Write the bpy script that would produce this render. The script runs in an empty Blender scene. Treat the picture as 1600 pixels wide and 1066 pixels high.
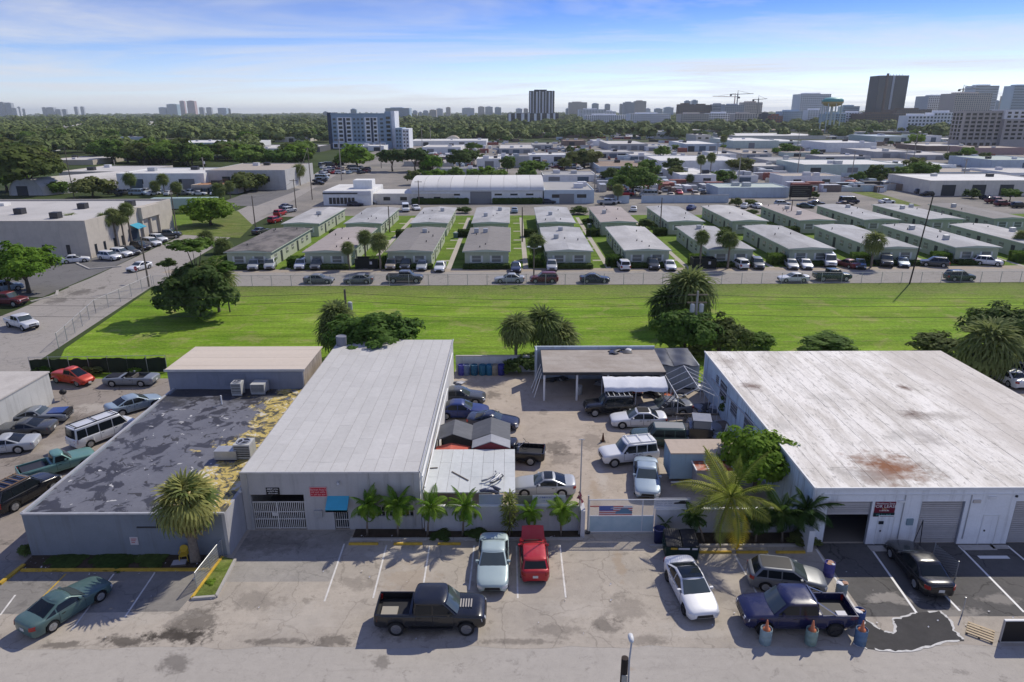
import bpy, math, random
import numpy as np
from mathutils import Vector, Matrix

R = math.radians
sc = bpy.context.scene
col = sc.collection

# ------------------------------------------------------------------ camera
CAM_H = 26.0
FPX = 1080.0                      # focal length in pixels of the 1600 px wide photograph
PITCH = math.atan(358.0 / FPX)
ROLL = R(0.18)
cam_d = bpy.data.cameras.new('camera')
cam_d.sensor_width = 36.0
cam_d.lens = FPX / 1600.0 * 36.0
cam_d.clip_start = 0.5
cam_d.clip_end = 60000.0
cam = bpy.data.objects.new('camera', cam_d)
col.objects.link(cam)
cam.location = (0, 0, CAM_H)
cam.rotation_mode = 'QUATERNION'
_rm = Matrix.Rotation(R(90) - PITCH, 3, 'X') @ Matrix.Rotation(-ROLL, 3, 'Z')
cam.rotation_quaternion = _rm.to_quaternion()
sc.camera = cam

# ------------------------------------------------------------------ sky and sun
SUN_TO = Vector((0.68, 0.78, 1.0)).normalized()
SUN_EL = math.asin(SUN_TO.z)
SUN_AZ = math.atan2(SUN_TO.x, SUN_TO.y)
world = bpy.data.worlds.new('World')
sc.world = world
world.use_nodes = True
wn, wl = world.node_tree.nodes, world.node_tree.links
wn.clear()
w_out = wn.new('ShaderNodeOutputWorld')
w_bg = wn.new('ShaderNodeBackground')
w_bg.inputs['Strength'].default_value = 0.105
w_sky = wn.new('ShaderNodeTexSky')
w_sky.sky_type = 'NISHITA'
w_sky.sun_disc = False
w_sky.sun_elevation = SUN_EL
w_sky.sun_rotation = SUN_AZ
w_sky.altitude = 30
w_sky.air_density = 1.0
w_sky.dust_density = 0.15
w_sky.ozone_density = 2.5
# thin high cirrus, laid on a plane far above the ground
w_tc = wn.new('ShaderNodeTexCoord')
w_sep = wn.new('ShaderNodeSeparateXYZ')
wl.new(w_tc.outputs['Generated'], w_sep.inputs[0])
def wmath(op, a, b=None):
	n = wn.new('ShaderNodeMath'); n.operation = op
	for i, x in enumerate((a, b)):
		if x is None: continue
		if isinstance(x, (int, float)): n.inputs[i].default_value = x
		else: wl.new(x, n.inputs[i])
	return n.outputs[0]
w_z = wmath('MAXIMUM', wmath('ADD', w_sep.outputs['Z'], 0.035), 0.03)
w_px = wmath('DIVIDE', w_sep.outputs['X'], w_z)
w_py = wmath('DIVIDE', w_sep.outputs['Y'], w_z)
w_cmb = wn.new('ShaderNodeCombineXYZ')
wl.new(wmath('MULTIPLY', wmath('ADD', w_px, wmath('MULTIPLY', w_py, 0.3)), 0.20), w_cmb.inputs[0])
wl.new(wmath('MULTIPLY', w_py, 0.30), w_cmb.inputs[1])
w_n1 = wn.new('ShaderNodeTexNoise')
w_n1.inputs['Scale'].default_value = 1.0
w_n1.inputs['Detail'].default_value = 6
w_n1.inputs['Roughness'].default_value = 0.62
w_n1.inputs['Distortion'].default_value = 0.6
wl.new(w_cmb.outputs[0], w_n1.inputs['Vector'])
w_cr = wn.new('ShaderNodeMapRange')
w_cr.inputs['From Min'].default_value = 0.43
w_cr.inputs['From Max'].default_value = 0.70
w_cr.inputs['To Min'].default_value = 0.0
w_cr.inputs['To Max'].default_value = 0.95
wl.new(w_n1.outputs['Fac'], w_cr.inputs['Value'])
# the air is clear: sky colour deepens quickly above the horizon
w_gr = wn.new('ShaderNodeMapRange')
w_gr.interpolation_type = 'SMOOTHSTEP'
w_gr.inputs['From Min'].default_value = -0.01
w_gr.inputs['From Max'].default_value = 0.17
wl.new(w_sep.outputs['Z'], w_gr.inputs['Value'])
w_tint = wn.new('ShaderNodeMix'); w_tint.data_type = 'RGBA'
w_tint.inputs['A'].default_value = (1.06, 1.16, 1.62, 1)
w_tint.inputs['B'].default_value = (0.20, 0.40, 0.98, 1)
wl.new(w_gr.outputs[0], w_tint.inputs['Factor'])
w_mul = wn.new('ShaderNodeMix'); w_mul.data_type = 'RGBA'; w_mul.blend_type = 'MULTIPLY'
w_mul.inputs['Factor'].default_value = 1.0
wl.new(w_sky.outputs[0], w_mul.inputs['A'])
wl.new(w_tint.outputs['Result'], w_mul.inputs['B'])
w_mix = wn.new('ShaderNodeMix'); w_mix.data_type = 'RGBA'
w_mix.inputs['B'].default_value = (6.7, 6.9, 7.5, 1)
wl.new(w_cr.outputs[0], w_mix.inputs['Factor'])
wl.new(w_mul.outputs['Result'], w_mix.inputs['A'])
wl.new(w_mix.outputs['Result'], w_bg.inputs['Color'])
wl.new(w_bg.outputs[0], w_out.inputs[0])

sun_d = bpy.data.lights.new('sun', 'SUN')
sun_d.energy = 3.7
sun_d.angle = R(0.53)
sun_d.color = (1.0, 0.93, 0.80)
sun = bpy.data.objects.new('sun', sun_d)
col.objects.link(sun)
sun.location = (60, 60, 90)
sun.rotation_mode = 'QUATERNION'
sun.rotation_quaternion = SUN_TO.to_track_quat('Z', 'Y')

sc.view_settings.view_transform = 'Standard'
sc.view_settings.look = 'None'
sc.view_settings.exposure = 0.10
sc.view_settings.gamma = 1.0
sc.view_settings.use_curve_mapping = False
sc.cycles.max_bounces = 6
sc.cycles.volume_bounces = 3
sc.cycles.transparent_max_bounces = 16
sc.cycles.use_denoising = True

# ------------------------------------------------------------------ survey: photograph pixel -> metres on a level plane
_c, _s = math.cos(PITCH), math.sin(PITCH)
_cr, _sr = math.cos(ROLL), math.sin(ROLL)
def _ray(u, v):
	x, y = (u - 800.0) / FPX, (v - 533.0) / FPX
	x, y = x * _cr - y * _sr, x * _sr + y * _cr
	return x, _c - y * _s, _s + y * _c
def at(u, v, z=0.0):
	x, f, d = _ray(u, v)
	t = (CAM_H - z) / d
	return x * t, f * t
def height_at(u, v, Y):
	x, f, d = _ray(u, v)
	return CAM_H - Y * d / f
def x_at(u, v, Y):
	x, f, d = _ray(u, v)
	return x * Y / f
# ------------------------------------------------------------------ materials
_mats = {}
def srgb(r, g, b):
	f = lambda c: c / 12.92 if c <= 0.04045 else ((c + 0.055) / 1.055) ** 2.4
	return (f(r / 255), f(g / 255), f(b / 255))
def lin(c): return (c[0], c[1], c[2], 1.0)

class NT:
	def __init__(s, name):
		s.m = bpy.data.materials.new(name); s.m.use_nodes = True
		s.t = s.m.node_tree; s.n, s.l = s.t.nodes, s.t.links
		s.b = s.n['Principled BSDF']
	def node(s, typ, **kw):
		n = s.n.new(typ)
		for k, v in kw.items(): setattr(n, k, v)
		return n
	def setin(s, n, k, v):
		if hasattr(v, 'is_output'): s.l.new(v, n.inputs[k])
		else: n.inputs[k].default_value = v
	def math(s, op, a, b=0.0, clamp=False):
		n = s.node('ShaderNodeMath', operation=op, use_clamp=clamp)
		s.setin(n, 0, a); s.setin(n, 1, b); return n.outputs[0]
	def coords(s, world=True):
		if world: return s.node('ShaderNodeNewGeometry').outputs['Position']
		return s.node('ShaderNodeTexCoord').outputs['Object']
	def noise(s, vec, scale, detail=3, rough=0.55, dist=0.0):
		n = s.node('ShaderNodeTexNoise')
		s.l.new(vec, n.inputs['Vector'])
		n.inputs['Scale'].default_value = scale; n.inputs['Detail'].default_value = detail
		n.inputs['Roughness'].default_value = rough; n.inputs['Distortion'].default_value = dist
		return n.outputs['Fac']
	def scaled(s, vec, sx, sy, sz=1, rot=0):
		n = s.node('ShaderNodeMapping'); s.l.new(vec, n.inputs['Vector'])
		n.inputs['Scale'].default_value = (sx, sy, sz); n.inputs['Rotation'].default_value = (0, 0, rot)
		return n.outputs[0]
	def ramp(s, fac, lo, hi, a=0.0, b=1.0):
		n = s.node('ShaderNodeMapRange')
		s.l.new(fac, n.inputs['Value'])
		n.inputs['From Min'].default_value = lo; n.inputs['From Max'].default_value = hi
		n.inputs['To Min'].default_value = a; n.inputs['To Max'].default_value = b
		return n.outputs[0]
	def mix(s, fac, a, b, blend='MIX'):
		n = s.node('ShaderNodeMix', data_type='RGBA', blend_type=blend)
		s.setin(n, 'Factor', fac)
		for k, v in (('A', a), ('B', b)):
			s.setin(n, k, lin(v) if isinstance(v, tuple) and len(v) == 3 else v)
		return n.outputs['Result']
	def grey(s, fac):
		n = s.node('ShaderNodeCombineColor')
		for i in range(3): s.l.new(fac, n.inputs[i])
		return n.outputs[0]
	def blot(s, vec, x, y, rx, ry, rot=0.0, edge=0.5, wob=0.6, wscale=0.9):
		"""mask of one stain with a shape of its own: an ellipse at x, y with a ragged edge"""
		m = s.node('ShaderNodeMapping', vector_type='TEXTURE'); s.l.new(vec, m.inputs['Vector'])
		m.inputs['Location'].default_value = (x, y, 0); m.inputs['Rotation'].default_value = (0, 0, rot)
		m.inputs['Scale'].default_value = (rx, ry, 1e6)
		d = s.node('ShaderNodeVectorMath', operation='LENGTH'); s.l.new(m.outputs[0], d.inputs[0])
		w = s.noise(vec, wscale, 4, 0.65)
		v = s.math('ADD', d.outputs['Value'], s.ramp(w, 0.25, 0.75, -wob, wob))
		w2 = s.noise(vec, wscale*4.5, 4, 0.7)
		v = s.math('ADD', v, s.ramp(w2, 0.3, 0.7, -0.22, 0.22))
		return s.ramp(v, 1.0 + edge * 0.5, 1.0 - edge, 0.0, 1.0)

def fin(N, color, rough=0.8, metal=0.0, spec=0.3, bump=None, bstr=0.3, bdist=0.02, coat=0.0, alpha=None):
	b = N.b
	N.setin(b, 'Base Color', lin(color) if isinstance(color, tuple) and len(color) == 3 else color)
	N.setin(b, 'Roughness', rough); b.inputs['Metallic'].default_value = metal
	b.inputs['Specular IOR Level'].default_value = spec
	if coat: b.inputs['Coat Weight'].default_value = coat; b.inputs['Coat Roughness'].default_value = 0.04
	if bump is not None:
		n = N.node('ShaderNodeBump'); n.inputs['Strength'].default_value = bstr; n.inputs['Distance'].default_value = bdist
		N.l.new(bump, n.inputs['Height']); N.l.new(n.outputs[0], b.inputs['Normal'])
	if alpha is not None: N.setin(b, 'Alpha', alpha)
	return N.m

def flat(name, c, rough=0.7, metal=0.0, spec=0.3, var=0.0, scale=1.0, world=True, coat=0.0, orand=0.0):
	"""a painted / plain surface with slight mottling"""
	key = ('flat', name)
	if key in _mats: return _mats[key]
	N = NT(name)
	cc = lin(c)
	if var:
		f = N.noise(N.coords(world), scale, 5, 0.65)
		k = N.ramp(f, 0.25, 0.75, 1 - var, 1 + var)
		cc = N.mix(1.0, cc, N.grey(k), 'MULTIPLY')
	if orand:
		oi = N.node('ShaderNodeObjectInfo').outputs['Random']
		cc = N.mix(1.0, cc, N.grey(N.ramp(oi, 0, 1, 1 - orand, 1 + orand)), 'MULTIPLY')
	_mats[key] = fin(N, cc, rough, metal, spec, coat=coat)
	return _mats[key]

def carpaint(name, c, metal=0.15, rough=0.32, dust=0.25):
	key = ('car', name)
	if key in _mats: return _mats[key]
	N = NT('paint_' + name)
	p = N.coords(False)
	f = N.noise(p, 2.3, 5, 0.65)
	if max(c) < .12: dust = dust*.22
	d = N.ramp(f, 0.45, 0.8, 0.0, dust)
	cc = N.mix(d, c, tuple(0.6 * x + 0.4 * y for x, y in zip(c, (0.35, 0.33, 0.3))))
	dk = max(c) < .12
	r = N.ramp(f, 0.3, 0.8, .2 if dk else rough, .3 if dk else rough + 0.2)
	_mats[key] = fin(N, cc, r, 0.0 if dk else metal, 0.4, coat=0.5 if dk else .35)
	return _mats[key]

def wallmat(name, c, dirt=(0.12, 0.11, 0.10), amt=0.35, streak=True, var=0.10):
	"""painted masonry with rain streaks and mottling"""
	key = ('wall', name)
	if key in _mats: return _mats[key]
	N = NT(name)
	p = N.coords()
	f = N.noise(p, 0.7, 5, 0.6)
	cc = N.mix(1.0, c, N.grey(N.ramp(f, 0.25, 0.75, 1 - var, 1 + var)), 'MULTIPLY')
	g = N.noise(p, 9, 4, 0.7)
	cc = N.mix(1.0, cc, N.grey(N.ramp(g, 0.2, 0.8, 0.94, 1.05)), 'MULTIPLY')
	if streak:
		s = N.noise(N.scaled(p, 2.2, 2.2, 0.12), 1.0, 4, 0.7)
		cc = N.mix(N.ramp(s, 0.52, 0.80, 0.0, amt), cc, dirt)
	_mats[key] = fin(N, cc, 0.9, 0, 0.2, bump=g, bstr=0.25, bdist=0.01)
	return _mats[key]

def roofmat(name, c, c2, amt=0.6, scale=0.35, stretch=(1, 1), lo=0.48, hi=0.72, orand=0.06, speck=0.08):
	key = ('roof', name)
	if key in _mats: return _mats[key]
	N = NT(name)
	p = N.coords()
	f = N.noise(N.scaled(p, stretch[0], stretch[1]), scale, 6, 0.68, 0.3)
	cc = N.mix(N.ramp(f, lo, hi, 0.0, amt), c, c2)
	g = N.noise(p, 3.0, 5, 0.7)
	cc = N.mix(1.0, cc, N.grey(N.ramp(g, 0.25, 0.75, 1 - speck, 1 + speck)), 'MULTIPLY')
	if orand:
		oi = N.node('ShaderNodeObjectInfo').outputs['Random']
		cc = N.mix(1.0, cc, N.grey(N.ramp(oi, 0, 1, 1 - orand, 1 + orand)), 'MULTIPLY')
	_mats[key] = fin(N, cc, 0.85, 0, 0.25, bump=g, bstr=0.15)
	return _mats[key]

def leafmat(name, c, c2, var=0.30, rough=0.75, scale=0.5, spec=0.12, trans=0.40):
	key = ('leaf', name)
	if key in _mats: return _mats[key]
	N = NT(name)
	c, c2 = tuple(x*1.3 for x in c), tuple(x*1.3 for x in c2)
	p = N.coords()
	f = N.noise(p, scale, 3, 0.6)
	g = N.noise(p, 3.5, 2, 0.6)
	oi = N.node('ShaderNodeObjectInfo').outputs['Random']
	k = N.math('ADD', N.math('MULTIPLY', f, 0.6), N.math('MULTIPLY', oi, 0.4))
	cc = N.mix(N.ramp(k, 0.3, 0.7), c, c2)
	cc = N.mix(1.0, cc, N.grey(N.ramp(g, 0.25, 0.75, 1 - var, 1 + var)), 'MULTIPLY')
	fin(N, cc, rough, 0, spec)
	if trans:
		tb = N.node('ShaderNodeBsdfTranslucent'); N.l.new(cc, tb.inputs['Color'])
		mx = N.node('ShaderNodeMixShader'); mx.inputs[0].default_value = trans
		out = N.n['Material Output']
		N.l.new(N.b.outputs[0], mx.inputs[1]); N.l.new(tb.outputs[0], mx.inputs[2])
		N.l.new(mx.outputs[0], out.inputs['Surface'])
	_mats[key] = N.m
	return N.m

def chainlink(name='chain_link_wire', c=(0.42, 0.43, 0.43), cell=0.06, w=0.30):
	"""diamond wire netting: thin wires with open gaps"""
	key = ('link', name)
	if key in _mats: return _mats[key]
	N = NT(name)
	p = N.coords()
	sp = N.node('ShaderNodeSeparateXYZ'); N.l.new(p, sp.inputs[0])
	h = N.math('ADD', sp.outputs[0], sp.outputs[1])
	a = N.math('ADD', h, sp.outputs[2]); b = N.math('SUBTRACT', h, sp.outputs[2])
	def line(x):
		t = N.math('PINGPONG', x, cell)
		return N.math('LESS_THAN', t, cell * w)
	al = N.math('MAXIMUM', line(a), line(b))
	_mats[key] = fin(N, c, 0.5, 0.3, 0.4, alpha=al)
	return _mats[key]

GLASS = flat('car_glass', (0.012, 0.016, 0.019), 0.08, 0, 0.35)
GLASS_L = flat('car_windshield_glass', (0.055, 0.072, 0.072), 0.06, 0, 0.8)
RUBBER = flat('tyre_rubber', (0.018, 0.018, 0.019), 0.85)
BLACKP = flat('black_plastic', (0.02, 0.02, 0.022), 0.6)
ALLOY = flat('alloy_rim', (0.42, 0.43, 0.44), 0.35, 0.7)
ALLOY_D = flat('dark_alloy_rim', (0.06, 0.06, 0.065), 0.4, 0.6)
LAMPW = flat('headlight_glass', (0.62, 0.64, 0.66), 0.15, 0.1, 0.6)
LAMPR = flat('taillight_glass', (0.30, 0.012, 0.012), 0.2, 0, 0.6)
PLATE = flat('licence_plate_white', (0.6, 0.6, 0.57), 0.5)
CHROME = flat('chrome', (0.6, 0.6, 0.62), 0.2, 0.9)
WHITE = flat('white_paint', (0.74, 0.74, 0.72), 0.6, var=0.08, scale=2)
STEEL = flat('galvanised_steel', (0.45, 0.46, 0.47), 0.45, 0.5, var=0.12, scale=3)
DSTEEL = flat('dark_steel', (0.06, 0.06, 0.065), 0.5, 0.5)
WOOD = flat('weathered_pole_wood', (0.15, 0.125, 0.10), 0.9, var=0.3, scale=2.5)
DWIN = flat('dark_window_glass', (0.022, 0.028, 0.036), 0.08, 0, 0.7)
BWIN = flat('bluish_window_glass', (0.05, 0.075, 0.10), 0.08, 0, 0.8)
CONC = wallmat('concrete_kerb', (0.42, 0.40, 0.37), amt=0.3)
BARK = flat('palm_bark', (0.19, 0.16, 0.13), 0.95, var=0.3, scale=6)
BARK2 = flat('tree_bark', (0.12, 0.10, 0.08), 0.95, var=0.3, scale=4)
YELLOW = flat('yellow_traffic_paint', (0.52, 0.34, 0.045), 0.8, var=0.3, scale=3)
WHITELINE = flat('white_line_paint', (0.66, 0.64, 0.60), 0.8, var=0.22, scale=2.2)
# ------------------------------------------------------------------ mesh helpers
class MB:
	def __init__(s): s.v = []; s.f = []; s.m = []
	def add(s, verts, faces, mi=0):
		o = len(s.v)
		s.v.extend([tuple(map(float, p)) for p in verts])
		for f in faces: s.f.append([o + i for i in f]); s.m.append(mi)
		return s
	def box(s, x0, x1, y0, y1, z0, z1, mi=0):
		return s.add([(x0,y0,z0),(x1,y0,z0),(x1,y1,z0),(x0,y1,z0),(x0,y0,z1),(x1,y0,z1),(x1,y1,z1),(x0,y1,z1)],
                     [(3,2,1,0),(4,5,6,7),(0,1,5,4),(1,2,6,5),(2,3,7,6),(3,0,4,7)], mi)
	def bar(s, p, q, w, h=None, mi=0, up=(0,0,1)):
		"""square bar from p to q"""
		h = h or w
		p, q = Vector(p), Vector(q); d = (q - p).normalized()
		u = Vector(up)
		if abs(d.dot(u)) > 0.98: u = Vector((1, 0, 0))
		a = d.cross(u).normalized() * (w / 2); b = a.cross(d).normalized() * (h / 2)
		vs = [p-a-b, p+a-b, p+a+b, p-a+b, q-a-b, q+a-b, q+a+b, q-a+b]
		return s.add(vs, [(3,2,1,0),(4,5,6,7),(0,1,5,4),(1,2,6,5),(2,3,7,6),(3,0,4,7)], mi)
	def tube(s, pts, rad, n=8, mi=0, cap=True):
		pts = [Vector(p) for p in pts]
		rad = rad if isinstance(rad, (list, tuple)) else [rad] * len(pts)
		o = len(s.v)
		prev = None
		for i, p in enumerate(pts):
			d = (pts[min(i+1, len(pts)-1)] - pts[max(i-1, 0)]).normalized()
			if prev is None:
				u = Vector((0,0,1)) if abs(d.z) < 0.9 else Vector((1,0,0))
			else: u = prev
			a = (u - d * u.dot(d)).normalized(); prev = a
			b = d.cross(a)
			for k in range(n):
				t = 2 * math.pi * k / n
				s.v.append(tuple(p + (a * math.cos(t) + b * math.sin(t)) * rad[i]))
		for i in range(len(pts) - 1):
			for k in range(n):
				k2 = (k + 1) % n
				s.f.append([o+i*n+k, o+i*n+k2, o+(i+1)*n+k2, o+(i+1)*n+k]); s.m.append(mi)
		if cap:
			s.f.append([o+k for k in range(n)][::-1]); s.m.append(mi)
			e = o + (len(pts)-1)*n
			s.f.append([e+k for k in range(n)]); s.m.append(mi)
		return s
	def lathe(s, prof, n=16, mi=0, axis='z', c=(0,0,0), cap=True):
		"""prof: (radius, height) pairs"""
		o = len(s.v)
		for r, h in prof:
			for k in range(n):
				t = 2*math.pi*k/n
				a, b = r*math.cos(t), r*math.sin(t)
				p = {'z': (a, b, h), 'y': (a, h, -b), 'x': (h, a, b)}[axis]
				s.v.append((p[0]+c[0], p[1]+c[1], p[2]+c[2]))
		for i in range(len(prof)-1):
			for k in range(n):
				k2 = (k+1) % n
				s.f.append([o+i*n+k, o+i*n+k2, o+(i+1)*n+k2, o+(i+1)*n+k]); s.m.append(mi)
		if cap:
			s.f.append([o+k for k in range(n)][::-1]); s.m.append(mi)
			e = o+(len(prof)-1)*n
			s.f.append([e+k for k in range(n)]); s.m.append(mi)
		return s
	def prism(s, poly, z0, z1, mi=0):
		n = len(poly)
		vs = [(x, y, z0) for x, y in poly] + [(x, y, z1) for x, y in poly]
		fs = [list(range(n))[::-1], [n+i for i in range(n)]] + [(i, (i+1) % n, n+(i+1) % n, n+i) for i in range(n)]
		return s.add(vs, fs, mi)
	def sheet(s, poly, z, mi=0):
		return s.add([(x, y, z) for x, y in poly], [list(range(len(poly)))], mi)
	def grid(s, P, mi=0, flip=False):
		"""P: rows x cols of points"""
		r, c = len(P), len(P[0])
		fs = []
		for i in range(r-1):
			for j in range(c-1):
				f = (i*c+j, i*c+j+1, (i+1)*c+j+1, (i+1)*c+j)
				fs.append(f[::-1] if flip else f)
		return s.add([p for row in P for p in row], fs, mi)
	def wall_x(s, x0, x1, y0, y1, z0, z1, opens=(), mi=0):
		"""wall running along x with rectangular openings (xa, xb, za, zb)"""
		xs = sorted(set([x0, x1] + [v for o in opens for v in o[:2]]))
		for a, b in zip(xs[:-1], xs[1:]):
			cut = sorted([(o[2], o[3]) for o in opens if o[0] <= a + 1e-6 and o[1] >= b - 1e-6])
			z = z0
			for za, zb in cut:
				if za > z + 1e-4: s.box(a, b, y0, y1, z, za, mi)
				z = zb
			if z < z1 - 1e-4: s.box(a, b, y0, y1, z, z1, mi)
		return s
	def mesh(s, name, mats=(), smooth=False):
		me = bpy.data.meshes.new(name)
		me.from_pydata(s.v, [], s.f)
		for m in mats: me.materials.append(m)
		if len(mats) > 1: me.polygons.foreach_set('material_index', s.m)
		if smooth: me.polygons.foreach_set('use_smooth', [True] * len(s.f))
		me.update()
		return me
	def build(s, name, mats, parent=None, loc=(0,0,0), rz=0.0, smooth=False):
		if not isinstance(mats, (list, tuple)): mats = [mats]
		return put(name, s.mesh(name, mats, smooth), parent, loc, rz)

def put(name, me, parent=None, loc=(0,0,0), rz=0.0, mat=None, rot=None, scale=None):
	o = bpy.data.objects.new(name, me)
	o.location = loc
	o.rotation_euler = rot if rot is not None else (0, 0, rz)
	if scale is not None: o.scale = scale if isinstance(scale, (tuple, list)) else (scale,) * 3
	if parent is not None: o.parent = parent
	if mat is not None:
		mats = mat if isinstance(mat, (list, tuple)) else [mat]
		for i, m in enumerate(mats):
			o.material_slots[i].link = 'OBJECT'; o.material_slots[i].material = m
	col.objects.link(o)
	return o

def np_mesh(name, verts, faces, mats, mi=None, smooth=False):
	"""verts (n,3), faces (m,4) or (m,3) numpy arrays"""
	me = bpy.data.meshes.new(name)
	n, m, k = len(verts), len(faces), faces.shape[1]
	me.vertices.add(n); me.vertices.foreach_set('co', np.asarray(verts, np.float32).ravel())
	me.loops.add(m * k); me.loops.foreach_set('vertex_index', np.asarray(faces, np.int32).ravel())
	me.polygons.add(m)
	me.polygons.foreach_set('loop_start', np.arange(0, m * k, k, dtype=np.int32))
	try: me.polygons.foreach_set('loop_total', np.full(m, k, dtype=np.int32))
	except Exception: pass
	for x in mats: me.materials.append(x)
	if mi is not None: me.polygons.foreach_set('material_index', np.asarray(mi, np.int32))
	if smooth: me.polygons.foreach_set('use_smooth', np.ones(m, dtype=bool))
	me.update(calc_edges=True)
	me.validate()
	return me

def tag(o, label=None, cat=None, group=None, kind=None):
	for k, v in (('label', label), ('category', cat), ('group', group), ('kind', kind)):
		if v: o[k] = v
	return o
def empty(name, loc=(0,0,0), rz=0.0, label=None, cat=None, group=None, scale=None):
	o = bpy.data.objects.new(name, None)
	o.location = loc; o.rotation_euler = (0, 0, rz); o.empty_display_size = 0.3
	if scale is not None: o.scale = (scale,) * 3 if not isinstance(scale, (tuple, list)) else scale
	col.objects.link(o)
	return tag(o, label, cat, group)
def copy_tree(o, parent=None):
	c = o.copy(); col.objects.link(c)
	if parent is not None: c.parent = parent
	for ch in o.children: copy_tree(ch, c)
	return c
def struct(o, label=None):
	o['kind'] = 'structure'
	if label: o['label'] = label
	return o
def lettering(text, parent, loc, size, mat, rot=(R(90), 0, 0), align='CENTER', extrude=0.004, sx=1.0, name='lettering'):
	cu = bpy.data.curves.new(name, 'FONT')
	cu.body = text; cu.size = size; cu.align_x = align; cu.align_y = 'CENTER'; cu.extrude = extrude
	cu.resolution_u = 2
	cu.materials.append(mat)
	tmp = bpy.data.objects.new('tmp', cu)
	me = bpy.data.meshes.new_from_object(tmp)
	bpy.data.objects.remove(tmp)
	o = bpy.data.objects.new(name, me)
	o.location = loc; o.rotation_euler = rot; o.scale = (sx, 1, 1); o.parent = parent
	col.objects.link(o)
	return o
ORD = ['first','second','third','fourth','fifth','sixth','seventh','eighth','ninth','tenth','eleventh','twelfth','thirteenth','fourteenth',
       'fifteenth','sixteenth','seventeenth','eighteenth','nineteenth','twentieth','twenty-first','twenty-second','twenty-third','twenty-fourth','twenty-fifth','twenty-sixth','twenty-seventh','twenty-eighth','twenty-ninth','thirtieth']
# ------------------------------------------------------------------ vehicles
# every kind: length, width, height, wheelbase, wheel radius, sill height, top profile of the lower body (fraction of length, z),
# glasshouse: windscreen foot, windscreen head, rear glass head, rear glass foot (fractions), side window splits
KINDS_OF_CAR = {
 'sedan': dict(L=4.85, W=1.85, H=1.45, wb=2.82, r=.335, zl=.23, prof=[(.5,.60),(.487,.70),(.42,.79),(.22,.93),(.15,.96),(-.12,.95),(-.34,1.0),(-.43,1.04),(-.487,1.0),(-.5,.85)],
               gh=(.225,.045,-.20,-.39), split=(-.065,-.25)),
 'fastback': dict(L=4.70, W=1.85, H=1.43, wb=2.85, r=.34, zl=.22, prof=[(.5,.58),(.487,.68),(.42,.76),(.27,.91),(.2,.95),(-.12,.95),(-.34,1.02),(-.45,1.06),(-.487,1.02),(-.5,.85)],
               gh=(.265,.07,-.16,-.43), split=(-.06,-.24)),
 'coupe': dict(L=4.55, W=1.82, H=1.34, wb=2.65, r=.33, zl=.21, prof=[(.5,.55),(.487,.64),(.42,.74),(.2,.90),(.12,.93),(-.12,.92),(-.34,.96),(-.44,.98),(-.487,.95),(-.5,.80)],
               gh=(.19,.02,-.16,-.40), split=(-.20,)),
 'muscle': dict(L=5.10, W=1.92, H=1.33, wb=2.9, r=.35, zl=.26, prof=[(.5,.66),(.492,.82),(.42,.86),(.2,.92),(.12,.94),(-.12,.93),(-.34,.94),(-.45,.92),(-.492,.90),(-.5,.72)],
               gh=(.13,.03,-.13,-.33), split=(-.12,)),
 'hatch': dict(L=4.25, W=1.79, H=1.48, wb=2.6, r=.32, zl=.22, prof=[(.5,.60),(.487,.72),(.42,.82),(.27,.93),(.2,.97),(-.12,.97),(-.34,1.0),(-.45,1.02),(-.487,1.0),(-.5,.80)],
               gh=(.27,.06,-.37,-.475), split=(-.10,-.28)),
 'suv': dict(L=4.60, W=1.86, H=1.70, wb=2.68, r=.36, zl=.28, prof=[(.5,.68),(.487,.82),(.42,.95),(.24,1.05),(.18,1.08),(-.12,1.07),(-.34,1.08),(-.45,1.09),(-.487,1.05),(-.5,.85)],
               gh=(.245,.085,-.40,-.478), split=(-.08,-.265)),
 'boxsuv': dict(L=4.55, W=1.85, H=1.80, wb=2.70, r=.38, zl=.38, prof=[(.5,.74),(.49,.95),(.43,1.06),(.24,1.13),(.18,1.15),(-.12,1.14),(-.34,1.14),(-.45,1.14),(-.49,1.1),(-.5,.85)],
               gh=(.215,.10,-.455,-.485), split=(-.075,-.26)),
 'van': dict(L=5.70, W=2.02, H=2.12, wb=3.5, r=.37, zl=.32, prof=[(.5,.72),(.49,.95),(.45,1.08),(.36,1.18),(.3,1.2),(-.12,1.2),(-.34,1.2),(-.45,1.2),(-.492,1.18),(-.5,.85)],
               gh=(.37,.255,-.475,-.495), split=(.09,-.12,-.31)),
 'pickup': dict(L=5.85, W=2.02, H=1.93, wb=3.66, r=.42, zl=.46, prof=[(.5,.82),(.49,1.05),(.44,1.17),(.25,1.24),(.19,1.26),(-.12,1.26),(-.3,1.27),(-.45,1.28),(-.492,1.28),(-.5,1.0)],
               gh=(.265,.155,-.145,-.165), split=(.03,), bed=(-.175,-.488)),
 'smallpickup': dict(L=5.1, W=1.8, H=1.65, wb=3.1, r=.36, zl=.38, prof=[(.5,.72),(.49,.92),(.44,1.0),(.25,1.06),(.19,1.08),(-.12,1.08),(-.3,1.08),(-.45,1.08),(-.492,1.08),(-.5,.9)],
               gh=(.19,.09,-.06,-.085), split=(), bed=(-.10,-.488)),
 'rod': dict(L=4.7, W=1.46, H=1.70, wb=2.85, r=.36, zl=.30, prof=[(.5,.66),(.49,1.0),(.44,1.10),(.22,1.19),(.14,1.2),(-.12,1.16),(-.34,1.05),(-.44,.86),(-.49,.70),(-.5,.58)],
               gh=(.13,.08,-.10,-.42), split=(-.13,)),
}
_car_cache = {}
_prof_cache = {}
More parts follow.
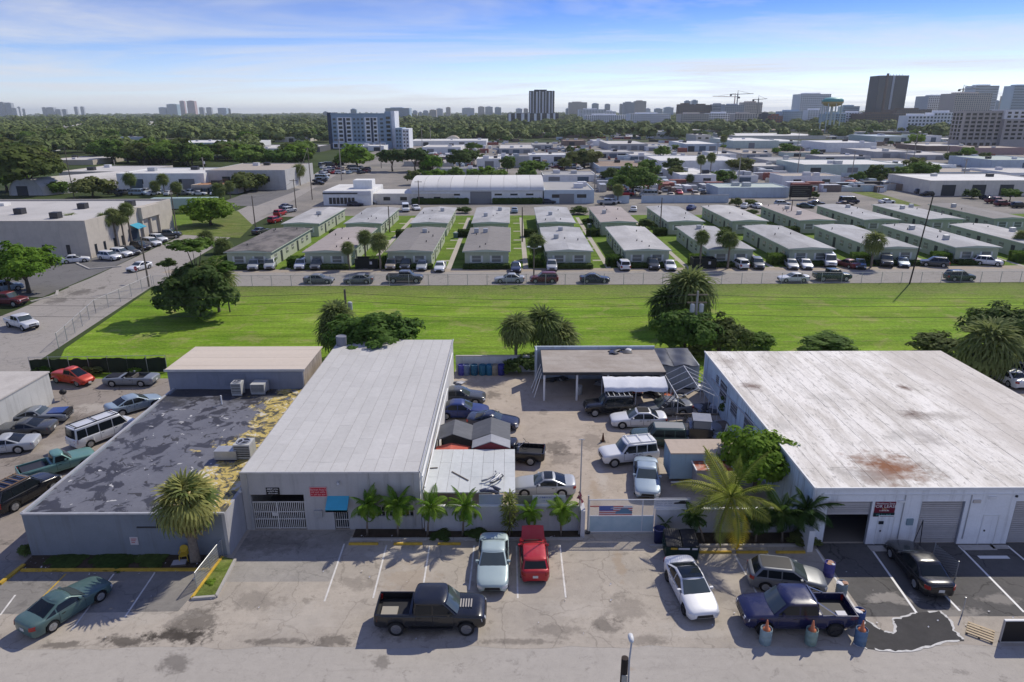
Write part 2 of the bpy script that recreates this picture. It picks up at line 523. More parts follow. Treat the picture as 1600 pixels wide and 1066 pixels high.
def interp(prof, xf):
	k = id(prof)
	if k not in _prof_cache:
		g = np.linspace(-.5, .5, 401); z = np.interp(g, [p[0] for p in prof][::-1], [p[1] for p in prof][::-1])
		ker = np.exp(-.5*(np.arange(-20, 21)/7.0)**2); ker /= ker.sum()
		zs = np.convolve(np.pad(z, 20, mode='edge'), ker, 'valid')
		w = np.clip((.5 - np.abs(g))/.03, 0, 1)
		_prof_cache[k] = (g, z*(1 - w) + zs*w)
	return float(np.interp(xf, *_prof_cache[k]))

def car_parts(kind, lod, opentop=False):
	key = (kind, lod, opentop)
	if key in _car_cache: return _car_cache[key]
	K = KINDS_OF_CAR[kind]
	L, W, H, wb, r, zl = (K[k] for k in ('L','W','H','wb','r','zl'))
	hw = W / 2
	prof = K['prof']; gh = K['gh']; bed = K.get('bed')
	xwf, xwr = wb/2 + .02*L*0, -wb/2
	shift = 0.015 * L
	wheels_x = (wb/2 + shift, -wb/2 + shift)
	Ra = r + (0.055 if kind not in ('pickup',) else 0.09)
	base = list(np.linspace(-.5, .5, 33 if lod < 2 else 11) * L) + [x*L for x in (-.498,-.493,-.485,-.475,-.455,.455,.475,.485,.493,.498)]
	for wx in wheels_x:
		base += [wx + Ra*math.cos(t) for t in np.linspace(0, math.pi, 9 if lod < 2 else 5)]
		base += [wx + Ra + .004, wx - Ra - .004]
	if bed: base += [bed[0]*L, bed[1]*L, bed[0]*L+.005]
	xs = sorted(set(round(x, 4) for x in base if abs(x) <= L/2))
	def width(x):
		f = abs(x) / L
		t = max(0.0, (f - .34) / .16)
		k = .11 if bed or kind in ('van', 'boxsuv', 'muscle') else .24
		return hw * (1 - .03*max(0, (f - .2)/.3)**2 - k*t**3.2 - k*.55*max(0, (f - .48)/.02)**2.2)
	def top(x): return interp(prof, x / L)
	def low(x):
		f = abs(x)/L
		z = zl + .15*max(0, (f - .455)/.045)**2.5
		for wx in wheels_x:
			d = abs(x - wx)
			if d < Ra: z = max(z, r + math.sqrt(max(Ra*Ra - d*d, 0)) - .02)
		return z
	def section(x):
		w, zt, zb = width(x), top(x), low(x)
		zb = min(zb, zt - .10)
		crown = .05 if not bed else .03
		mid = max(zb + .03, zb*.45 + zt*.55 if zb < .5 else zb + .03)
		mid = min(mid, zt - .085)
		return [(w*.93, zb), (w*.985, zb*.6 + mid*.4), (w, mid), (w*.992, zt - .11), (w*.968, zt - .05), (w*.915, zt - .008), (w*.80, zt + crown*.32), (w*.5, zt + crown*.78), (0.0, zt + crown)]
	B = MB()
	secs = [section(x) for x in xs]
	ns = len(secs[0])
	rows = []
	for x, S in zip(xs, secs):
		rows.append([(x, -y, z) for y, z in S] + [(x, y, z) for y, z in S[-2::-1]])
	vs = [p for rw in rows for p in rw]; nc = len(rows[0]); fs = []
	for i in range(len(xs) - 1):
		for j in range(nc - 1):
			if bed and bed[1]*L - 1e-3 <= xs[i] and xs[i+1] <= bed[0]*L + 1e-3 and 5 <= j <= nc - 7: continue
			if opentop and gh[3]*L <= xs[i] and xs[i+1] <= gh[0]*L and 6 <= j <= nc - 8: continue
			fs.append((i*nc+j, i*nc+j+1, (i+1)*nc+j+1, (i+1)*nc+j)[::-1])
	fs.append(list(range(nc)))
	fs.append([(len(xs)-1)*nc + j for j in range(nc)][::-1])
	B.add(vs, fs, 0)
	if bed:      # inner bed walls and floor
		x0, x1 = bed[1]*L, bed[0]*L
		zt = top(-.3*L); zf = zt - .48; wi = hw*.84
		B.box(x0 - .0, x0 + .05, -wi, wi, zf - .05, zt - .012, 0)
		B.box(x1 - .03, x1 + .02, -wi, wi, zf - .05, zt + .02, 0)
		for sgn in (-1, 1):
			a, b = sorted((sgn*hw*.86, sgn*hw*.935))
			B.box(x0, x1, a, b, zf, zt - .006, 0)
	parts = {}
	# ---- glasshouse
	zb = min(top(x*L) for x in np.linspace(gh[3], gh[0], 9)) - .02
	if bed: zb = top(0) - .01
	wbt, wrf = hw*.945, hw*(.74 if kind in ('sedan','coupe','muscle','fastback','rod') else .78 if kind not in ('van','boxsuv','pickup') else .86)
	fx = lambda t, i, j: (gh[i] + (gh[j] - gh[i]) * t) * L
	tw = lambda t: wbt + (wrf - wbt) * (t ** 1.15)
	bow = .055 * W
	def zz(t): return zb + (H - .04 - zb) * t
	def ring(t, grow=0.0):
		f, b, w = fx(t, 0, 1) + grow, fx(t, 3, 2) - grow, tw(t) + grow
		P = []
		for y in (-1, -.94, -.8, -.45, 0, .45, .8, .94, 1): P.append((f - bow*y*y - .10*abs(y)**9, w*y*(.97 if abs(y) == 1 else 1)))
		for a in (.25, .5, .75): P.append((f - (f-b)*a, w))
		for y in (1, .94, .8, .45, 0, -.45, -.8, -.94, -1): P.append((b + bow*y*y*.8 + .10*abs(y)**9, w*y*(.97 if abs(y) == 1 else 1)))
		for a in (.75, .5, .25): P.append((f - (f-b)*a, -w))
		return [(x, y, zz(t)) for x, y in P]
	if not opentop:
		rings = [ring(0), ring(.3), ring(.6), ring(.85), ring(.96), ring(1.0)]
		top1 = [(x*.97 + (fx(1,1,1)+fx(1,2,2))/2*.03, y*.92, z + .026) for x, y, z in ring(1.0)]
		rings.append(top1)
		n = len(rings[0]); vs = [p for rg in rings for p in rg]; fs = []
		for i in range(len(rings)-1):
			for k in range(n):
				k2 = (k+1) % n
				fs.append((i*n+k, i*n+k2, (i+1)*n+k2, (i+1)*n+k))
		cx = sum(p[0] for p in top1)/n
		inner = [(cx + (x-cx)*.5, y*.5, H) for x, y, z in top1]
		o = len(vs); vs += inner + [(cx, 0, H + .008)]
		for k in range(n):
			k2 = (k+1) % n
			fs.append(((len(rings)-1)*n+k, (len(rings)-1)*n+k2, o+k2, o+k))
			fs.append((o+k, o+k2, o+n))
		B.add(vs, fs, 0)
	def endglass(i, j, sgn, t0, t1, yw):
		P = []
		for t in np.linspace(t0, t1, 5):
			row = []
			for y in np.linspace(-yw, yw, 7):
				x = fx(t, i, j) - sgn*bow*(1 if sgn > 0 else .8)*y*y + sgn*.012
				row.append((x, tw(t)*y, zz(t) + .006))
			P.append(row)
		return P
	def sideglass(sgn, xa, xb, t0=.08, t1=.86):
		P = []
		for t in np.linspace(t0, t1, 4):
			f, b = fx(t, 0, 1) - .12 - bow*.8, fx(t, 3, 2) + .13 + bow*.5
			lo_, hi_ = max(xb, b), min(xa, f)
			if hi_ - lo_ < .02: hi_ = lo_ + .02
			row = []
			for a in np.linspace(0, 1, 4):
				row.append((hi_ + (lo_ - hi_)*a, sgn*(tw(t) + .010), zz(t) + .004))
			P.append(row)
		return P
	bounds = [gh[0]*L] + [s_*L for s_ in K['split']] + [gh[3]*L]
	glass = []
	glass.append(('windshield', endglass(0, 1, 1, .04, .93, .88), False))
	if not opentop:
		glass.append(('rear_window', endglass(3, 2, -1, .08 if kind not in ('van','boxsuv','suv','hatch') else .15, .92, .84), True))
		for sgn in (-1, 1):
			for a, b in zip(bounds[:-1], bounds[1:]):
				glass.append(('side_window', sideglass(sgn, a - .035, b + .035), sgn > 0))
	# ---- wheel
	def wheel_mesh(rim_only=None):
		tw_, ri = (.125 if not bed else .15), r*.66
		Tm = MB(); n = 20 if lod == 0 else 12
		Tm.lathe([(ri, -tw_*.8), (r*.93, -tw_), (r, -tw_*.7), (r, tw_*.7), (r*.93, tw_), (ri, tw_*.8)], n, 0, 'y')
		Rm = MB()
		Rm.lathe([(ri*1.0, -tw_*.86), (ri*.9, -tw_*.9), (ri*.86, -tw_*.55), (ri*.1, -tw_*.5)], n, 0, 'y')
		if lod == 0:
			for k in range(5):
				t = 2*math.pi*k/5
				Rm.bar((0, -tw_*.72, 0), (ri*.92*math.cos(t), -tw_*.86, ri*.92*math.sin(t)), .075, .045)
			Rm.lathe([(ri*.24, -tw_*.9), (ri*.2, -tw_*.6)], 10, 0, 'y')
		return Tm, Rm
	Tm, Rm = wheel_mesh()
	und = MB().box(-.455*L, .455*L, -hw*.80, hw*.80, zl*.8, zl + .42)
	if bed:
		zt = top(-.3*L)
		bl = MB().box(bed[1]*L + .05, bed[0]*L - .03, -hw*.86, hw*.86, zt - .53, zt - .46)
	ht = top(.47*L); rt = top(-.47*L)
	def lamp(front, sgn):
		m = MB()
		x = (.5 if front else -.5) * L
		d = -1 if front else 1
		z1 = (ht if front else rt) - .07; hgt = .16 if front else .2
		if kind in ('van','boxsuv','pickup','smallpickup','suv') and not front: hgt = .34
		y1, y0 = sgn*hw*.90, sgn*hw*.60 if front else sgn*hw*.66
		P = []
		for i, zz_ in enumerate((z1 - hgt, z1)):
			row = []
			for k, a in enumerate(np.linspace(0, 1, 4)):
				yy = y0 + (y1 - y0)*a
				xx = x + d*(.012 + .035*i) + d*(.20*a**3) - d*.022*1.0
				row.append((xx, yy * (1.045 if a == 1 else 1), zz_))
			P.append(row)
		m.grid(P, 0, flip=(front == (sgn < 0)))
		# back the shell so it has thickness
		Q = [[(px + d*.06, py*.97, pz) for px, py, pz in row] for row in P]
		m.grid(Q, 0, flip=(front != (sgn < 0)))
		m.grid([P[1], Q[1]], 0); m.grid([P[0], Q[0]], 0)
		return m
	if lod == 2:
		for g in glass: B.grid(g[1], 1, flip=g[2])
		for wx in wheels_x:
			for sgn in (-1, 1):
				T2 = MB(); T2.lathe([(r*.6, -.1), (r, -.09), (r, .1)], 8, 2, 'y')
				vs = [(x + wx, (y if sgn < 0 else -y) + sgn*(hw - .13), z + r) for x, y, z in T2.v]
				B.add(vs, [f if sgn < 0 else f[::-1] for f in T2.f], 2)
		B.box(-.455*L, .455*L, -hw*.80, hw*.80, zl*.8, zl + .42, 2)
		if bed: B.add(bl.v, bl.f, 2)
		res = dict(body=B.mesh('car_shell', [BLACKP, GLASS, RUBBER]))
	else:
		res = dict(body=B.mesh('car_body', [BLACKP], smooth=False))
		res['glass'] = [(nm, MB().grid(P, 0, flip=fl).mesh(nm, [GLASS_L if nm == 'windshield' else GLASS], True)) for nm, P, fl in glass]
		res['tyre'] = Tm.mesh('tyre', [RUBBER], True)
		res['rim'] = Rm.mesh('rim', [ALLOY])
		res['under'] = und.mesh('underbody', [BLACKP])
		res['lamps'] = [('headlight', lamp(True, s_).mesh('headlight', [LAMPW])) for s_ in (-1, 1)] + \
                       [('taillight', lamp(False, s_).mesh('taillight', [LAMPR])) for s_ in (-1, 1)]
		if bed: res['bedliner'] = bl.mesh('bed_floor', [BLACKP])
		g = MB()
		gz = ht - .10
		g.box(L/2 - .03, L/2 + .012, -hw*.46, hw*.46, gz - .17, gz - .03); g.box(L/2 - .03, L/2 + .010, -hw*.50, hw*.50, zl + .17, zl + .25)
		res['grille'] = g.mesh('grille', [BLACKP])
		bmp = MB().box(L/2 - .12, L/2 + .03, -hw*.80, hw*.80, zl + .05, zl + .16)
		pl = MB().box(-L/2 - .022, -L/2 + .01, -.16, .16, rt - .42, rt - .26)
		res['plate'] = pl.mesh('licence_plate', [PLATE])
		mm = MB().box(-.06, .06, -.10, .10, -.06, .07)
		res['mirror'] = mm.mesh('mirror', [BLACKP])
		res['mirror_at'] = (gh[0]*L - .42 - bow, hw*.99, zb + .10)
		# smooth the body but keep its sharp edges
		me = res['body']
		me.polygons.foreach_set('use_smooth', [True]*len(me.polygons))
		try: me.set_sharp_from_angle(angle=R(55))
		except Exception: pass
	if lod < 2:
		ends = [gh[0]*L - .30] + [s_*L for s_ in K['split']] + [gh[3]*L + .25]
		ends[0] = min(ends[0], wheels_x[0] - Ra - .04)
		res['doors'] = []
		for a, b in list(zip(ends[:-1], ends[1:]))[:2]:
			b = max(b, wheels_x[1] + Ra + .03)
			if a - b < .45: continue
			for sgn in (-1, 1):
				dm_ = MB()
				for gx, oy, mi in ((.018, .004, 1), (0, .010, 0)):
					P = []
					for x in np.linspace(a - .012 + gx, b + .012 - gx, 4):
						S = section(x)
						P.append([(x, sgn*(S[1][0] + oy), S[1][1] - gx), (x, sgn*(S[2][0] + oy), S[2][1]), (x, sgn*(S[3][0] + oy), S[3][1]), (x, sgn*(S[4][0] + oy), S[4][1] + gx)])
					dm_.grid(P, mi, flip=sgn < 0)
				res['doors'].append((dm_.mesh('door', [BLACKP, BLACKP], True), (b + .22, sgn*(hw*.985 + .012), top((a + b)/2) - .16)))
		res['handle'] = MB().box(-.10, .10, -.015, .015, -.02, .02).mesh('handle', [BLACKP])
	res['wheels'] = [(wx, sgn*(hw - .125)) for wx in wheels_x for sgn in (-1, 1)]
	res['r'] = r; res['dims'] = (L, W, H, hw, zb, gh, zl)
	_car_cache[key] = res
	return res

CAR_COLOURS = dict(white=(.68,.69,.70), silver=(.40,.42,.44), grey=(.16,.17,.18), darkgrey=(.065,.07,.075), black=(.012,.013,.015), red=(.40,.015,.022),
	maroon=(.13,.02,.028), blue=(.015,.035,.16), lightblue=(.28,.36,.44), teal=(.075,.135,.130), darkgreen=(.035,.065,.055), beige=(.42,.36,.28), orange=(.52,.055,.025),
	navy=(.02,.028,.06), purple=(.014,.016,.060), seafoam=(.13,.27,.24), green=(.02,.30,.05), mist=(.37,.46,.46), brown=(.12,.08,.06), primer=(.20,.22,.245))
def car(kind, colour, pos, heading, label, cat='car', lod=0, group=None, opentop=False, roofc=None, rim=None, name=None, scale=1.0, z=0.0):
	"""pos: (x, y) metres of the car's centre on the ground; heading in degrees, 0 = nose to +x"""
	D = car_parts(kind, lod, opentop)
	paint = carpaint(colour, CAR_COLOURS[colour], dust=.5 if colour in ('primer','seafoam') else .2)
	nm = name or {'pickup':'pickup_truck','smallpickup':'pickup_truck','van':'passenger_van','suv':'parked_suv','boxsuv':'parked_suv'}.get(kind, 'parked_car')
	if lod == 2:
		o = put(nm, D['body'], None, (pos[0], pos[1], z), R(heading), mat=[paint, GLASS, RUBBER], scale=scale)
		return tag(o, label, cat, group)
	e = empty(nm, (pos[0], pos[1], z), R(heading), label, cat, group, scale=scale)
	put('body', D['body'], e, mat=paint)
	for n_, me in D['glass']: put(n_, me, e)
	put('underbody', D['under'], e)
	for wx, wy in D['wheels']:
		wv = put('wheel', D['tyre'], e, (wx, wy, D['r']), rz=0 if wy < 0 else math.pi)
		put('rim', D['rim'], wv, mat=rim or ALLOY)
	for n_, me in D['lamps']: put(n_, me, e)
	put('grille', D['grille'], e)
	for me, hp in D['doors']:
		d_ = put('door', me, e, mat=[paint, BLACKP])
		if lod == 0: put('handle', D['handle'], d_, hp)
	if 'bedliner' in D: put('bed_floor', D['bedliner'], e)
	if lod == 0:
		put('licence_plate', D['plate'], e)
		mx, my, mz = D['mirror_at']
		for s_ in (-1, 1): put('mirror', D['mirror'], e, (mx, s_*my, mz), mat=paint)
	L, W, H, hw, zb, gh, zl = D['dims']
	if roofc is not None:
		m = MB(); x0, x1, w = gh[2]*L + .10, gh[1]*L - .10, hw*.60
		P = [[(x, y*w, H + .022 - .016*y*y - .012*(abs(2*(x-(x0+x1)/2)/(x1-x0))**3)) for y in np.linspace(-1, 1, 5)] for x in np.linspace(x0, x1, 5)]
		m.grid(P, 0, flip=True)
		Q = [[(p[0], p[1], p[2]-.03) for p in row] for row in P]; m.grid(Q, 0)
		m.build('roof_panel', roofc, e, smooth=True)
	return e
def roof_bars(e, kind, n=3, mat=None):
	K = KINDS_OF_CAR[kind]; L, hw, H, gh = K['L'], K['W']/2, K['H'], K['gh']
	xs = np.linspace(gh[1]*L - .35, gh[2]*L + .3, n)
	for x in xs:
		MB().bar((x, -hw*.72, H + .09), (x, hw*.72, H + .09), .07, .04).build('roof_bar', mat or BLACKP, e)
	for s_ in (-1, 1):
		MB().bar((xs[0] + .2, s_*hw*.70, H + .05), (xs[-1] - .2, s_*hw*.70, H + .05), .05, .07).build('roof_rail', mat or BLACKP, e)
def car_px(kind, colour, u, v, heading, label, **kw):
	return car(kind, colour, at(u, v), heading, label, **kw)
# ------------------------------------------------------------------ ground, roads, lots
def asphalt_mat(name, c, c2, stains=(), amt=0.5, scale=0.22, cracks=0.35, fine=0.10):
	N = NT(name); p = N.coords()
	f = N.noise(p, scale, 6, 0.62)
	cc = N.mix(N.ramp(f, 0.38, 0.68, 0, amt), c, c2)
	m = N.noise(p, 1.7, 5, 0.7)
	cc = N.mix(1.0, cc, N.grey(N.ramp(m, 0.25, 0.75, 1 - fine, 1 + fine)), 'MULTIPLY')
	g = N.noise(p, 22, 3, 0.7)
	cc = N.mix(1.0, cc, N.grey(N.ramp(g, 0.25, 0.75, 0.88, 1.10)), 'MULTIPLY')
	trk = N.noise(N.scaled(p, .22, 2.6), .8, 5, .7, .5)
	cc = N.mix(N.ramp(trk, .56, .74, 0, .28), cc, tuple(x*.55 for x in c))
	mot = N.noise(p, 4.5, 5, .75)
	cc = N.mix(N.ramp(mot, .56, .70, 0, .35), cc, tuple(x*.6 for x in c2))
	if cracks:
		vo = N.node('ShaderNodeTexVoronoi', feature='DISTANCE_TO_EDGE'); vo.inputs['Scale'].default_value = 0.33
		wv = N.node('ShaderNodeVectorMath', operation='ADD')
		nn = N.node('ShaderNodeTexNoise'); N.l.new(p, nn.inputs['Vector']); nn.inputs['Scale'].default_value = 1.3; nn.inputs['Detail'].default_value = 4
		N.l.new(p, wv.inputs[0]); N.l.new(nn.outputs['Color'], wv.inputs[1]); N.l.new(wv.outputs[0], vo.inputs['Vector'])
		k = N.math('MULTIPLY', N.ramp(vo.outputs['Distance'], 0.006, 0.016, min(1, cracks*1.9), 0.0), N.ramp(f, 0.40, 0.5))
		cc = N.mix(k, cc, tuple(x * 0.35 for x in c))
		sp = N.noise(p, 0.9, 6, 0.75, 0.4)
		cc = N.mix(N.ramp(sp, 0.58, 0.66, 0, 0.5), cc, tuple(x * 0.42 for x in c))
	for (u, v, ru, rv, a, colr) in stains:
		x, y = at(u, v); x1, _ = at(u + ru, v); _, y1 = at(u, v - rv)
		b = N.blot(p, x, y, abs(x1 - x), abs(y1 - y), 0, 0.42, 0.85, 1.3)
		cc = N.mix(N.math('MULTIPLY', b, a), cc, colr)
	return fin(N, cc, 0.93, 0, 0.2, bump=g, bstr=0.2, bdist=0.01)

OIL = (0.045, 0.038, 0.032); PALE = (0.52, 0.48, 0.42); RUSTY = (0.33, 0.25, 0.17)
PAVE = (0.445, 0.395, 0.328); PAVE2 = (0.27, 0.245, 0.212)
M_STREET = asphalt_mat('worn_street_surface', (0.42, 0.388, 0.342), (0.36, 0.333, 0.294), [(275, 1035, 22, 16, 0.5, OIL), (595, 1037, 14, 12, .45, OIL), (985, 1045, 8, 4, .4, RUSTY)], 0.6, 0.12, 0.05, 0.08)
M_LOT = asphalt_mat('worn_lot_surface', PAVE, PAVE2, [
	(285, 993, 52, 10, .85, OIL), (300, 975, 40, 26, .6, OIL), (195, 1003, 40, 9, .75, OIL), (95, 1008, 30, 5, .6, OIL), (430, 1003, 60, 5, .55, OIL), (518, 1002, 30, 10, .6, OIL),
	(945, 978, 24, 14, .5, OIL), (800, 1003, 70, 5, .45, OIL), (1010, 1000, 30, 8, .4, OIL), (622, 800 + 66, 36, 7, .55, PALE), (640, 905, 40, 22, .35, RUSTY), (470, 965, 60, 20, .25, PALE),
	(640, 985, 50, 16, .4, OIL), (870, 985, 40, 10, .35, OIL), (400, 940, 40, 16, .3, OIL), (980, 950, 30, 20, .3, OIL), (705, 945, 30, 16, .3, OIL), (560, 910, 30, 12, .3, OIL), (1130, 930, 30, 14, .3, OIL), (967, 880, 8, 26, .5, RUSTY), (1090, 985, 60, 12, .3, PALE), (230, 960, 60, 16, .25, PALE), (900, 950, 50, 14, .22, PALE)], 0.55, 0.25, 0.2, 0.09)
M_APRON = asphalt_mat('grey_apron_asphalt', (0.125, 0.12, 0.113), (0.075, 0.072, 0.069), [(1390, 935, 40, 9, .4, PALE), (1500, 960, 40, 12, .35, PALE), (1560, 935, 30, 8, .3, PALE)], 0.6, 0.3, 0.4, 0.1)
M_YARD = asphalt_mat('yard_hardpack', (0.45, 0.385, 0.315), (0.33, 0.28, 0.225), [
	(870, 700, 22, 10, .55, OIL), (925, 690, 22, 14, .35, OIL), (770, 618, 14, 6, .5, OIL), (850, 645, 10, 4, .35, OIL), (760, 600, 36, 7, .25, OIL), (940, 745, 8, 16, .4, PALE), (880, 715, 26, 10, .35, OIL),
	(860, 610, 60, 10, .25, PALE), (930, 770, 8, 20, .5, RUSTY)], 0.6, 0.3, 0.1, 0.08)
M_LYARD = asphalt_mat('side_yard_asphalt', (0.30, 0.262, 0.225), (0.235, 0.205, 0.178), [(60, 720, 50, 8, .35, OIL), (150, 637, 30, 7, .4, PALE), (115, 655, 40, 5, .35, OIL), (100, 700, 40, 8, .25, PALE)], 0.6, 0.25, 0.4, 0.1)
M_ROAD = asphalt_mat('grey_road_asphalt', (0.33, 0.305, 0.275), (0.28, 0.26, 0.235), [(125, 457, 18, 5, .55, OIL), (90, 470, 16, 5, .5, OIL), (158, 450, 6, 2, .5, OIL), (520, 424, 40, 3, .4, OIL)], 0.5, 0.1, 0.25, 0.07)
M_DIRT = asphalt_mat('packed_dirt_shoulder', (0.38, 0.325, 0.255), (0.30, 0.255, 0.20), [], 0.6, 0.2, 0.0, 0.12)
M_INDUS = asphalt_mat('pale_yard_concrete', (0.30, 0.272, 0.235), (0.14, 0.136, 0.128), [], 0.95, 0.045, 0.0, 0.25)
M_DARKLOT = asphalt_mat('dark_parking_asphalt', (0.17, 0.165, 0.16), (0.13, 0.127, 0.125), [], 0.6, 0.2, 0.3, 0.08)
M_PATH = asphalt_mat('garden_path_concrete', (0.46, 0.42, 0.36), (0.38, 0.35, 0.30), [], 0.6, 0.3, 0.0, 0.1)

def grass_mat(name, a, b, dry, amt=0.35, scale=0.09, strip=False):
	N = NT(name); p = N.coords()
	f = N.noise(N.scaled(p, 0.6, 1.5), scale, 6, 0.62)
	cc = N.mix(N.ramp(f, 0.36, 0.64), a, b)
	g = N.noise(N.scaled(p, 0.8, 1.8), 0.55, 6, 0.72)
	cc = N.mix(N.ramp(g, 0.54, 0.74, 0, amt), cc, dry)
	h = N.noise(p, 2.6, 5, 0.78)
	cc = N.mix(1.0, cc, N.grey(N.ramp(h, 0.25, 0.75, 0.52, 1.42)), 'MULTIPLY')
	mw = N.noise(N.scaled(p, .03, 1.1), 1.0, 3, .6)
	cc = N.mix(1.0, cc, N.grey(N.ramp(mw, .35, .65, .84, 1.14)), 'MULTIPLY')
	br_ = N.noise(p, .22, 5, .7, .6)
	cc = N.mix(N.ramp(br_, .54, .72, 0, amt), cc, dry)
	k = N.noise(N.scaled(p, .25, 1.0), .35, 5, .7)
	cc = N.mix(1.0, cc, N.grey(N.ramp(k, .3, .7, .72, 1.2)), 'MULTIPLY')
	if strip:
		sy = N.node('ShaderNodeSeparateXYZ'); N.l.new(p, sy.inputs[0])
		yy = N.math('ADD', sy.outputs[1], N.ramp(g, .2, .8, -5, 5))
		cc = N.mix(N.ramp(yy, 95, 104, 0, .75), cc, N.mix(N.ramp(h, .35, .65), (.075, .115, .022), (.22, .225, .085)))
	return fin(N, cc, 0.95, 0, 0.1, bump=h, bstr=0.9, bdist=0.12)
M_GRASS = grass_mat('meadow_grass', (0.135, 0.25, 0.016), (0.225, 0.335, 0.034), (0.33, 0.295, 0.125), 0.8, strip=True)
M_LAWN = grass_mat('lawn_grass', (0.105, 0.185, 0.02), (0.16, 0.235, 0.038), (0.27, 0.25, 0.10), 0.35, 0.2)
M_VERGE = grass_mat('rough_verge_grass', (0.11, 0.16, 0.03), (0.19, 0.22, 0.06), (0.26, 0.23, 0.12), 0.7, 0.3)
N = NT('far_ground_cover'); _p = N.coords()
_f = N.noise(_p, 0.004, 6, 0.65); _g = N.noise(_p, 0.03, 5, 0.7)
_cc = N.mix(N.ramp(_f, 0.52, 0.62), (0.05, 0.072, 0.024), (0.13, 0.125, 0.09))
_cc = N.mix(1.0, _cc, N.grey(N.ramp(_g, 0.25, 0.75, 0.6, 1.3)), 'MULTIPLY')
M_FAR = fin(N, _cc, 0.95, 0, 0.1)

def ground_sheet(name, poly, z, mat, thick=0.0):
	return struct(MB().sheet(poly, z).build(name, mat))
g = MB()
g.grid([[(x, y, -0.03) for x in (-30000, -3000, -400, 0, 400, 3000, 30000)] for y in (-2000, 0, 400, 3000, 30000)])
struct(g.build('ground', M_FAR))
ground_sheet('street', [(-95, 8), (95, 8), (95, 29.2), (-95, 29.2)], 0.0, M_STREET)
rng = random.Random(4)
edge = [(-95 + i * 1.0, 28.62 + rng.uniform(-.10, .14)) for i in range(191)]
lot = ground_sheet('parking_lot', edge + [(95, 39.4), (-95, 39.4)], 0.005, M_LOT)
ground_sheet('workshop_forecourt', [(-17.2, 33.9), (-10.7, 33.9), (-10.4, 39.1), (-17.2, 39.1)], 0.007, asphalt_mat('shade_darkened_forecourt', (0.34, 0.318, 0.285), (0.25, 0.235, 0.212), [(430, 850, 60, 14, .35, OIL)], .7, .3, .18, .12))  # asphalt colour darkened to deepen the workshop's shadow
ground_sheet('shaded_bays', [(-60, 30.6), (-18.4, 31.4), (-17.6, 36.4), (-60, 36.4)], 0.007, asphalt_mat('shade_darkened_bays', (0.26, 0.245, 0.222), (0.18, 0.17, 0.156), [], .7, .3, .18, .12))  # asphalt colour darkened for the shade lying over these bays
apron = ground_sheet('parking_apron', [(19.1, 30.8), (60, 30.8), (60, 37.5), (19.1, 37.5)], 0.009, M_APRON)
ground_sheet('yard', [(-6, 38.7), (18.8, 38.7), (18.8, 69), (-6, 69)], 0.010, M_YARD)
ground_sheet('side_yard', [(-75, 36), (-29.7, 36), (-29.7, 66.5), (-75, 66.5)], 0.010, M_LYARD)
ground_sheet('back_lot', [(41, 39.4), (70, 39.4), (70, 66), (41, 66)], 0.010, M_LYARD)
ground_sheet('grass_field', [(-45.5, 62), (-29, 62.4), (170, 62.4), (190, 108.6), (30, 106.6), (-56.3, 106.0), (-52, 76)], 0.006, M_GRASS)
ground_sheet('access_road', [(-70, 106.2), (30, 106.8), (240, 109.6), (240, 119.5), (30, 116.6), (-70, 116.2)], 0.004, M_ROAD)
ground_sheet('road_shoulder', [(-60, 116.0), (30, 116.4), (230, 119.2), (230, 122.4), (30, 119.0), (-60, 118.4)], 0.008, M_DIRT)
ground_sheet('housing_lawn', [(-53, 118.6), (30, 119.0), (230, 122.3), (230, 184), (-55, 184)], 0.012, M_LAWN)
ground_sheet('side_street', [(-42, 40), (-47.5, 62), (-52.4, 72), (-56.8, 106), (-58.6, 118), (-63.6, 170), (-65.5, 214), (-74, 303), (-95, 480), (-108, 480), (-88, 318), (-78.5, 240), (-77.5, 206), (-75.5, 175), (-70, 112), (-69, 93), (-70, 60), (-72, 40)], 0.0, M_ROAD)
ground_sheet('back_lane', [(-66, 183), (230, 183.6), (230, 196), (-66, 195)], 0.008, M_INDUS)
ground_sheet('industrial_ground', [(-66, 194), (300, 195), (620, 520), (620, 640), (-90, 640), (-97, 480), (-76, 303)], 0.002, M_INDUS)
ground_sheet('warehouse_lot', [(-70, 100), (-71, 122), (-74, 150), (-84, 190), (-180, 190), (-180, 100)], 0.004, M_DARKLOT)
ground_sheet('side_street_lot', [at(330, 322), at(400, 322), at(470, 296), at(440, 290), at(390, 300)], 0.006, M_DARKLOT)
ground_sheet('verge', [at(245, 335), at(290, 330), at(372, 330), at(395, 352), at(375, 372), at(250, 365)], 0.010, M_VERGE)
ground_sheet('meadow', [at(248, 332), at(300, 332), at(300, 352), at(250, 355)], 0.014, M_LAWN)
ground_sheet('roadside_verge', [at(1330, 290), at(1440, 322), at(1415, 322), at(1300, 293)], 0.012, M_VERGE)
# concrete apron strip, worn lane marks
for k, (a, b, w) in enumerate([((538, 850), (507, 940), .10), ((604, 852), (583, 935), .10), ((671, 854), (662, 912), .10), ((741, 853), (733, 922), .10), ((807, 853), (809, 935), .10), ((875, 852), (884, 934), .10),
		((1148, 868), (1190, 940), .10), ((1196, 860), (1216, 892), .10), ((1275, 858), (1350, 972), .12),
		((178, 897), (112, 985), .09), ((103, 897), (45, 955), .09), ((242, 895), (195, 965), .09), ((0, 962), (24, 930), .1)]):
	A, B_ = at(*a), at(*b)
	MB().bar((A[0], A[1], .012), (B_[0], B_[1], .012), w, .004).build('parking_line', WHITELINE if k != 10 else YELLOW, lot)
for a, b, w in [((1358, 853), (1432, 958), .13), ((1498, 853), (1600, 957), .13), ((1574, 853), (1690, 950), .13), ((1442, 895), (1500, 955), .13)]:
	A, B_ = at(*a), at(*b)
	MB().bar((A[0], A[1], .013), (B_[0], B_[1], .013), w, .004).build('parking_line', WHITE, apron)
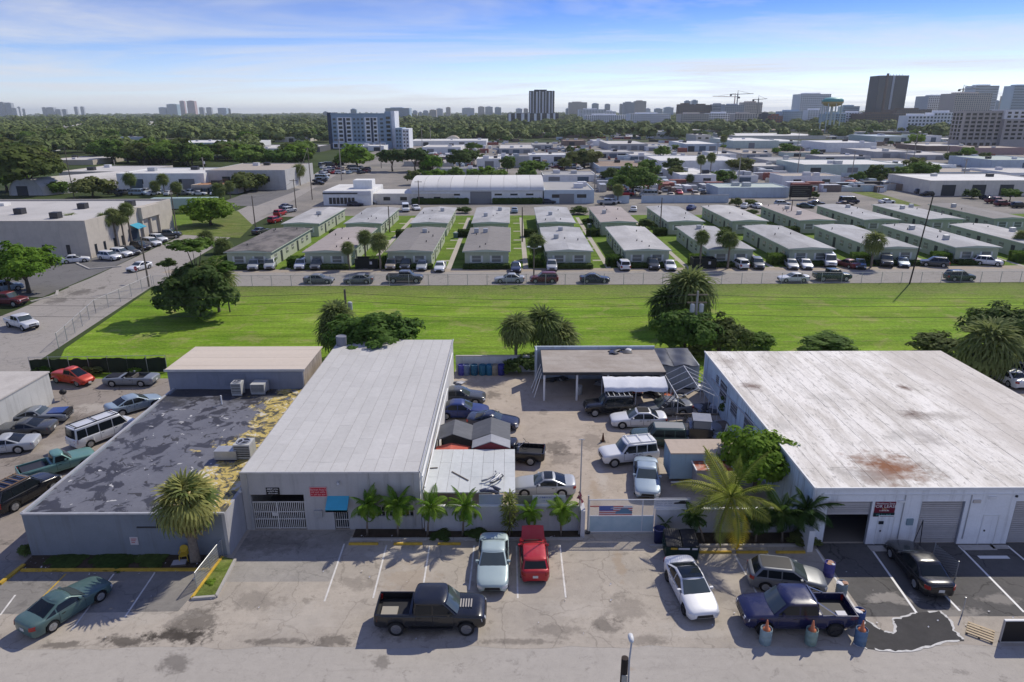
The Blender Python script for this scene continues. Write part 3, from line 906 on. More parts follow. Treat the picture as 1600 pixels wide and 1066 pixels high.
A, B_ = at(1529, 871), at(1576, 871)
MB().bar((A[0], A[1], .013), (B_[0], B_[1], .013), .3, .004).build('parking_line', WHITE, apron)
# tar-dark resurfaced patch with its pale dried rim
rim = [(1352, 968), (1372, 982), (1385, 988), (1398, 990), (1398, 975), (1393, 968), (1410, 965), (1430, 958), (1470, 955), (1476, 962), (1486, 972), (1490, 985), (1498, 992), (1507, 1002), (1480, 1003), (1455, 1010), (1430, 1016), (1405, 1019), (1380, 1017), (1355, 1014), (1335, 1008), (1340, 985)]
rp = [at(*p) for p in rim]
M_TAR = asphalt_mat('damp_dark_asphalt', (0.058, 0.056, 0.055), (0.085, 0.082, 0.078), [], 0.5, 0.6, 0.0, 0.15)
M_CRUST = flat('dried_paint_rim', (0.58, 0.57, 0.54), 0.9, var=0.3, scale=4)
patch = ground_sheet('asphalt_patch', rp, 0.017, M_TAR)
cxm, cym = sum(p[0] for p in rp)/len(rp), sum(p[1] for p in rp)/len(rp)
rim_mb = MB()
fine = []
for i in range(len(rp)):
	a, b = Vector(rp[i]), Vector(rp[(i+1) % len(rp)])
	for t in np.linspace(0, 1, 5)[:-1]:
		q = a.lerp(b, t); d = (b - a).normalized(); n_ = Vector((d.y, -d.x))
		fine.append((q + n_ * rng.uniform(-.05, .05), n_ * rng.uniform(.03, .09)))
for i in range(len(fine)):
	(a, na), (b, nb) = fine[i], fine[(i+1) % len(fine)]
	if i % 23 in (5, 6): continue
	rim_mb.add([(a.x-na.x, a.y-na.y, .020), (a.x+na.x, a.y+na.y, .020), (b.x+nb.x, b.y+nb.y, .020), (b.x-nb.x, b.y-nb.y, .020)], [(0, 1, 2, 3)])
rim_mb.build('pale_rim', M_CRUST, patch)
# concrete strip along the apron's doors
for (u0, u1, v0, v1) in [(1362, 1385, 853, 862), (1385, 1430, 853, 860), (1505, 1550, 852, 860), (1552, 1572, 852, 858)]:
	x0, y0 = at(u0, v1); x1, y1 = at(u1, v0)
	MB().box(x0, x1, y0, y1, 0, .03).build('concrete_pad', CONC, apron)
# garden walks between the houses
lawn = bpy.data.objects['housing_lawn']
HX = [-50.3, -36.6, -22.1, -8.6, 5.9, 19.7, 34.6, 48.9, 64.2, 78.9, 93.6, 108.6]
for x in HX[:-1]:
	MB().box(x + 10.6, x + 11.5, 118.6, 180, .010, .022).build('garden_path', M_PATH, lawn)
	for y in (125, 137, 146.5, 158, 170):
		MB().box(x + 9.0, x + 10.6, y, y + .9, .010, .020).build('garden_path', M_PATH, lawn)
# ------------------------------------------------------------------ front row: three workshops and the yard between them
M_LWALL = wallmat('blue_grey_wall_paint', (0.20, 0.225, 0.255), amt=0.4)
M_LWALL2 = wallmat('sun_lightened_end_wall', (0.40, 0.40, 0.41), amt=0.35)  # paler than the front: sunlight on this side is put in the colour
M_CWALL = wallmat('grey_stucco_wall', (0.44, 0.43, 0.42), amt=0.4, var=0.07)
M_CSIDE = wallmat('sun_lightened_side_wall', (0.62, 0.62, 0.60), amt=0.45)  # grey workshop's sunny side, the sunlight mixed into a whiter colour
M_RWALL = wallmat('white_block_wall', (0.82, 0.83, 0.83), dirt=(0.22, 0.20, 0.17), amt=0.45, var=0.08)
M_RSIDE = wallmat('grimy_shade_blued_wall', (0.52, 0.63, 0.70), dirt=(0.05, 0.05, 0.05), amt=0.95, var=0.15)  # blue tint is painted shade on a white wall; the grime is real
M_EDGE = flat('roof_edge_metal', (0.50, 0.50, 0.50), 0.5, 0.3, var=0.15, scale=2)
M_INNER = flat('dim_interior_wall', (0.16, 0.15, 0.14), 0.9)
M_DARKBOARD = flat('dark_sign_board', (0.018, 0.016, 0.016), 0.5)
M_TXT = flat('white_sign_lettering', (0.75, 0.75, 0.73), 0.6)
M_SOIL = asphalt_mat('planter_soil', (0.075, 0.058, 0.042), (0.045, 0.036, 0.028), [], 0.6, 1.2, 0.0, 0.35)

# --- low building with the patched black roof
N = NT('patched_membrane_roof'); p = N.coords()
base = N.mix(N.ramp(N.noise(p, 0.35, 5, .6), .3, .7), (0.125, 0.128, 0.15), (0.165, 0.168, 0.19))
n1 = N.noise(p, 0.62, 5, .62, .7)
cc = N.mix(N.ramp(n1, .535, .56, 0, 1), base, (0.052, 0.050, 0.054))
n2 = N.noise(N.scaled(p, 1, 1, 1, .6), 1.25, 4, .6, .9)
cc = N.mix(N.ramp(n2, .615, .63, 0, 1), cc, (0.047, 0.046, 0.05))
cc = N.mix(N.ramp(N.noise(p, 1.3, 4, .6, .5), .665, .675, 0, .9), cc, (0.58, 0.57, 0.54))
sx = N.node('ShaderNodeSeparateXYZ'); N.l.new(p, sx.inputs[0])
wob = N.noise(p, .45, 5, .65)
east = N.math('ADD', sx.outputs[0], N.ramp(wob, .2, .8, -3.2, 3.2))
ymask = N.math('MULTIPLY', N.ramp(east, -21.3, -20.9, 0, 1), N.ramp(N.noise(p, .8, 4, .6, 1.0), .36, .40))
ynz = N.noise(p, 1.1, 5, .7, .8)
foam = N.mix(N.ramp(ynz, .44, .48), (0.085, 0.08, 0.055), (0.52, 0.40, 0.115))
foam = N.mix(N.ramp(ynz, .56, .58), foam, (0.60, 0.56, 0.46))
cc = N.mix(ymask, cc, foam)
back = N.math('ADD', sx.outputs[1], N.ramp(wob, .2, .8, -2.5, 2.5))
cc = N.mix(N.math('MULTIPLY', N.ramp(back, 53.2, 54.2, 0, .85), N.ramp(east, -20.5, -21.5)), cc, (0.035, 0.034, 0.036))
fine = N.noise(p, 7, 4, .7)
cc = N.mix(1.0, cc, N.grey(N.ramp(fine, .2, .8, .85, 1.15)), 'MULTIPLY')
M_LROOF = fin(N, cc, N.ramp(n1, .53, .57, .65, .45), 0, .4, bump=n1, bstr=.5, bdist=.05)

def shell(mb, x0, x1, y0, y1, z1, t=.25, front=(), right=(), left=()):
	mb.wall_x(x0, x1, y0, y0 + t, 0, z1, front)
	mb.box(x0, x1, y1 - t, y1, 0, z1)
	mb.box(x0, x0 + t, y0 + t, y1 - t, 0, z1); mb.box(x1 - t, x1, y0 + t, y1 - t, 0, z1)
bl = empty('low_workshop', (-23.6, 46.4, 0), 0, 'low blue-grey workshop with a peeling black roof and yellow foam patches', 'building')
def rel(e, fn):      # children of an unrotated Empty keep world coordinates
	return (-e.location.x, -e.location.y, -e.location.z)
def kid(mb, name, mat, e, smooth=False):
	return mb.build(name, mat, e, loc=rel(e, 0), smooth=smooth)
LX0, LX1, LY0, LY1, LZ = -29.75, -17.45, 36.45, 56.4, 2.95
m = MB(); m.box(LX0, LX1 - .2, LY0, LY0 + .25, 0, LZ); kid(m, 'front_wall', M_LWALL, bl)
m = MB(); m.box(LX1 - .2, LX1, LY0, LY1, 0, LZ); kid(m, 'side_wall', M_LWALL2, bl)
m = MB(); m.box(LX0, LX0 + .25, LY0 + .25, LY1, 0, LZ); kid(m, 'side_wall', M_LWALL, bl)
m = MB(); m.grid([[(x, y, LZ - .02 + .05*math.sin(x*1.3)*math.sin(y*.9)) for x in np.linspace(LX0 + .02, LX1 - .02, 25)] for y in np.linspace(LY0 + .02, LY1, 31)]); kid(m, 'roof', M_LROOF, bl, True)
for a, b in (((LX0, LY0, LZ + .05), (LX1, LY0, LZ + .05)), ((LX0, LY0, LZ + .05), (LX0, LY1, LZ + .05))):
	m = MB().bar(a, b, .14, .10); kid(m, 'roof_edge', M_EDGE, bl)
m = MB().box(-22.9, -21.2, LY0 - .05, LY0, 2.0, 2.08); kid(m, 'wall_pipe', DSTEEL, bl)
m = MB().box(-21.65, -21.58, LY0 - .05, LY0, 2.08, 2.9); kid(m, 'wall_pipe', DSTEEL, bl)
# notice on the low wall
sx_, sy_ = x_at(210, 846, LY0), height_at(210, 845, LY0)
sg = empty('wall_notice', (sx_, LY0 - .02, sy_), 0, 'small white notice with faded red print on the blue-grey wall', 'sign')
MB().box(-.25, .25, -.012, .012, -.27, .27).build('board', flat('notice_white', (.55, .50, .50), .6), sg)
for k, zz_ in enumerate((.14, .02, -.10)):
	MB().box(-.17, .17 - .06*k, -.018, -.011, zz_ - .03, zz_ + .03).build('print_line', flat('faded_red_print', (.42, .14, .15), .6), sg)

# --- cream-roofed block behind it
bb = empty('rear_block', (-24.2, 59.4, 0), 0, 'grey-blue block with a flat cream roof behind the peeling roof', 'building')
m = MB(); shell(m, -30.1, -18.3, 56.42, 62.5, 4.72); kid(m, 'walls', wallmat('bluish_block_wall', (.23, .25, .30), amt=.3), bb)
m = MB().box(-18.298, -18.27, 56.6, 62.5, 0, 4.6); kid(m, 'side_cladding', wallmat('stained_tan_wall', (.36, .31, .26), dirt=(.06, .05, .045), amt=.9, var=.25), bb)
M_CREAM = roofmat('cream_roof', (0.60, 0.52, 0.43), (0.50, 0.42, 0.34), .6, .5, (.12, 1.2), orand=.03, speck=.05)
for k in range(6):
	y0 = 56.3 + k*1.04
	m = MB().box(-30.25, -18.1, y0, y0 + 1.03, 4.72 + .004*(k % 2), 4.80 + .006*(k % 2)); kid(m, 'roof_sheet', M_CREAM, bb)
m = MB().box(-30.3, -18.05, 56.24, 56.3, 4.62, 4.83); kid(m, 'roof_edge', M_EDGE, bb)
for x in (-27.6, -25.2):
	m = MB().box(x, x + 1.9, 56.395, 56.42, 3.25, 4.35); kid(m, 'boarded_panel', flat('boarded_panel', (.20, .22, .27), .8, var=.15), bb)

# --- grey workshop
CX0, CX1, CY0, CY1, CZ = -17.42, -5.95, 39.2, 66.2, 4.18
gx0, gx1 = x_at(398, 825, CY0), x_at(480, 825, CY0)
gzt = height_at(430, 773, CY0)
dx0, dx1 = x_at(524, 825, CY0), x_at(547, 825, CY0)
bc = empty('grey_workshop', (-11.7, 52.7, 0), 0, 'long grey workshop with a flat sheeted roof and a barred white gate', 'building')
vents = [(x_at(u, 800, CY0), x_at(u + 24, 800, CY0), 1.0, 1.7) for u in (558, 590, 622)]
m = MB(); m.wall_x(CX0, CX1, CY0, CY0 + .25, 0, CZ, [(gx0, gx1, 0, gzt), (dx0, dx1, 0, 2.05)] + vents); kid(m, 'front_wall', M_CWALL, bc)
m = MB(); m.box(CX0, CX1, CY1 - .25, CY1, 0, CZ); kid(m, 'rear_wall', M_CWALL, bc)
m = MB(); m.box(CX0, CX0 + .25, CY0 + .25, CY1 - .25, 0, CZ); kid(m, 'side_wall', M_CWALL, bc)
m = MB(); m.box(CX1 - .25, CX1, CY0 + .25, CY1 - .25, 0, CZ); kid(m, 'side_wall', M_CSIDE, bc)
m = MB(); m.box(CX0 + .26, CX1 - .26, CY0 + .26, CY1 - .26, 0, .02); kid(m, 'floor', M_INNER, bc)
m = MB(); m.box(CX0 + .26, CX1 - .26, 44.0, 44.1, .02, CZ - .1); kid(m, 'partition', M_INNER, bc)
m = MB(); m.box(CX0, CX1, CY0, CY1, CZ, CZ + .04); roofslab = kid(m, 'roof', flat('roof_lap_gap', (.33, .32, .31), .9, var=.1), bc)  # slab tone shows as darker joints between the roof sheets
M_CROOF = roofmat('grey_cap_sheet', (0.50, 0.49, 0.465), (0.58, 0.57, 0.545), .7, .22, (1, .6), .35, .7, orand=.04, speck=.07)
ncol = 12; cw = (CX1 - CX0 - .12) / ncol
rng = random.Random(11)
for i in range(ncol):
	y = CY0 + .06
	first = True
	while y < CY1 - .1:
		ln = rng.uniform(2.0, 3.4) if not first else rng.uniform(.8, 3.2)
		first = False
		y1 = min(y + ln, CY1 - .06)
		if CY1 - y1 < .7: y1 = CY1 - .06
		z0 = CZ + .042 + rng.uniform(0, .006)
		m = MB(); x0 = CX0 + .06 + i*cw
		m.add([(x0 + .012, y + .010, z0), (x0 + cw - .012, y + .010, z0), (x0 + cw - .012, y1 - .010, z0 + .004), (x0 + .012, y1 - .010, z0 + .004)] +
              [(x0 + .012, y + .010, z0 + .014), (x0 + cw - .012, y + .010, z0 + .012), (x0 + cw - .012, y1 - .010, z0 + .018), (x0 + .012, y1 - .010, z0 + .016)],
              [(4, 5, 6, 7), (0, 1, 5, 4), (1, 2, 6, 5), (2, 3, 7, 6), (3, 0, 4, 7)])
		m.build('roof_sheet', M_CROOF, roofslab)
		y = y1
for a, b, w_ in (((CX0, CY0 - .02, CZ + .03), (CX1, CY0 - .02, CZ + .03), .08), ((CX1 + .03, CY0, CZ + .05), (CX1 + .03, CY1, CZ + .05), .10)):
	m = MB().bar(a, b, w_, .12); kid(m, 'roof_edge', M_EDGE, bc)
m = MB().tube([(CX1 + .16, CY0 + .1, CZ - .35), (CX1 + .16, CY1 - 3, CZ - .35)], .06, 8); kid(m, 'conduit', WHITE, bc)
m = MB().tube([(CX1 + .30, CY0 + .1, CZ - 1.1), (CX1 + .30, 56, CZ - 1.1)], .05, 8); kid(m, 'conduit', WHITE, bc)
m = MB().tube([(CX1 + .1, CY0 + .08, 0.1), (CX1 + .1, CY0 + .08, CZ)], .05, 8); kid(m, 'downpipe', WHITE, bc)
# breeze-block vents
for (a, b, z0, z1) in vents:
	v = kid(MB().box(a, b, CY0 + .10, CY0 + .14, z0, z1), 'vent_window', DWIN, bc)
	for k in range(1, 4):
		x = a + (b - a)*k/4
		MB().box(x - .03, x + .03, CY0 + .02, CY0 + .10, z0, z1).build('mullion', M_CWALL, v)
	MB().box(a, b, CY0 + .03, CY0 + .09, (z0 + z1)/2 - .03, (z0 + z1)/2 + .03).build('transom', M_CWALL, v)
# barred gate in the big opening
gate_h = height_at(430, 785, CY0)
M_GATE = flat('white_gate_paint', (.62, .60, .56), .55, var=.12, scale=3)
gt = kid(MB().box(gx0 + .04, gx1 - .04, CY0 + .08, CY0 + .13, gate_h - .06, gate_h), 'gate', M_GATE, bc)
for z in (.06, gate_h*.36, gate_h*.62):
	MB().box(gx0 + .04, gx1 - .04, CY0 + .07, CY0 + .12, z, z + .05).build('gate_rail', M_GATE, gt)
nb = 27
bar_me = MB().box(-.022, .022, -.02, .02, 0.05, gate_h - .05).mesh('gate_bar', [M_GATE])
for k in range(nb):
	put('gate_bar', bar_me, gt, (gx0 + .07 + (gx1 - gx0 - .14)*k/(nb - 1), CY0 + .145, 0))
xm = (gx0 + gx1)/2 - .1
MB().box(xm - .04, xm + .04, CY0 + .04, CY0 + .09, .04, gate_h).build('gate_post', M_GATE, gt)
MB().box(xm - .35, xm + .0, CY0 + .03, CY0 + .06, gate_h*.5, gate_h*.62).build('gate_plate', M_GATE, gt)
# barred door under the turquoise awning
dr = kid(MB().box(dx0, dx1, CY0 + .16, CY0 + .20, 0, 2.05), 'door', flat('dark_door', (.03, .032, .035), .6), bc)
for k in range(7):
	x = dx0 + .06 + (dx1 - dx0 - .12)*k/6
	MB().box(x - .015, x + .015, CY0 + .10, CY0 + .13, .05, 2.0).build('door_bar', M_GATE, dr)
for z in (.1, .7, 1.3, 1.95): MB().box(dx0 + .03, dx1 - .03, CY0 + .075, CY0 + .10, z, z + .04).build('door_rail', M_GATE, dr)
az = height_at(530, 775, CY0)
ax0, ax1 = dx0 - .32, dx1 + .12
m = MB(); yb, yf, zt, zf = CY0 - .003, CY0 - .75, az, az - .55
m.add([(ax0, yb, zt), (ax1, yb, zt), (ax1, yf, zf), (ax0, yf, zf), (ax0, yb, zt - .05), (ax1, yb, zt - .05), (ax1, yf, zf - .05), (ax0, yf, zf - .05), (ax0, yf, zf - .18), (ax1, yf, zf - .18)],
      [(0, 3, 2, 1), (4, 5, 6, 7), (3, 8, 9, 2), (0, 4, 7, 3), (1, 2, 6, 5), (7, 6, 9, 8)])
kid(m, 'awning', flat('turquoise_awning_cloth', (.055, .36, .52), .7, var=.08, scale=3), bc)
for u, v in ((376, 765), (529, 753)):
	x, z = x_at(u, v, CY0), height_at(u, v, CY0)
	m = MB(); m.lathe([(.05, 0), (.13, -.12), (.12, -.16), (.03, -.18)], 10, c=(x, CY0 - .16, z + .05)); m.bar((x, CY0, z + .1), (x, CY0 - .16, z + .05), .04)
	kid(m, 'wall_lamp', flat('lamp_glass_grey', (.5, .5, .48), .3), bc)
for (x, z0, z1, w_) in ((-9.2, 2.3, 4.1, .025), (-6.4, .3, 4.1, .04), (-17.0, .2, 4.1, .04)): kid(MB().box(x - w_, x + w_, CY0 - .06, CY0, z0, z1), 'conduit', STEEL, bc)
kid(MB().box(-12.85, -12.35, CY0 - .14, CY0, 1.0, 1.5), 'meter_box', STEEL, bc); kid(MB().box(-9.35, -9.05, CY0 - .1, CY0, 2.0, 2.3), 'junction_box', DSTEEL, bc)
# its two signs
def word_marks(e, words_, z, hgt, w, mat, y=-.032):
	"""a line of print too small to read: one low stroke block per letter, grouped in words"""
	words_ = tuple(words_); total = sum(words_) + len(words_) - 1
	st = 1.7*w/max(total, 14); x = -total*st/2
	m = MB(); r_ = random.Random(total*7 + len(words_))
	for wd in words_:
		for k in range(wd):
			hh = hgt*r_.choice((.30, .36, .46)); a = x + k*st
			m.box(a, a + st*.30, y - .006, y, z - hgt*.3, z - hgt*.3 + 2*hh)
			m.box(a + st*.30, a + st*.72, y - .006, y, z - hgt*.3 + (hh if r_.random() < .5 else 0), z - hgt*.3 + (hh if r_.random() < .5 else 0) + hgt*.22)
		x += (wd + 1)*st
	m.build('print_line', mat, e)
def wall_sign(u0, v0, u1, v1, Y, board, name, label, lines, border=None, tm=M_TXT):
	x0, x1 = x_at(u0, (v0 + v1)/2, Y), x_at(u1, (v0 + v1)/2, Y)
	z1, z0 = height_at(u0, v0, Y), height_at(u0, v1, Y)
	e = empty(name, ((x0 + x1)/2, Y - .003, (z0 + z1)/2), 0, label, 'sign')
	w, h = (x1 - x0)/2, (z1 - z0)/2
	MB().box(-w, w, -.03, 0, -h, h).build('board', board, e)
	if border:
		for a in ((-w, w, h*.90, h), (-w, w, -h, -h*.90), (-w, -w*.95, -h, h), (w*.95, w, -h, h)):
			MB().box(a[0], a[1], -.04, -.029, a[2], a[3]).build('border', border, e)
	for txt, zz_, size, sx2, mt in lines:
		if isinstance(txt, str): lettering(txt, e, (0, -.032, zz_*h), size*h, mt or tm, sx=sx2)
		else: word_marks(e, txt, zz_*h, size*h, w, mt or tm)
	return e
PINK = flat('pink_sign_lettering', (.70, .42, .42), .6)
RED = flat('red_sign_board', (.46, .03, .045), .5)
wall_sign(416, 762, 437, 773, CY0, M_DARKBOARD, 'shop_sign', 'small black sign with white lines of text above the barred gate',
          [((8, 6), .62, .40, 0, None), ((8, 4), 0.02, .36, 0, None), ((3, 3, 4), -.6, .40, 0, None)])
wall_sign(484, 761, 511, 776, CY0, RED, 'shop_sign', 'red sign with pale script lettering beside the turquoise awning',
          [("Barman Auto's", .48, .62, .78, PINK), ((4, 4, 6), -.06, .36, 0, PINK), ((2, 3, 3, 4), -.56, .36, 0, PINK)], border=PINK)

# --- white warehouse
RX0, RX1, RY0, RY1, RZ = 18.62, 41.3, 37.4, 62.9, 3.98
br = empty('white_warehouse', (30, 50, 0), 0, 'broad white warehouse with a stained white roof and roller doors', 'building')
def dx(u): return x_at(u, 850, RY0)
dz = height_at(1330, 784, RY0)
doors = [(dx(1284), dx(1352)), (dx(1427), dx(1494)), (dx(1571), dx(1571) + dx(1494) - dx(1427))]
m = MB(); m.wall_x(RX0, RX1, RY0, RY0 + .25, 0, RZ, [(a, b, 0, dz) for a, b in doors]); kid(m, 'front_wall', M_RWALL, br)
m = MB(); m.box(RX0, RX0 + .25, RY0 + .25, RY1 - .25, 0, RZ); kid(m, 'side_wall', M_RSIDE, br)
m = MB(); m.box(RX1 - .25, RX1, RY0 + .25, RY1 - .25, 0, RZ); kid(m, 'side_wall', M_RWALL, br)
m = MB(); m.box(RX0, RX1, RY1 - .25, RY1, 0, RZ); kid(m, 'rear_wall', M_RWALL, br)
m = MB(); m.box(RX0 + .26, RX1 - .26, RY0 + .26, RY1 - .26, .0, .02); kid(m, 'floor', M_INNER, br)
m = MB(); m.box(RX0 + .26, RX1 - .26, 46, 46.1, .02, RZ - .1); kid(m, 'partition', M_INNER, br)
m = MB(); m.box(RX0 - .02, RX1 + .02, RY0 - .02, RY1, RZ, RZ + .05); wslab = kid(m, 'roof', flat('roof_joint_grime', (.16, .15, .14), .9), br)
N = NT('stained_white_roof'); p = N.coords()
f = N.noise(N.scaled(p, 1.6, .28), .55, 6, .72, .2)
cc = N.mix(N.ramp(f, .42, .60, 0, .85), (0.82, 0.785, 0.72), (0.56, 0.52, 0.455))
f2 = N.noise(N.scaled(p, 2.4, .7), 1.5, 5, .75)
cc = N.mix(N.ramp(f2, .55, .66, 0, .8), cc, (0.34, 0.32, 0.285))
f3 = N.noise(N.scaled(p, 5.5, .55), .8, 4, .7)
cc = N.mix(N.ramp(f3, .60, .72, 0, .7), cc, (.26, .24, .21))
sx = N.node('ShaderNodeSeparateXYZ'); N.l.new(p, sx.inputs[0])
tan = N.math('ADD', sx.outputs[0], N.ramp(N.noise(p, .25, 4), .2, .8, -2.5, 2.5))
cc = N.mix(N.ramp(tan, 33.5, 36.0, 0, .55), cc, (0.52, 0.47, 0.41))
for (u, v, ru, rv, a, c_) in [(1400, 735, 62, 20, .85, (.30, .28, .24)), (1388, 733, 46, 20, 1.0, (.24, .095, .04)), (1345, 742, 40, 10, .6, (.36, .34, .31)), (1175, 605, 11, 6, .9, (.16, .10, .075)), (1141, 567, 12, 8, .5, (.25, .2, .17)),
		(1412, 607, 8, 4, .9, (.13, .07, .05)), (1425, 648, 22, 7, .9, (.14, .09, .07)), (1475, 651, 40, 6, .6, (.36, .33, .29)), (1450, 685, 22, 12, .6, (.36, .33, .30)), (1400, 683, 16, 8, .5, (.42, .40, .36)), (1225, 668, 14, 10, .5, (.40, .38, .34)), (1300, 625, 30, 10, .4, (.42, .40, .36))]:
	x, y = at(u, v, RZ); x1, _ = at(u + ru, v, RZ); _, y1 = at(u, v - rv, RZ)
	b = N.blot(p, x, y, abs(x1 - x), abs(y1 - y), 0, .8, .8, .9)
	cc = N.mix(N.math('MULTIPLY', b, a), cc, c_)
g_ = N.noise(p, 6, 4, .75)
cc = N.mix(1.0, cc, N.grey(N.ramp(g_, .2, .8, .9, 1.07)), 'MULTIPLY')
oi = N.node('ShaderNodeObjectInfo').outputs['Random']
cc = N.mix(1.0, cc, N.grey(N.ramp(oi, 0, 1, .94, 1.03)), 'MULTIPLY')
M_WROOF = fin(N, cc, .8, 0, .3, bump=f2, bstr=.3, bdist=.02)
rng = random.Random(21)
ncol = 23; cw = (RX1 - RX0) / ncol
for i in range(ncol):
	y = RY0
	first = True
	while y < RY1 - .05:
		ln = rng.uniform(4.5, 8.5) if not first else rng.uniform(1.5, 7)
		first = False
		y1 = min(y + ln, RY1 - .02)
		if RY1 - y1 < 1.5: y1 = RY1 - .02
		g0, g1 = rng.uniform(.002, .022), rng.uniform(.002, .012)
		x0 = RX0 + i*cw; z0 = RZ + .052 + rng.uniform(0, .012)
		MB().box(x0 + g0, x0 + cw - g1, y + .006, y1 - .008, RZ + .03, z0 + .01).build('roof_sheet', M_WROOF, wslab)
		y = y1
m = MB().bar((RX0 - .05, RY0 - .05, RZ + .03), (RX1, RY0 - .05, RZ + .03), .08, .16); kid(m, 'roof_edge', WHITE, br)
m = MB().bar((RX0 - .05, RY0 - .1, RZ + .03), (RX0 - .05, RY1, RZ + .03), .10, .16); kid(m, 'roof_edge', WHITE, br)
M_SLAT = flat('grey_roller_slat', (.50, .48, .47), .55, .2, var=.08, scale=2, orand=.08)
for k, (a, b) in enumerate(doors):
	z_lo = 0.02 if k else height_at(1320, 806, RY0)
	d_ = kid(MB().box(a, b, RY0 + .20, RY0 + .22, z_lo, dz), 'roller_door', DSTEEL, br)
	n_ = max(3, int(round((dz - z_lo)/.155)))
	h = (dz - z_lo)/n_
	sm = MB().box(a + .01, b - .01, RY0 + .135, RY0 + .195, .012, h - .012).mesh('door_slat', [M_SLAT])
	for q in range(n_): put('door_slat', sm, d_, (0, 0, z_lo + q*h))
	for x in (a, b):
		MB().box(x - .05, x + .05, RY0 + .03, RY0 + .13, 0, dz).build('door_track', flat('door_track_paint', (.30, .31, .33), .6), d_)
# personnel doors, meters, floodlights, vents on the front
for u in (1380, 1542):
	x = x_at(u, 835, RY0)
	d_ = kid(MB().box(x - .45, x + .45, RY0 - .022, RY0, .05, 2.05), 'door', M_RWALL, br)
	MB().box(x - .30, x - .22, RY0 - .07, RY0 - .023, .95, 1.05).build('handle', DSTEEL, d_)
	for a in ((x - .52, x - .46, 0, 2.12), (x + .46, x + .52, 0, 2.12), (x - .46, x + .46, 2.06, 2.12)):
		MB().box(a[0], a[1], RY0 - .04, RY0, a[2], a[3]).build('frame', WHITE, d_)
for (u, v, w_, h_, mt, nm) in [(1376, 816, .14, .10, DWIN, 'mail_slot'), (1421, 815, .20, .22, flat('pale_blue_panel', (.22, .30, .33), .6), 'electric_panel'), (1526, 783, .22, .10, flat('floodlight_housing', (.55, .5, .45), .5), 'floodlight'), (1550, 777, .22, .08, WHITE, 'floodlight'), (1409, 783, .2, .06, WHITE, 'floodlight'), (1588, 775, .06, .06, DSTEEL, 'camera_unit')]:
	x, z = x_at(u, v, RY0), height_at(u, v, RY0)
	kid(MB().box(x - w_, x + w_, RY0 - .09, RY0, z - h_, z + h_), nm, mt, br)
kid(MB().box(RX0 + .3, RX1 - .3, RY0 - .05, RY0, RZ - .42, RZ - .37), 'conduit', WHITE, br)
for u in (1406, 1508): x = x_at(u, 820, RY0); kid(MB().box(x - .025, x + .025, RY0 - .045, RY0, .4, RZ - .42), 'conduit', STEEL, br)
# windows in the grimy side wall
for (yc, w_, z0, z1) in [(58.3, .35, 2.5, 3.3), (56.4, .9, 1.8, 3.35), (53.3, .8, 1.7, 2.8), (49.6, 1.0, 1.0, 3.2)]:
	wn_ = kid(MB().box(RX0 - .03, RX0, yc - w_, yc + w_, z0, z1), 'side_window', flat('grimy_jalousie', (.10, .11, .12), .5, var=.3, scale=3), br)
	for q in range(4):
		zz_ = z0 + (z1 - z0)*(q + .5)/4
		MB().box(RX0 - .07, RX0 - .031, yc - w_, yc + w_, zz_ - .05, zz_ + .03).build('louver', STEEL, wn_)
m = MB().tube([(RX0 - .06, RY0 + 9, 3.3), (RX0 - .06, RY1 - 3, 2.4)], .06, 8); kid(m, 'wall_pipe', STEEL, br)
fl = wall_sign(1366, 784, 1398, 807, RY0, flat('maroon_sign_board', (.16, .012, .03), .5), 'lease_sign', 'maroon and black FOR LEASE sign beside the half-open roller door',
          [('Warehouse Space', .78, .36, .85, None), ('FOR LEASE', .38, .56, 1.05, None), ((4,), .02, .26, 0, flat('gold_sign_lettering', (.65, .42, .2), .6)), ((8,), -.18, .2, 0, None), ((3, 3, 4), -.74, .26, 0, flat('teal_sign_lettering', (.10, .30, .30), .6))])
MB().box(-.66, .66, -.0345, -.030, -.50, -.24).build('band', flat('dark_green_band', (.012, .03, .03), .5), fl)
# leaning awning pole by the second door
ld = empty('leaning_pipe_frame', (dx(1427), RY0 - .5, 0), 0, 'thin bent steel pipe leaning beside the second roller door', 'pipe frame')
MB().tube([(-.35, .1, 0), (.28, .46, 1.75), (.30, .3, 0)], .03, 6).build('pipe', DSTEEL, ld)
# ------------------------------------------------------------------ the yard: walls, gate, sheds, barrels, clutter
M_YW = wallmat('yard_wall_paint', (0.52, 0.52, 0.53), amt=.3)
WZ = 1.86
yw = empty('yard_wall', (-.8, 39.0, 0), 0, 'low grey-white yard wall behind the row of small palms', 'wall')
kid(MB().box(-5.7, 4.35, 38.92, 39.12, 0, WZ), 'wall', M_YW, yw)
kid(MB().box(-5.72, 4.38, 38.90, 39.14, WZ, WZ + .05), 'coping', WHITE, yw)
kid(MB().box(4.35, 4.62, 38.2, 39.16, 0, WZ + .1), 'end_pier', M_YW, yw)
yw2 = empty('yard_wall', (14, 38.75, 0), 0, 'low grey-white yard wall behind the coconut palm', 'wall')
kid(MB().box(9.2, 18.6, 38.66, 38.86, 0, 1.75), 'wall', M_YW, yw2)
kid(MB().box(9.18, 18.6, 38.64, 38.88, 1.75, 1.80), 'coping', WHITE, yw2)
kid(MB().box(18.25, 18.61, 36.6, 37.9, 0, 1.5), 'buttress', WHITE, yw2)
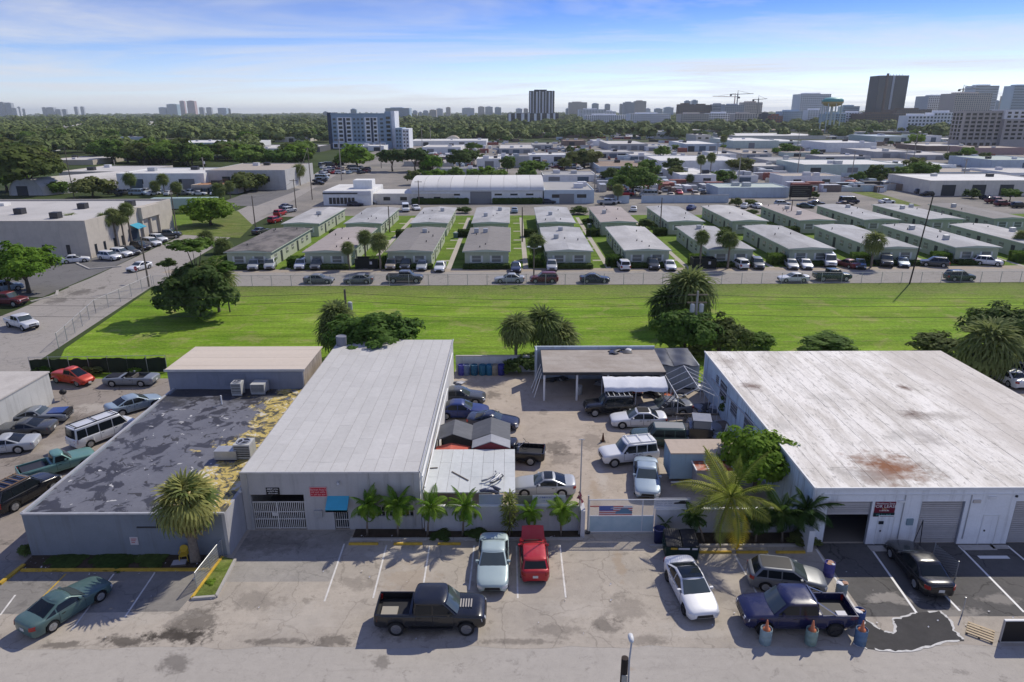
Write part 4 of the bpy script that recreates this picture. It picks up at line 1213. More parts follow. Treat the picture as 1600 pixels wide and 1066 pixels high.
# vinyl banners hung on the walls' inner fence
def banner(name, label, x0, x1, y, z0, z1, bg, draw):
	e = empty(name, ((x0 + x1)/2, y, (z0 + z1)/2), 0, label, 'banner')
	w, h = (x1 - x0)/2, (z1 - z0)/2
	MB().box(-w, w, -.012, 0, -h, h).build('cloth', bg, e)
	draw(e, w, h)
	return e
BLUEINK = flat('blue_banner_print', (.10, .14, .36), .6)
REDINK = flat('red_banner_print', (.50, .12, .11), .6)
SOFTW = flat('white_vinyl', (.60, .60, .62), .6, var=.05)
GREYINK = flat('grey_banner_print', (.34, .35, .40), .6)
def d1(e, w, h):
	word_marks(e, (8, 3), h*.42, h*.42, w*.85, BLUEINK, -.013); word_marks(e, (3, 3, 4), -h*.28, h*.34, w*.62, flat('faded_blue_print', (.30, .36, .50), .6), -.013)
banner('vinyl_banner', 'white vinyl banner with blue lettering in front of the silver coupe', x_at(832, 778, 39.1), x_at(884, 778, 39.1), 39.16, 1.92, 2.55, SOFTW, d1)
kid(MB().box(x_at(806, 775, 39.1), x_at(832, 775, 39.1), 39.15, 39.17, 1.90, 2.52), 'screen_panel', flat('khaki_screen', (.20, .20, .15), .8, var=.2), yw)
kid(MB().box(x_at(748, 775, 39.1), x_at(786, 775, 39.1), 39.15, 39.17, 1.90, 2.60), 'screen_panel', flat('pale_blue_screen', (.36, .40, .46), .8, var=.1), yw)
def d2(e, w, h):
	for k, q in enumerate(((9, 4, 6), (5, 7, 6), (8, 4, 5), (6, 8))): word_marks(e, q, h*(.66 - .42*k), h*.26, w*.52, GREYINK, -.013)
	for c in e.children[1:]: c.location.x = -w*.42
	m = MB()      # sketch of a car in black ink
	m.prism([(w*.10, 0), (w*.86, 0), (w*.86, 1), (w*.10, 1)], 0, 0.001) if False else None
	pts = [(.08, -.30), (.14, .0), (.34, .08), (.46, .38), (.70, .38), (.80, .08), (.92, .0), (.93, -.30)]
	m.add([(w*a, -.016, h*b) for a, b in pts], [list(range(len(pts)))[::-1]]); m.add([(w*a, -.012, h*b) for a, b in pts], [list(range(len(pts)))])
	m.build('car_drawing', DSTEEL, e)
banner('vinyl_banner', 'white vinyl banner with grey lines and a car drawing above the wall', x_at(1022, 796, 38.8), x_at(1078, 796, 38.8), 38.9, 1.80, 2.48, SOFTW, d2)
# sliding chain-link gate
GX0, GX1, GY = at(919, 834)[0] + .02, at(1019, 830)[0], 38.75
GZ = height_at(960, 781, GY)
sg = empty('sliding_gate', ((GX0 + GX1)/2, GY, 0), 0, 'white chain-link sliding gate with a flag banner across the yard entrance', 'gate')
M_TUBE = flat('white_gate_tube', (.62, .63, .64), .45, var=.06)
for z in (.10, 1.25, GZ): kid(MB().tube([(GX0, GY, z), (GX1 + 2.2*(z > 2), GY, z)], .035, 8), 'gate_rail', M_TUBE, sg)
for x in (GX0, GX1 - .75, GX1): kid(MB().tube([(x, GY, .06), (x, GY, GZ)], .035, 8), 'gate_stile', M_TUBE, sg)
link = chainlink()
kid(MB().grid([[(GX0, GY + .01, z), (GX1, GY + .01, z)] for z in (.1, GZ)]), 'wire_mesh', chainlink('pale_chain_link', (.52, .56, .58), .05, .22), sg)
N = NT('translucent_blue_screen'); p = N.coords()
nz = N.noise(N.scaled(p, 1.2, 1, 1.2), 1.5, 3)
M_SCR = fin(N, N.mix(N.ramp(nz, .3, .7), (.36, .48, .54), (.44, .55, .60)), .7, 0, .2, alpha=.86)
kid(MB().box(GX0 + .05, GX1 - .03, GY - .022, GY - .012, .12, 1.25), 'privacy_screen', M_SCR, sg)
kid(MB().box(GX0 - .15, GX1 + .1, GY - .12, GY + .12, .0, .05), 'gate_track', CONC, sg)
def d3(e, w, h):
	for k in range(5): MB().box(-w, w, -.018, -.011, -h + (2*k)*h*2/9, -h + (2*k + 1)*h*2/9).build('red_stripe', REDINK, e)
	MB().box(-w, -w*.15, -.022, -.0175, 0, h).build('blue_canton', BLUEINK, e)
	pts = [(-.02, -.62), (.0, -.2), (.22, .0), (.36, .5), (.70, .5), (.84, .0), (.97, -.1), (.98, -.62)]
	m = MB(); m.add([(w*a, -.026, h*b) for a, b in pts], [list(range(len(pts)))[::-1]]); m.add([(w*a, -.0182, h*b) for a, b in pts], [list(range(len(pts)))])
	m.build('car_drawing', flat('steel_blue_print', (.12, .22, .32), .6), e)
	word_marks(e, (7, 4), h*.5, h*.3, w*.42, SOFTW, -.024); e.children[-1].location.x = -w*.55
banner('flag_banner', 'red white and blue banner with a blue car on the chain-link gate', x_at(936, 797, GY), x_at(988, 797, GY), GY - .026, 1.32, 2.02, SOFTW, d3)
gp = empty('gate_post', (GX0 - .06, GY + .02, 0), 0, 'rusty steel gate post at the yard entrance', 'post')
MB().tube([(0, 0, 0), (0, 0, 2.75)], .05, 8).build('post', STEEL, gp)
MB().lathe([(.22, 0), (.20, .12), (.06, .16)], 12).build('footing', DSTEEL, gp)
# tall thin mast at the wall end with a tied flag
ms = empty('thin_mast', (at(905, 838)[0], 38.55, 0), 0, 'tall thin steel mast with a furled red flag at the wall end', 'mast')
mz = height_at(904, 686, 38.55)
MB().tube([(0, 0, 0), (0, 0, mz)], [.05, .035], 8).build('mast', STEEL, ms)
MB().bar((-.18, 0, mz - .05), (.18, 0, mz - .05), .05).build('cross_bar', STEEL, ms)
m = MB(); rng = random.Random(3)
for k in range(14):
	a = rng.uniform(0, 6.28); z = 2.0 + rng.uniform(0, .9); r_ = rng.uniform(.08, .26)
	m.add([(r_*math.cos(a), r_*math.sin(a), z), (r_*math.cos(a + .9), r_*math.sin(a + .9), z + .1), (.04*math.cos(a), .04*math.sin(a), z + .38)], [(0, 1, 2)])
m.build('flag', flat('faded_red_flag', (.30, .07, .09), .8), ms)

# planter beds and their kerbs
lotp = bpy.data.objects['parking_lot']
for poly, nm in (([(-10.3, 38.1), (4.4, 38.1), (4.4, 39.0), (-10.3, 39.2)], 'planter_soil'), ([(9.3, 37.35), (18.4, 37.35), (18.4, 38.7), (9.3, 38.7)], 'planter_soil'), ([(-29.7, 35.1), (-18.3, 35.1), (-17.9, 36.45), (-29.7, 36.45)], 'planter_soil')):
	struct(MB().prism(poly, 0, .05).build(nm, M_SOIL), 'dark planting soil')
for x0, x1, y in ((-10.4, 4.5, 38.0), (8.6, 18.9, 37.22)):
	n_ = int((x1 - x0)/1.5)
	for k in range(n_):
		a = x0 + (x1 - x0)*k/n_
		MB().box(a + .01, a + (x1 - x0)/n_ - .01, y - .08, y + .08, 0, .14).build('kerb_stone', CONC, lotp)
yk = at(180, 892)[1]
for k in range(8):
	a = -29.4 + k*1.42
	MB().box(a + .006, a + 1.414, yk - .09, yk + .09, 0, .13).build('kerb_stone', YELLOW, lotp)
A, B_ = at(0, 914), at(38, 884)
MB().bar((A[0], A[1], .07), (B_[0], B_[1], .07), .22, .14).build('kerb_stone', YELLOW, lotp)
A, B_ = at(325, 892), at(297, 934)
isl = [at(*q) for q in ((348, 872), (368, 876), (338, 934), (300, 937))]
struct(MB().prism(isl, 0, .10).build('grass_island', M_VERGE), 'small weedy grass island')
for a, b, mt in ((isl[0], isl[3], YELLOW), (isl[3], isl[2], CONC), (isl[2], isl[1], CONC)):
	MB().bar((a[0], a[1], .07), (b[0], b[1], .07), .16, .15).build('kerb_stone', mt, lotp)
# parking stops
def stop(u0, u1, v, label):
	a, b = at(u0, v), at(u1, v); L = b[0] - a[0]
	m = MB(); m.add([(-L/2, -.09, 0), (L/2, -.09, 0), (L/2, .09, 0), (-L/2, .09, 0), (-L/2 + .02, -.055, .12), (L/2 - .02, -.055, .12), (L/2 - .02, .055, .12), (-L/2 + .02, .055, .12)],
					[(3, 2, 1, 0), (4, 5, 6, 7), (0, 1, 5, 4), (1, 2, 6, 5), (2, 3, 7, 6), (3, 0, 4, 7)])
	return tag(m.build('wheel_stop', YELLOW, None, loc=((a[0] + b[0])/2, a[1], .006)), label, 'wheel stop', 'yellow wheel stops')
stop(545, 591, 851, 'yellow wheel stop nearest the turquoise awning')
stop(615, 660, 851, 'second yellow wheel stop from the turquoise awning')
stop(684, 720, 851, 'yellow wheel stop beside the silver sedan')
stop(1092, 1143, 864, 'yellow wheel stop next to the dumpster')
stop(1150, 1200, 864, 'yellow wheel stop behind the hanging yellow palm frond')
stop(1212, 1258, 864, 'yellow wheel stop nearest the white warehouse')

# lean-to with the white panelled roof
M_PANEL = roofmat('white_panel_roof', (0.56, 0.58, 0.57), (0.46, 0.49, 0.48), .6, .5, orand=.05)
lt = empty('panel_lean_to', (-2.8, 42.8, 0), 0, 'open lean-to with a white panelled roof against the grey workshop', 'shed')
for i in range(8):
	for j in range(3):
		x0 = -5.85 + i*.755; y0 = 39.75 + j*2.02
		kid(MB().box(x0 + .008, x0 + .747, y0 + .006, y0 + 2.012, 2.38 + .004*((i + j) % 2), 2.42 + .004*((i + j) % 2)), 'roof_panel', M_PANEL, lt)
for x in (-5.6, -2.7, .05):
	for y in (39.9, 45.6): kid(MB().box(x - .05, x + .05, y - .05, y + .05, 0, 2.38), 'post', WHITE, lt)
for y in (39.9, 45.6): kid(MB().box(-5.8, .15, y - .04, y + .04, 2.28, 2.38), 'beam', WHITE, lt)
# corrugated twin-gable sheds behind it
def corr_roof(x0, x1, y0, y1, ze, zr, mat, e, ridge=None, name='roof', n=30):
	"""gable with its ridge along y, corrugations across"""
	xm = ridge if ridge is not None else (x0 + x1)/2
	for (a, za, b, zb_) in ((x0, ze, xm, zr), (xm, zr, x1, ze)):
		m = MB(); P = []
		for j in range(n*2 + 1):
			y = y0 + (y1 - y0)*j/(n*2); dz_ = .025*(j % 2)
			P.append([(a, y, za + dz_), (b, y, zb_ + dz_)])
		m.grid(P); m.grid([[(p_[0], p_[1], p_[2] - .05) for p_ in row] for row in P], flip=True)
		kid(m, 'roof_slope', mat, e)
M_TIN = roofmat('grey_corrugated_tin', (0.20, 0.205, 0.21), (0.30, 0.30, 0.30), .6, .6, (1, 3))
M_TIN2 = roofmat('pale_corrugated_tin', (0.36, 0.37, 0.39), (0.44, 0.45, 0.46), .6, .5)
M_TIN3 = roofmat('coral_sheet_roof', (0.52, 0.115, 0.075), (0.60, 0.20, 0.15), .6, .7)
s1 = empty('tin_shed', (-3, 48.6, 0), 0, 'dark grey corrugated shed with two ridges beside the grey workshop', 'shed')
corr_roof(-5.7, -3.1, 47.3, 49.9, 2.45, 2.95, M_TIN, s1, -4.5)
corr_roof(-3.1, -.15, 47.3, 50.2, 2.45, 3.0, M_TIN, s1, -1.65)
for x in (-5.6, -3.1, -.3):
	for y in (47.4, 49.8): kid(MB().box(x - .05, x + .05, y - .05, y + .05, 0, 2.45), 'post', DSTEEL, s1)
kid(MB().box(-5.6, -.3, 49.9, 49.95, 0, 2.4), 'back_wall', M_TIN, s1)
s2 = empty('small_gable_shed', (-1.6, 46.4, 0), 0, 'small shed with a pale grey gable roof behind the panelled lean-to', 'shed')
corr_roof(-3.0, -.15, 45.95, 47.25, 2.45, 2.98, M_TIN2, s2, -1.58, n=8)
kid(MB().box(-2.9, -.25, 46.0, 47.2, 0, 2.45), 'walls', flat('maroon_boards', (.16, .03, .04), .8, var=.2), s2)
m = MB(); m.add([(-2.9, 45.98, 2.45), (-.25, 45.98, 2.45), (-1.58, 45.98, 2.9)], [(0, 1, 2)]); m.add([(-2.9, 46.05, 2.45), (-.25, 46.05, 2.45), (-1.58, 46.05, 2.9)], [(2, 1, 0)]); kid(m, 'gable', flat('maroon_boards', (.16, .03, .04), .8), s2)
s3 = empty('coral_shed', (-4.4, 46.9, 0), 0, 'low coral-red shed roof squeezed behind the panelled lean-to', 'shed')
corr_roof(-5.75, -3.15, 46.0, 47.2, 1.95, 2.25, M_TIN3, s3, -4.6, n=5)
kid(MB().box(-5.7, -3.2, 46.1, 47.15, 0, 1.95), 'walls', flat('red_shed_boards', (.34, .06, .05), .8, var=.2), s3)
# bodywork parts lying on the lean-to roof
def scrap(name, label, x, y, z, seed, n, size, mats, cat='car parts'):
	e = empty(name, (x, y, z), 0, label, cat)
	rg = random.Random(seed)
	for k in range(n):
		m = MB(); w, l, h = rg.uniform(.3, 1)*size, rg.uniform(.5, 1.2)*size, rg.uniform(.05, .22)*size
		P = [[(a*l/2, b*w/2, h*(1 - .6*a*a)*(1 - .5*b*b)) for b in np.linspace(-1, 1, 4)] for a in np.linspace(-1, 1, 6)]
		m.grid(P, flip=True); m.grid([[(q[0], q[1], max(0, q[2] - .03)) for q in r_] for r_ in P])
		m.build('panel', rg.choice(mats), e, loc=(rg.uniform(-1, 1)*size*.8, rg.uniform(-1, 1)*size*.45, rg.uniform(0, .12)*size), rz=rg.uniform(0, 6.28), smooth=True)
	return e
PW = carpaint('scrap_white', (.55, .55, .56)); PG = carpaint('scrap_grey', (.22, .23, .25)); PK = carpaint('scrap_black', (.02, .02, .022))
x_, y_ = at(768, 748, 2.45)
sh = car_parts('coupe', 1)
sc1 = empty('bumper_cover', (x_, y_, 2.44), R(-35), 'silver front bumper cover lying on the panelled lean-to roof', 'car part')
for k, (dx_, w_) in enumerate(((0, .8), (.35, .78), (.62, .70))):
	MB().tube([(dx_ - .25, -w_, .12), (dx_, -w_*.7, .2), (dx_ + .1, 0, .22), (dx_, w_*.7, .2), (dx_ - .25, w_, .12)], .07 - .01*k, 7).build('bumper_bar', [PG, PW, PK][k], sc1)
scrap('scrap_fenders', 'white and black car fenders heaped at the edge of the lean-to roof', *at(762, 766, 2.45), 2.44, 5, 6, .7, [PW, PK, PW, PG])
for k, (a, b) in enumerate((((706, 737), (732, 751)), ((668, 732), (684, 731)))):
	A, B_ = at(*a, 2.46), at(*b, 2.46)
	tag(MB().bar((A[0], A[1], 2.47), (B_[0], B_[1], 2.47), .07, .04).build('timber_batten', WOOD), ['long weathered timber batten lying across the lean-to roof', 'short timber offcut lying on the lean-to roof by the workshop'][k], 'timber')
# open-fronted workshop at the back of the yard
M_CPR = roofmat('brown_grey_shed_roof', (0.33, 0.285, 0.24), (0.46, 0.42, 0.37), .75, .45, (.6, 1.0), .42, .66, orand=.02)
cp = empty('open_front_shed', (8.6, 63.2, 0), 0, 'open-fronted brick-brown shed at the back of the yard', 'shed')
for k in range(6):
	y0 = 60.3 + k*.95
	za, zb_ = 2.82 + .045*k, 2.82 + .045*(k + 1)
	kid(MB().add([(2.9, y0, za), (14.35, y0, za), (14.35, y0 + .955, zb_), (2.9, y0 + .955, zb_), (2.9, y0, za + .12), (14.35, y0, za + .12), (14.35, y0 + .945, zb_ + .118), (2.9, y0 + .945, zb_ + .118)], [(3, 2, 1, 0), (4, 5, 6, 7), (0, 1, 5, 4), (1, 2, 6, 5), (2, 3, 7, 6), (3, 0, 4, 7)]), 'roof_board', M_CPR, cp)
kid(MB().box(2.3, 14.4, 66.05, 66.3, 0, 3.5), 'rear_wall', wallmat('blue_white_rear_wall', (.42, .48, .54), amt=.4), cp)
kid(MB().box(2.35, 2.5, 64.8, 66.05, 0, 3.55), 'side_wall', wallmat('blue_white_rear_wall', (.42, .48, .54)), cp)
kid(MB().box(2.9, 14.35, 60.22, 60.3, 2.66, 2.90), 'fascia', DSTEEL, cp)
for x in (3.02, 6.1, 9.0): kid(MB().box(x - .09, x + .09, 60.4, 60.58, 0, 2.8), 'post', WHITE, cp)
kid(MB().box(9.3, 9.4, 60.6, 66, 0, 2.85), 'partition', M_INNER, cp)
for k, y in enumerate((61.2, 62.4, 63.6)):
	kid(MB().bar((2.1 - .1*k, y, 0), (2.8, y, 2.5), .18, .05), 'leaning_board', WHITE, cp)
# motor scooter wreck and tarps on its roof
scrap('roof_scrap', 'black and white motorcycle scrap lying on the brown shed roof', *at(968, 550, 3.1), 3.14, 8, 8, 1.1, [PK, PK, PW, DSTEEL], 'scrap')
tp = empty('tarped_shed', (16, 65.4, 0), 0, 'low shed under dark blue-grey tarpaulins beside the white warehouse', 'shed')
kid(MB().box(14.5, 18.3, 63.2, 67.4, 0, 2.5), 'walls', wallmat('pale_shed_wall', (.40, .43, .44), amt=.6), tp)
M_TARP = flat('dark_tarpaulin', (.035, .042, .06), .45, 0, .5, var=.35, scale=1.2)
for (a, b) in ((14.3, 15.7), (15.75, 18.1)):
	P = [[(x, y, 2.62 + .10*math.sin(x*3.1 + y)*math.cos(y*1.7) + .05*(y - 63)) for x in np.linspace(a, b, 8)] for y in np.linspace(62.9, 67.4, 14)]
	m = MB().grid(P); m.grid([[(q[0], q[1], q[2] - .04) for q in r_] for r_ in P], flip=True); kid(m, 'tarpaulin', M_TARP, tp, True)
# white canopy tent
tn = empty('canopy_tent', (11.3, 59.1, 0), 0, 'white pitched canopy tent sheltering junk in front of the brown shed', 'tent')
x0, x1, yb, yf = 8.35, 14.1, 60.05, 57.95
P = []
for j, (y, z) in enumerate(((yb, 2.5), (yb - .35, 2.72), (yb - 1.0, 2.62), (yf + .25, 2.34), (yf, 2.25), (yf - .03, 1.95))):
	P.append([(x, y - .03*math.sin(x*2), z + .05*math.sin((x - x0)*3.4)*(.4 if j < 4 else 1.3) - .04*(i % 2)) for i, x in enumerate(np.linspace(x0, x1, 15))])
m = MB().grid(P, flip=True); kid(m, 'canopy', flat('white_tent_cloth', (.68, .69, .72), .7, var=.07, scale=2), tn, True)
for x in (x0 + .05, (x0 + x1)/2, x1 - .05):
	for y in (yb - .05, yf + .05): kid(MB().tube([(x, y, 0), (x, y, 2.3)], .035, 6), 'pole', M_TUBE, tn)
# bare tent skeleton
tf = empty('tent_frame', (16, 58, 0), 0, 'bare white pipe skeleton of a pitched tent against the white warehouse', 'tent frame')
ys = np.linspace(55.3, 60.8, 5)
kid(MB().tube([(16.1, ys[0], 3.35), (16.1, ys[-1], 3.35)], .035, 6), 'ridge_pipe', M_TUBE, tf)
for x in (14.4, 17.9): kid(MB().tube([(x, ys[0], 2.45), (x, ys[-1], 2.45)], .035, 6), 'eave_pipe', M_TUBE, tf)
for y in ys:
	kid(MB().tube([(14.4, y, 0), (14.4, y, 2.45), (16.1, y, 3.35), (17.9, y, 2.45), (17.9, y, 0)], .032, 6), 'frame_pipe', M_TUBE, tf)
kid(MB().box(14.2, 17.9, 55.0, 55.12, .9, 1.05), 'timber_rail', WOOD, tf)
# rear boundary wall and barrels
rw = empty('rear_yard_wall', (-1.8, 68.2, 0), 0, 'long white rear yard wall behind the blue barrels', 'wall')
kid(MB().box(-5.9, 2.4, 68.1, 68.3, 0, 1.75), 'wall', wallmat('white_rear_wall', (.52, .55, .58), amt=.5), rw)
kid(MB().box(-5.9, 2.4, 68.06, 68.34, 1.75, 1.82), 'coping', CONC, rw)
def drum_mesh(r=.30, h=.9, n=18):
	return MB().lathe([(r*.94, 0), (r, .03), (r, h*.32), (r*1.03, h*.34), (r, h*.36), (r, h*.64), (r*1.03, h*.66), (r, h*.68), (r, h - .03), (r*.96, h), (r*.90, h - .02), (r*.88, h - .10)], n)
DRUM = drum_mesh().mesh('drum', [BLACKP], True)
def drum(u, v, colr, label, z=0.0, s=1.0, pos=None, group='plastic drums', name='plastic_drum'):
	x, y = pos or at(u, v)
	mt = flat('drum_' + '_'.join('%02d' % int(q*100) for q in colr), colr, .55, var=.15, scale=4)
	return tag(put(name, DRUM, None, (x, y, z), mat=mt, scale=s), label, 'barrel', group)
ys_ = 67.3
for k, (u, c_, nm) in enumerate([(721, (.06, .06, .30), 'dark violet-blue drum at the left end of the row by the rear wall'), (729, (.12, .17, .27), 'slate-blue drum second from the left by the rear wall'), (741, (.02, .10, .18), 'dark teal drum third from the left by the rear wall'),
		(754, (.02, .12, .20), 'dark teal drum in the middle of the row by the rear wall'), (765, (.02, .13, .24), 'deep blue drum right of the middle by the rear wall'), (773, (.25, .23, .18), 'khaki drum second from the right by the rear wall'), (783, (.03, .035, .20), 'navy drum at the right end of the row by the rear wall')]):
	drum(0, 0, c_, nm, pos=(x_at(u, 580, ys_), ys_), s=1.25)
# loose things in the yard
drum(905, 616, (.42, .43, .42), 'pale grey drum standing in front of the open brown shed', group='yard drums')
bn = empty('steel_workbench', (*at(974, 622), 0), R(5), 'white steel workbench frame beside the canopy tent', 'workbench')
for sx2 in (-.55, .55):
	for sy2 in (-.3, .3): MB().box(sx2 - .03, sx2 + .03, sy2 - .03, sy2 + .03, 0, 1.0).build('leg', M_TUBE, bn)
for z in (.5, .98): MB().box(-.6, .6, -.34, .34, z, z + .05).build('shelf', STEEL, bn)
cn = empty('traffic_cone', (*at(942, 690), 0), 0, 'dark weathered traffic cone standing alone in the dirt yard', 'traffic cone')
MB().box(-.2, .2, -.2, .2, 0, .04).build('base', BLACKP, cn)
MB().lathe([(.14, .04), (.035, .78)], 12).build('cone', flat('dull_brown_cone', (.10, .045, .025), .7), cn)
# blue box trailer and rusty-roofed locker
bt = empty('box_trailer', (13.9, 45.8, 0), 0, 'pale blue box trailer with a beige roof in the yard corner', 'trailer')
kid(MB().box(11.45, 16.3, 44.7, 46.85, .55, 2.58), 'box', wallmat('pale_blue_trailer_side', (.26, .36, .43), amt=.5), bt)
kid(MB().box(11.40, 16.35, 44.64, 46.9, 2.58, 2.66), 'roof', roofmat('beige_trailer_roof', (.46, .38, .31), (.36, .29, .23), .5, .8, (2, .5)), bt)
kid(MB().box(11.6, 16.1, 45.0, 46.6, .38, .55), 'chassis', DSTEEL, bt)
kid(MB().bar((11.5, 44.4, .45), (13.2, 44.4, .45), .1), 'step_bar', M_TUBE, bt)
wt = car_parts('van', 0)
for x in (14.6, 15.4): kid(MB().lathe([(.2, -.1), (.36, -.1), (.36, .1), (.2, .1)], 14, axis='y', c=(x, 44.95, .36)), 'wheel', RUBBER, bt)
rk = empty('rusty_locker', (14.2, 44.1, 0), 0, 'grey steel locker with a rusty orange panelled roof in front of the trailer', 'locker')
kid(MB().box(13.05, 15.5, 43.4, 44.6, 0, 1.95), 'box', wallmat('dull_grey_locker', (.30, .29, .29), amt=.5), rk)
M_RUST = roofmat('rusty_orange_roof', (.42, .115, .06), (.55, .40, .34), .8, 1.6, lo=.5, hi=.62)
for k in range(3):
	x0 = 12.95 + k*.88
	kid(MB().box(x0 + .03, x0 + .85, 43.3, 44.66, 1.98, 2.02), 'roof_panel', M_RUST, rk)
for k in range(4): kid(MB().box(12.92 + k*.88, 13.0 + k*.88, 43.28, 44.68, 1.96, 2.05), 'roof_rib', WHITE, rk)
# dumpster and blue bin by the gate
dm = empty('dumpster', (*at(1062, 868), 0), R(-2), 'dark green dumpster with black lids and a white printed label', 'dumpster')
DG = flat('dark_green_dumpster_steel', (.012, .035, .028), .6, .1, var=.2, scale=2)
m = MB(); m.add([(-.95, -.55, .1), (.95, -.55, .1), (.95, .6, .1), (-.95, .6, .1), (-1.0, -.65, 1.05), (1.0, -.65, 1.05), (1.0, .68, 1.4), (-1.0, .68, 1.4)], [(3, 2, 1, 0), (0, 1, 5, 4), (1, 2, 6, 5), (2, 3, 7, 6), (3, 0, 4, 7)])
m.build('bin_body', DG, dm)
for s_ in (-1, 1):
	P = [[(s_*(.03 + .94*a), y, 1.07 + (1.42 - 1.07)*(y + .68)/1.38 + .05*(1 - (2*a - 1)**2)) for a in np.linspace(0, 1, 6)] for y in np.linspace(-.68, .70, 5)]
	mm = MB().grid(P, flip=(s_ < 0)); mm.grid([[(q[0], q[1], q[2] - .03) for q in r_] for r_ in P], flip=(s_ > 0)); mm.build('lid', BLACKP, dm)
for x, w_, mt in ((-.52, .20, YELLOW), (.08, .34, SOFTW), (.72, .16, SOFTW)):
	lb = MB(); lb.add([(x - w_, -.655, .86), (x + w_, -.655, .86), (x + w_, -.668, 1.0), (x - w_, -.668, 1.0)], [(0, 1, 2, 3)]); lb.build('label_plate', mt, dm)
for s_ in (-1, 1): MB().box(s_*1.02 - .06, s_*1.02 + .06, -.3, .4, .75, .9).build('lifting_sleeve', DG, dm)
BIN = MB().lathe([(.27, 0), (.31, .85), (.34, .87), (.34, .92), (.30, .92), (.27, .5)], 18).mesh('bin', [BLACKP], True)
bi = tag(put('round_bin', BIN, None, (*at(1029, 847), 0), mat=flat('navy_bin_plastic', (.02, .028, .11), .5), scale=1.1), 'tall navy round bin standing beside the dumpster', 'bin')
# barrels with cones round the purple pickup
CONE = MB().lathe([(.20, 0), (.19, .03), (.11, .05), (.03, .62)], 14).mesh('cone', [flat('faded_orange_cone', (.52, .17, .08), .65, var=.15, scale=6)], True)
def barrel_cone(u, v, c_, lab, cone=True, fill='cone'):
	b = drum(u, v, c_, 'weathered ' + lab[0], s=1.0, group='barrels round the purple pickup', name='barrier_barrel')
	b['label'] = lab[0]
	x, y = at(u, v)
	if fill == 'cone': tag(put('traffic_cone', CONE, None, (x, y, .82), rot=(R(4), R(-3), 0)), lab[1], 'traffic cone', 'orange cones in barrels')
	else: scrap('debris_heap', lab[1], x, y, .84, int(u), 5, .28, [flat('tan_debris', (.42, .25, .17), .8), SOFTW], 'debris')
barrel_cone(1195, 1004, (.24, .32, .34), ('pale blue-grey barrel in front of the purple pickup door', 'orange cone in the barrel by the pickup front door'))
barrel_cone(1266, 1005, (.20, .28, .25), ('greenish-grey barrel in front of the purple pickup rear wheel', 'orange cone in the greenish barrel by the pickup rear wheel'))
barrel_cone(1343, 1005, (.09, .16, .26), ('steel-blue barrel at the pickup tailgate nearest the street', 'orange cone in the steel-blue barrel nearest the street'))
barrel_cone(1340, 975, (.05, .09, .24), ('blue barrel with tan rubbish behind the pickup tailgate', 'tan rubbish filling the blue barrel behind the tailgate'), fill='x')
barrel_cone(1313, 931, (.20, .25, .28), ('grey-blue barrel with tan rubbish on the white line', 'tan rubbish filling the grey-blue barrel on the line'), fill='x')
barrel_cone(1294, 899, (.07, .07, .26), ('violet-blue barrel with tan rubbish beside the warehouse corner', 'tan rubbish filling the violet barrel by the warehouse'), fill='x')
# pallet and black sign board on the apron
pt = empty('wood_pallet', (*at(1531, 990), 0), R(-38), 'pale wooden pallet lying on the asphalt near the street', 'pallet')
PALW = flat('raw_pallet_wood', (.50, .40, .26), .85, var=.15, scale=4)
for k in range(5): MB().box(-.6, .6, -.5 + k*.22, -.5 + k*.22 + .13, .11, .135).build('deck_board', PALW, pt)
for x in (-.55, 0, .55): MB().box(x - .05, x + .05, -.5, .5, 0.0, .11).build('bearer', flat('dark_pallet_bearer', (.12, .09, .06), .9), pt)
bx, by = at(1562, 1003)
sb = empty('black_sign_board', (bx, by, 0), 0, 'black freestanding sign board by the street edge', 'sign')
MB().box(0, 4.2, -.05, .05, .06, 1.32).build('board', M_DARKBOARD, sb)
MB().box(-.04, 4.2, -.06, .06, 1.32, 1.38).build('frame', WHITE, sb); MB().box(-.04, 0, -.06, .06, 0, 1.32).build('frame', CONC, sb); MB().box(-.04, 4.2, -.07, .07, 0, .06).build('sill', CONC, sb)
MB().box(1.1, 2.4, -.06, -.05, .75, 1.28).build('label_plate', SOFTW, sb)
# short fence between the apron bays
A, B_ = at(1475, 893), at(1498, 954)
sf = empty('bay_fence', (0, 0, 0), 0, 'short leaning chain-link fence panel between the warehouse parking bays', 'fence')
MB().tube([(A[0], A[1] + 1.2, 0), (A[0], A[1] + 1.2, 1.2)], .03, 6).build('post', STEEL, sf)
MB().tube([(B_[0], B_[1] - .3, 0), (B_[0], B_[1] - .3, 1.1)], .03, 6).build('post', STEEL, sf)
MB().tube([(A[0] + .3, A[1] - .6, 0), (A[0] + .3, A[1] - .6, 1.15)], .03, 6).build('post', STEEL, sf)
MB().grid([[(A[0], A[1] + 1.2, z), (A[0] + .3, A[1] - .6, z)] for z in (.05, 1.1)]).build('wire_mesh', link, sf)
# railing beside the grass island
A, B_ = at(349, 868), at(308, 922)
rl = empty('low_fence', (0, 0, 0), 0, 'low galvanised chain-link fence along the grass island', 'fence')
for t in (0, .5, 1):
	x, y = A[0] + (B_[0] - A[0])*t, A[1] + (B_[1] - A[1])*t
	MB().tube([(x, y, 0), (x, y, 1.15)], .03, 6).build('post', STEEL, rl)
MB().tube([(A[0], A[1], 1.15), (B_[0], B_[1], 1.15)], .03, 6).build('rail', STEEL, rl)
MB().grid([[(A[0], A[1], z), (B_[0], B_[1], z)] for z in (.05, 1.12)]).build('wire_mesh', link, rl)
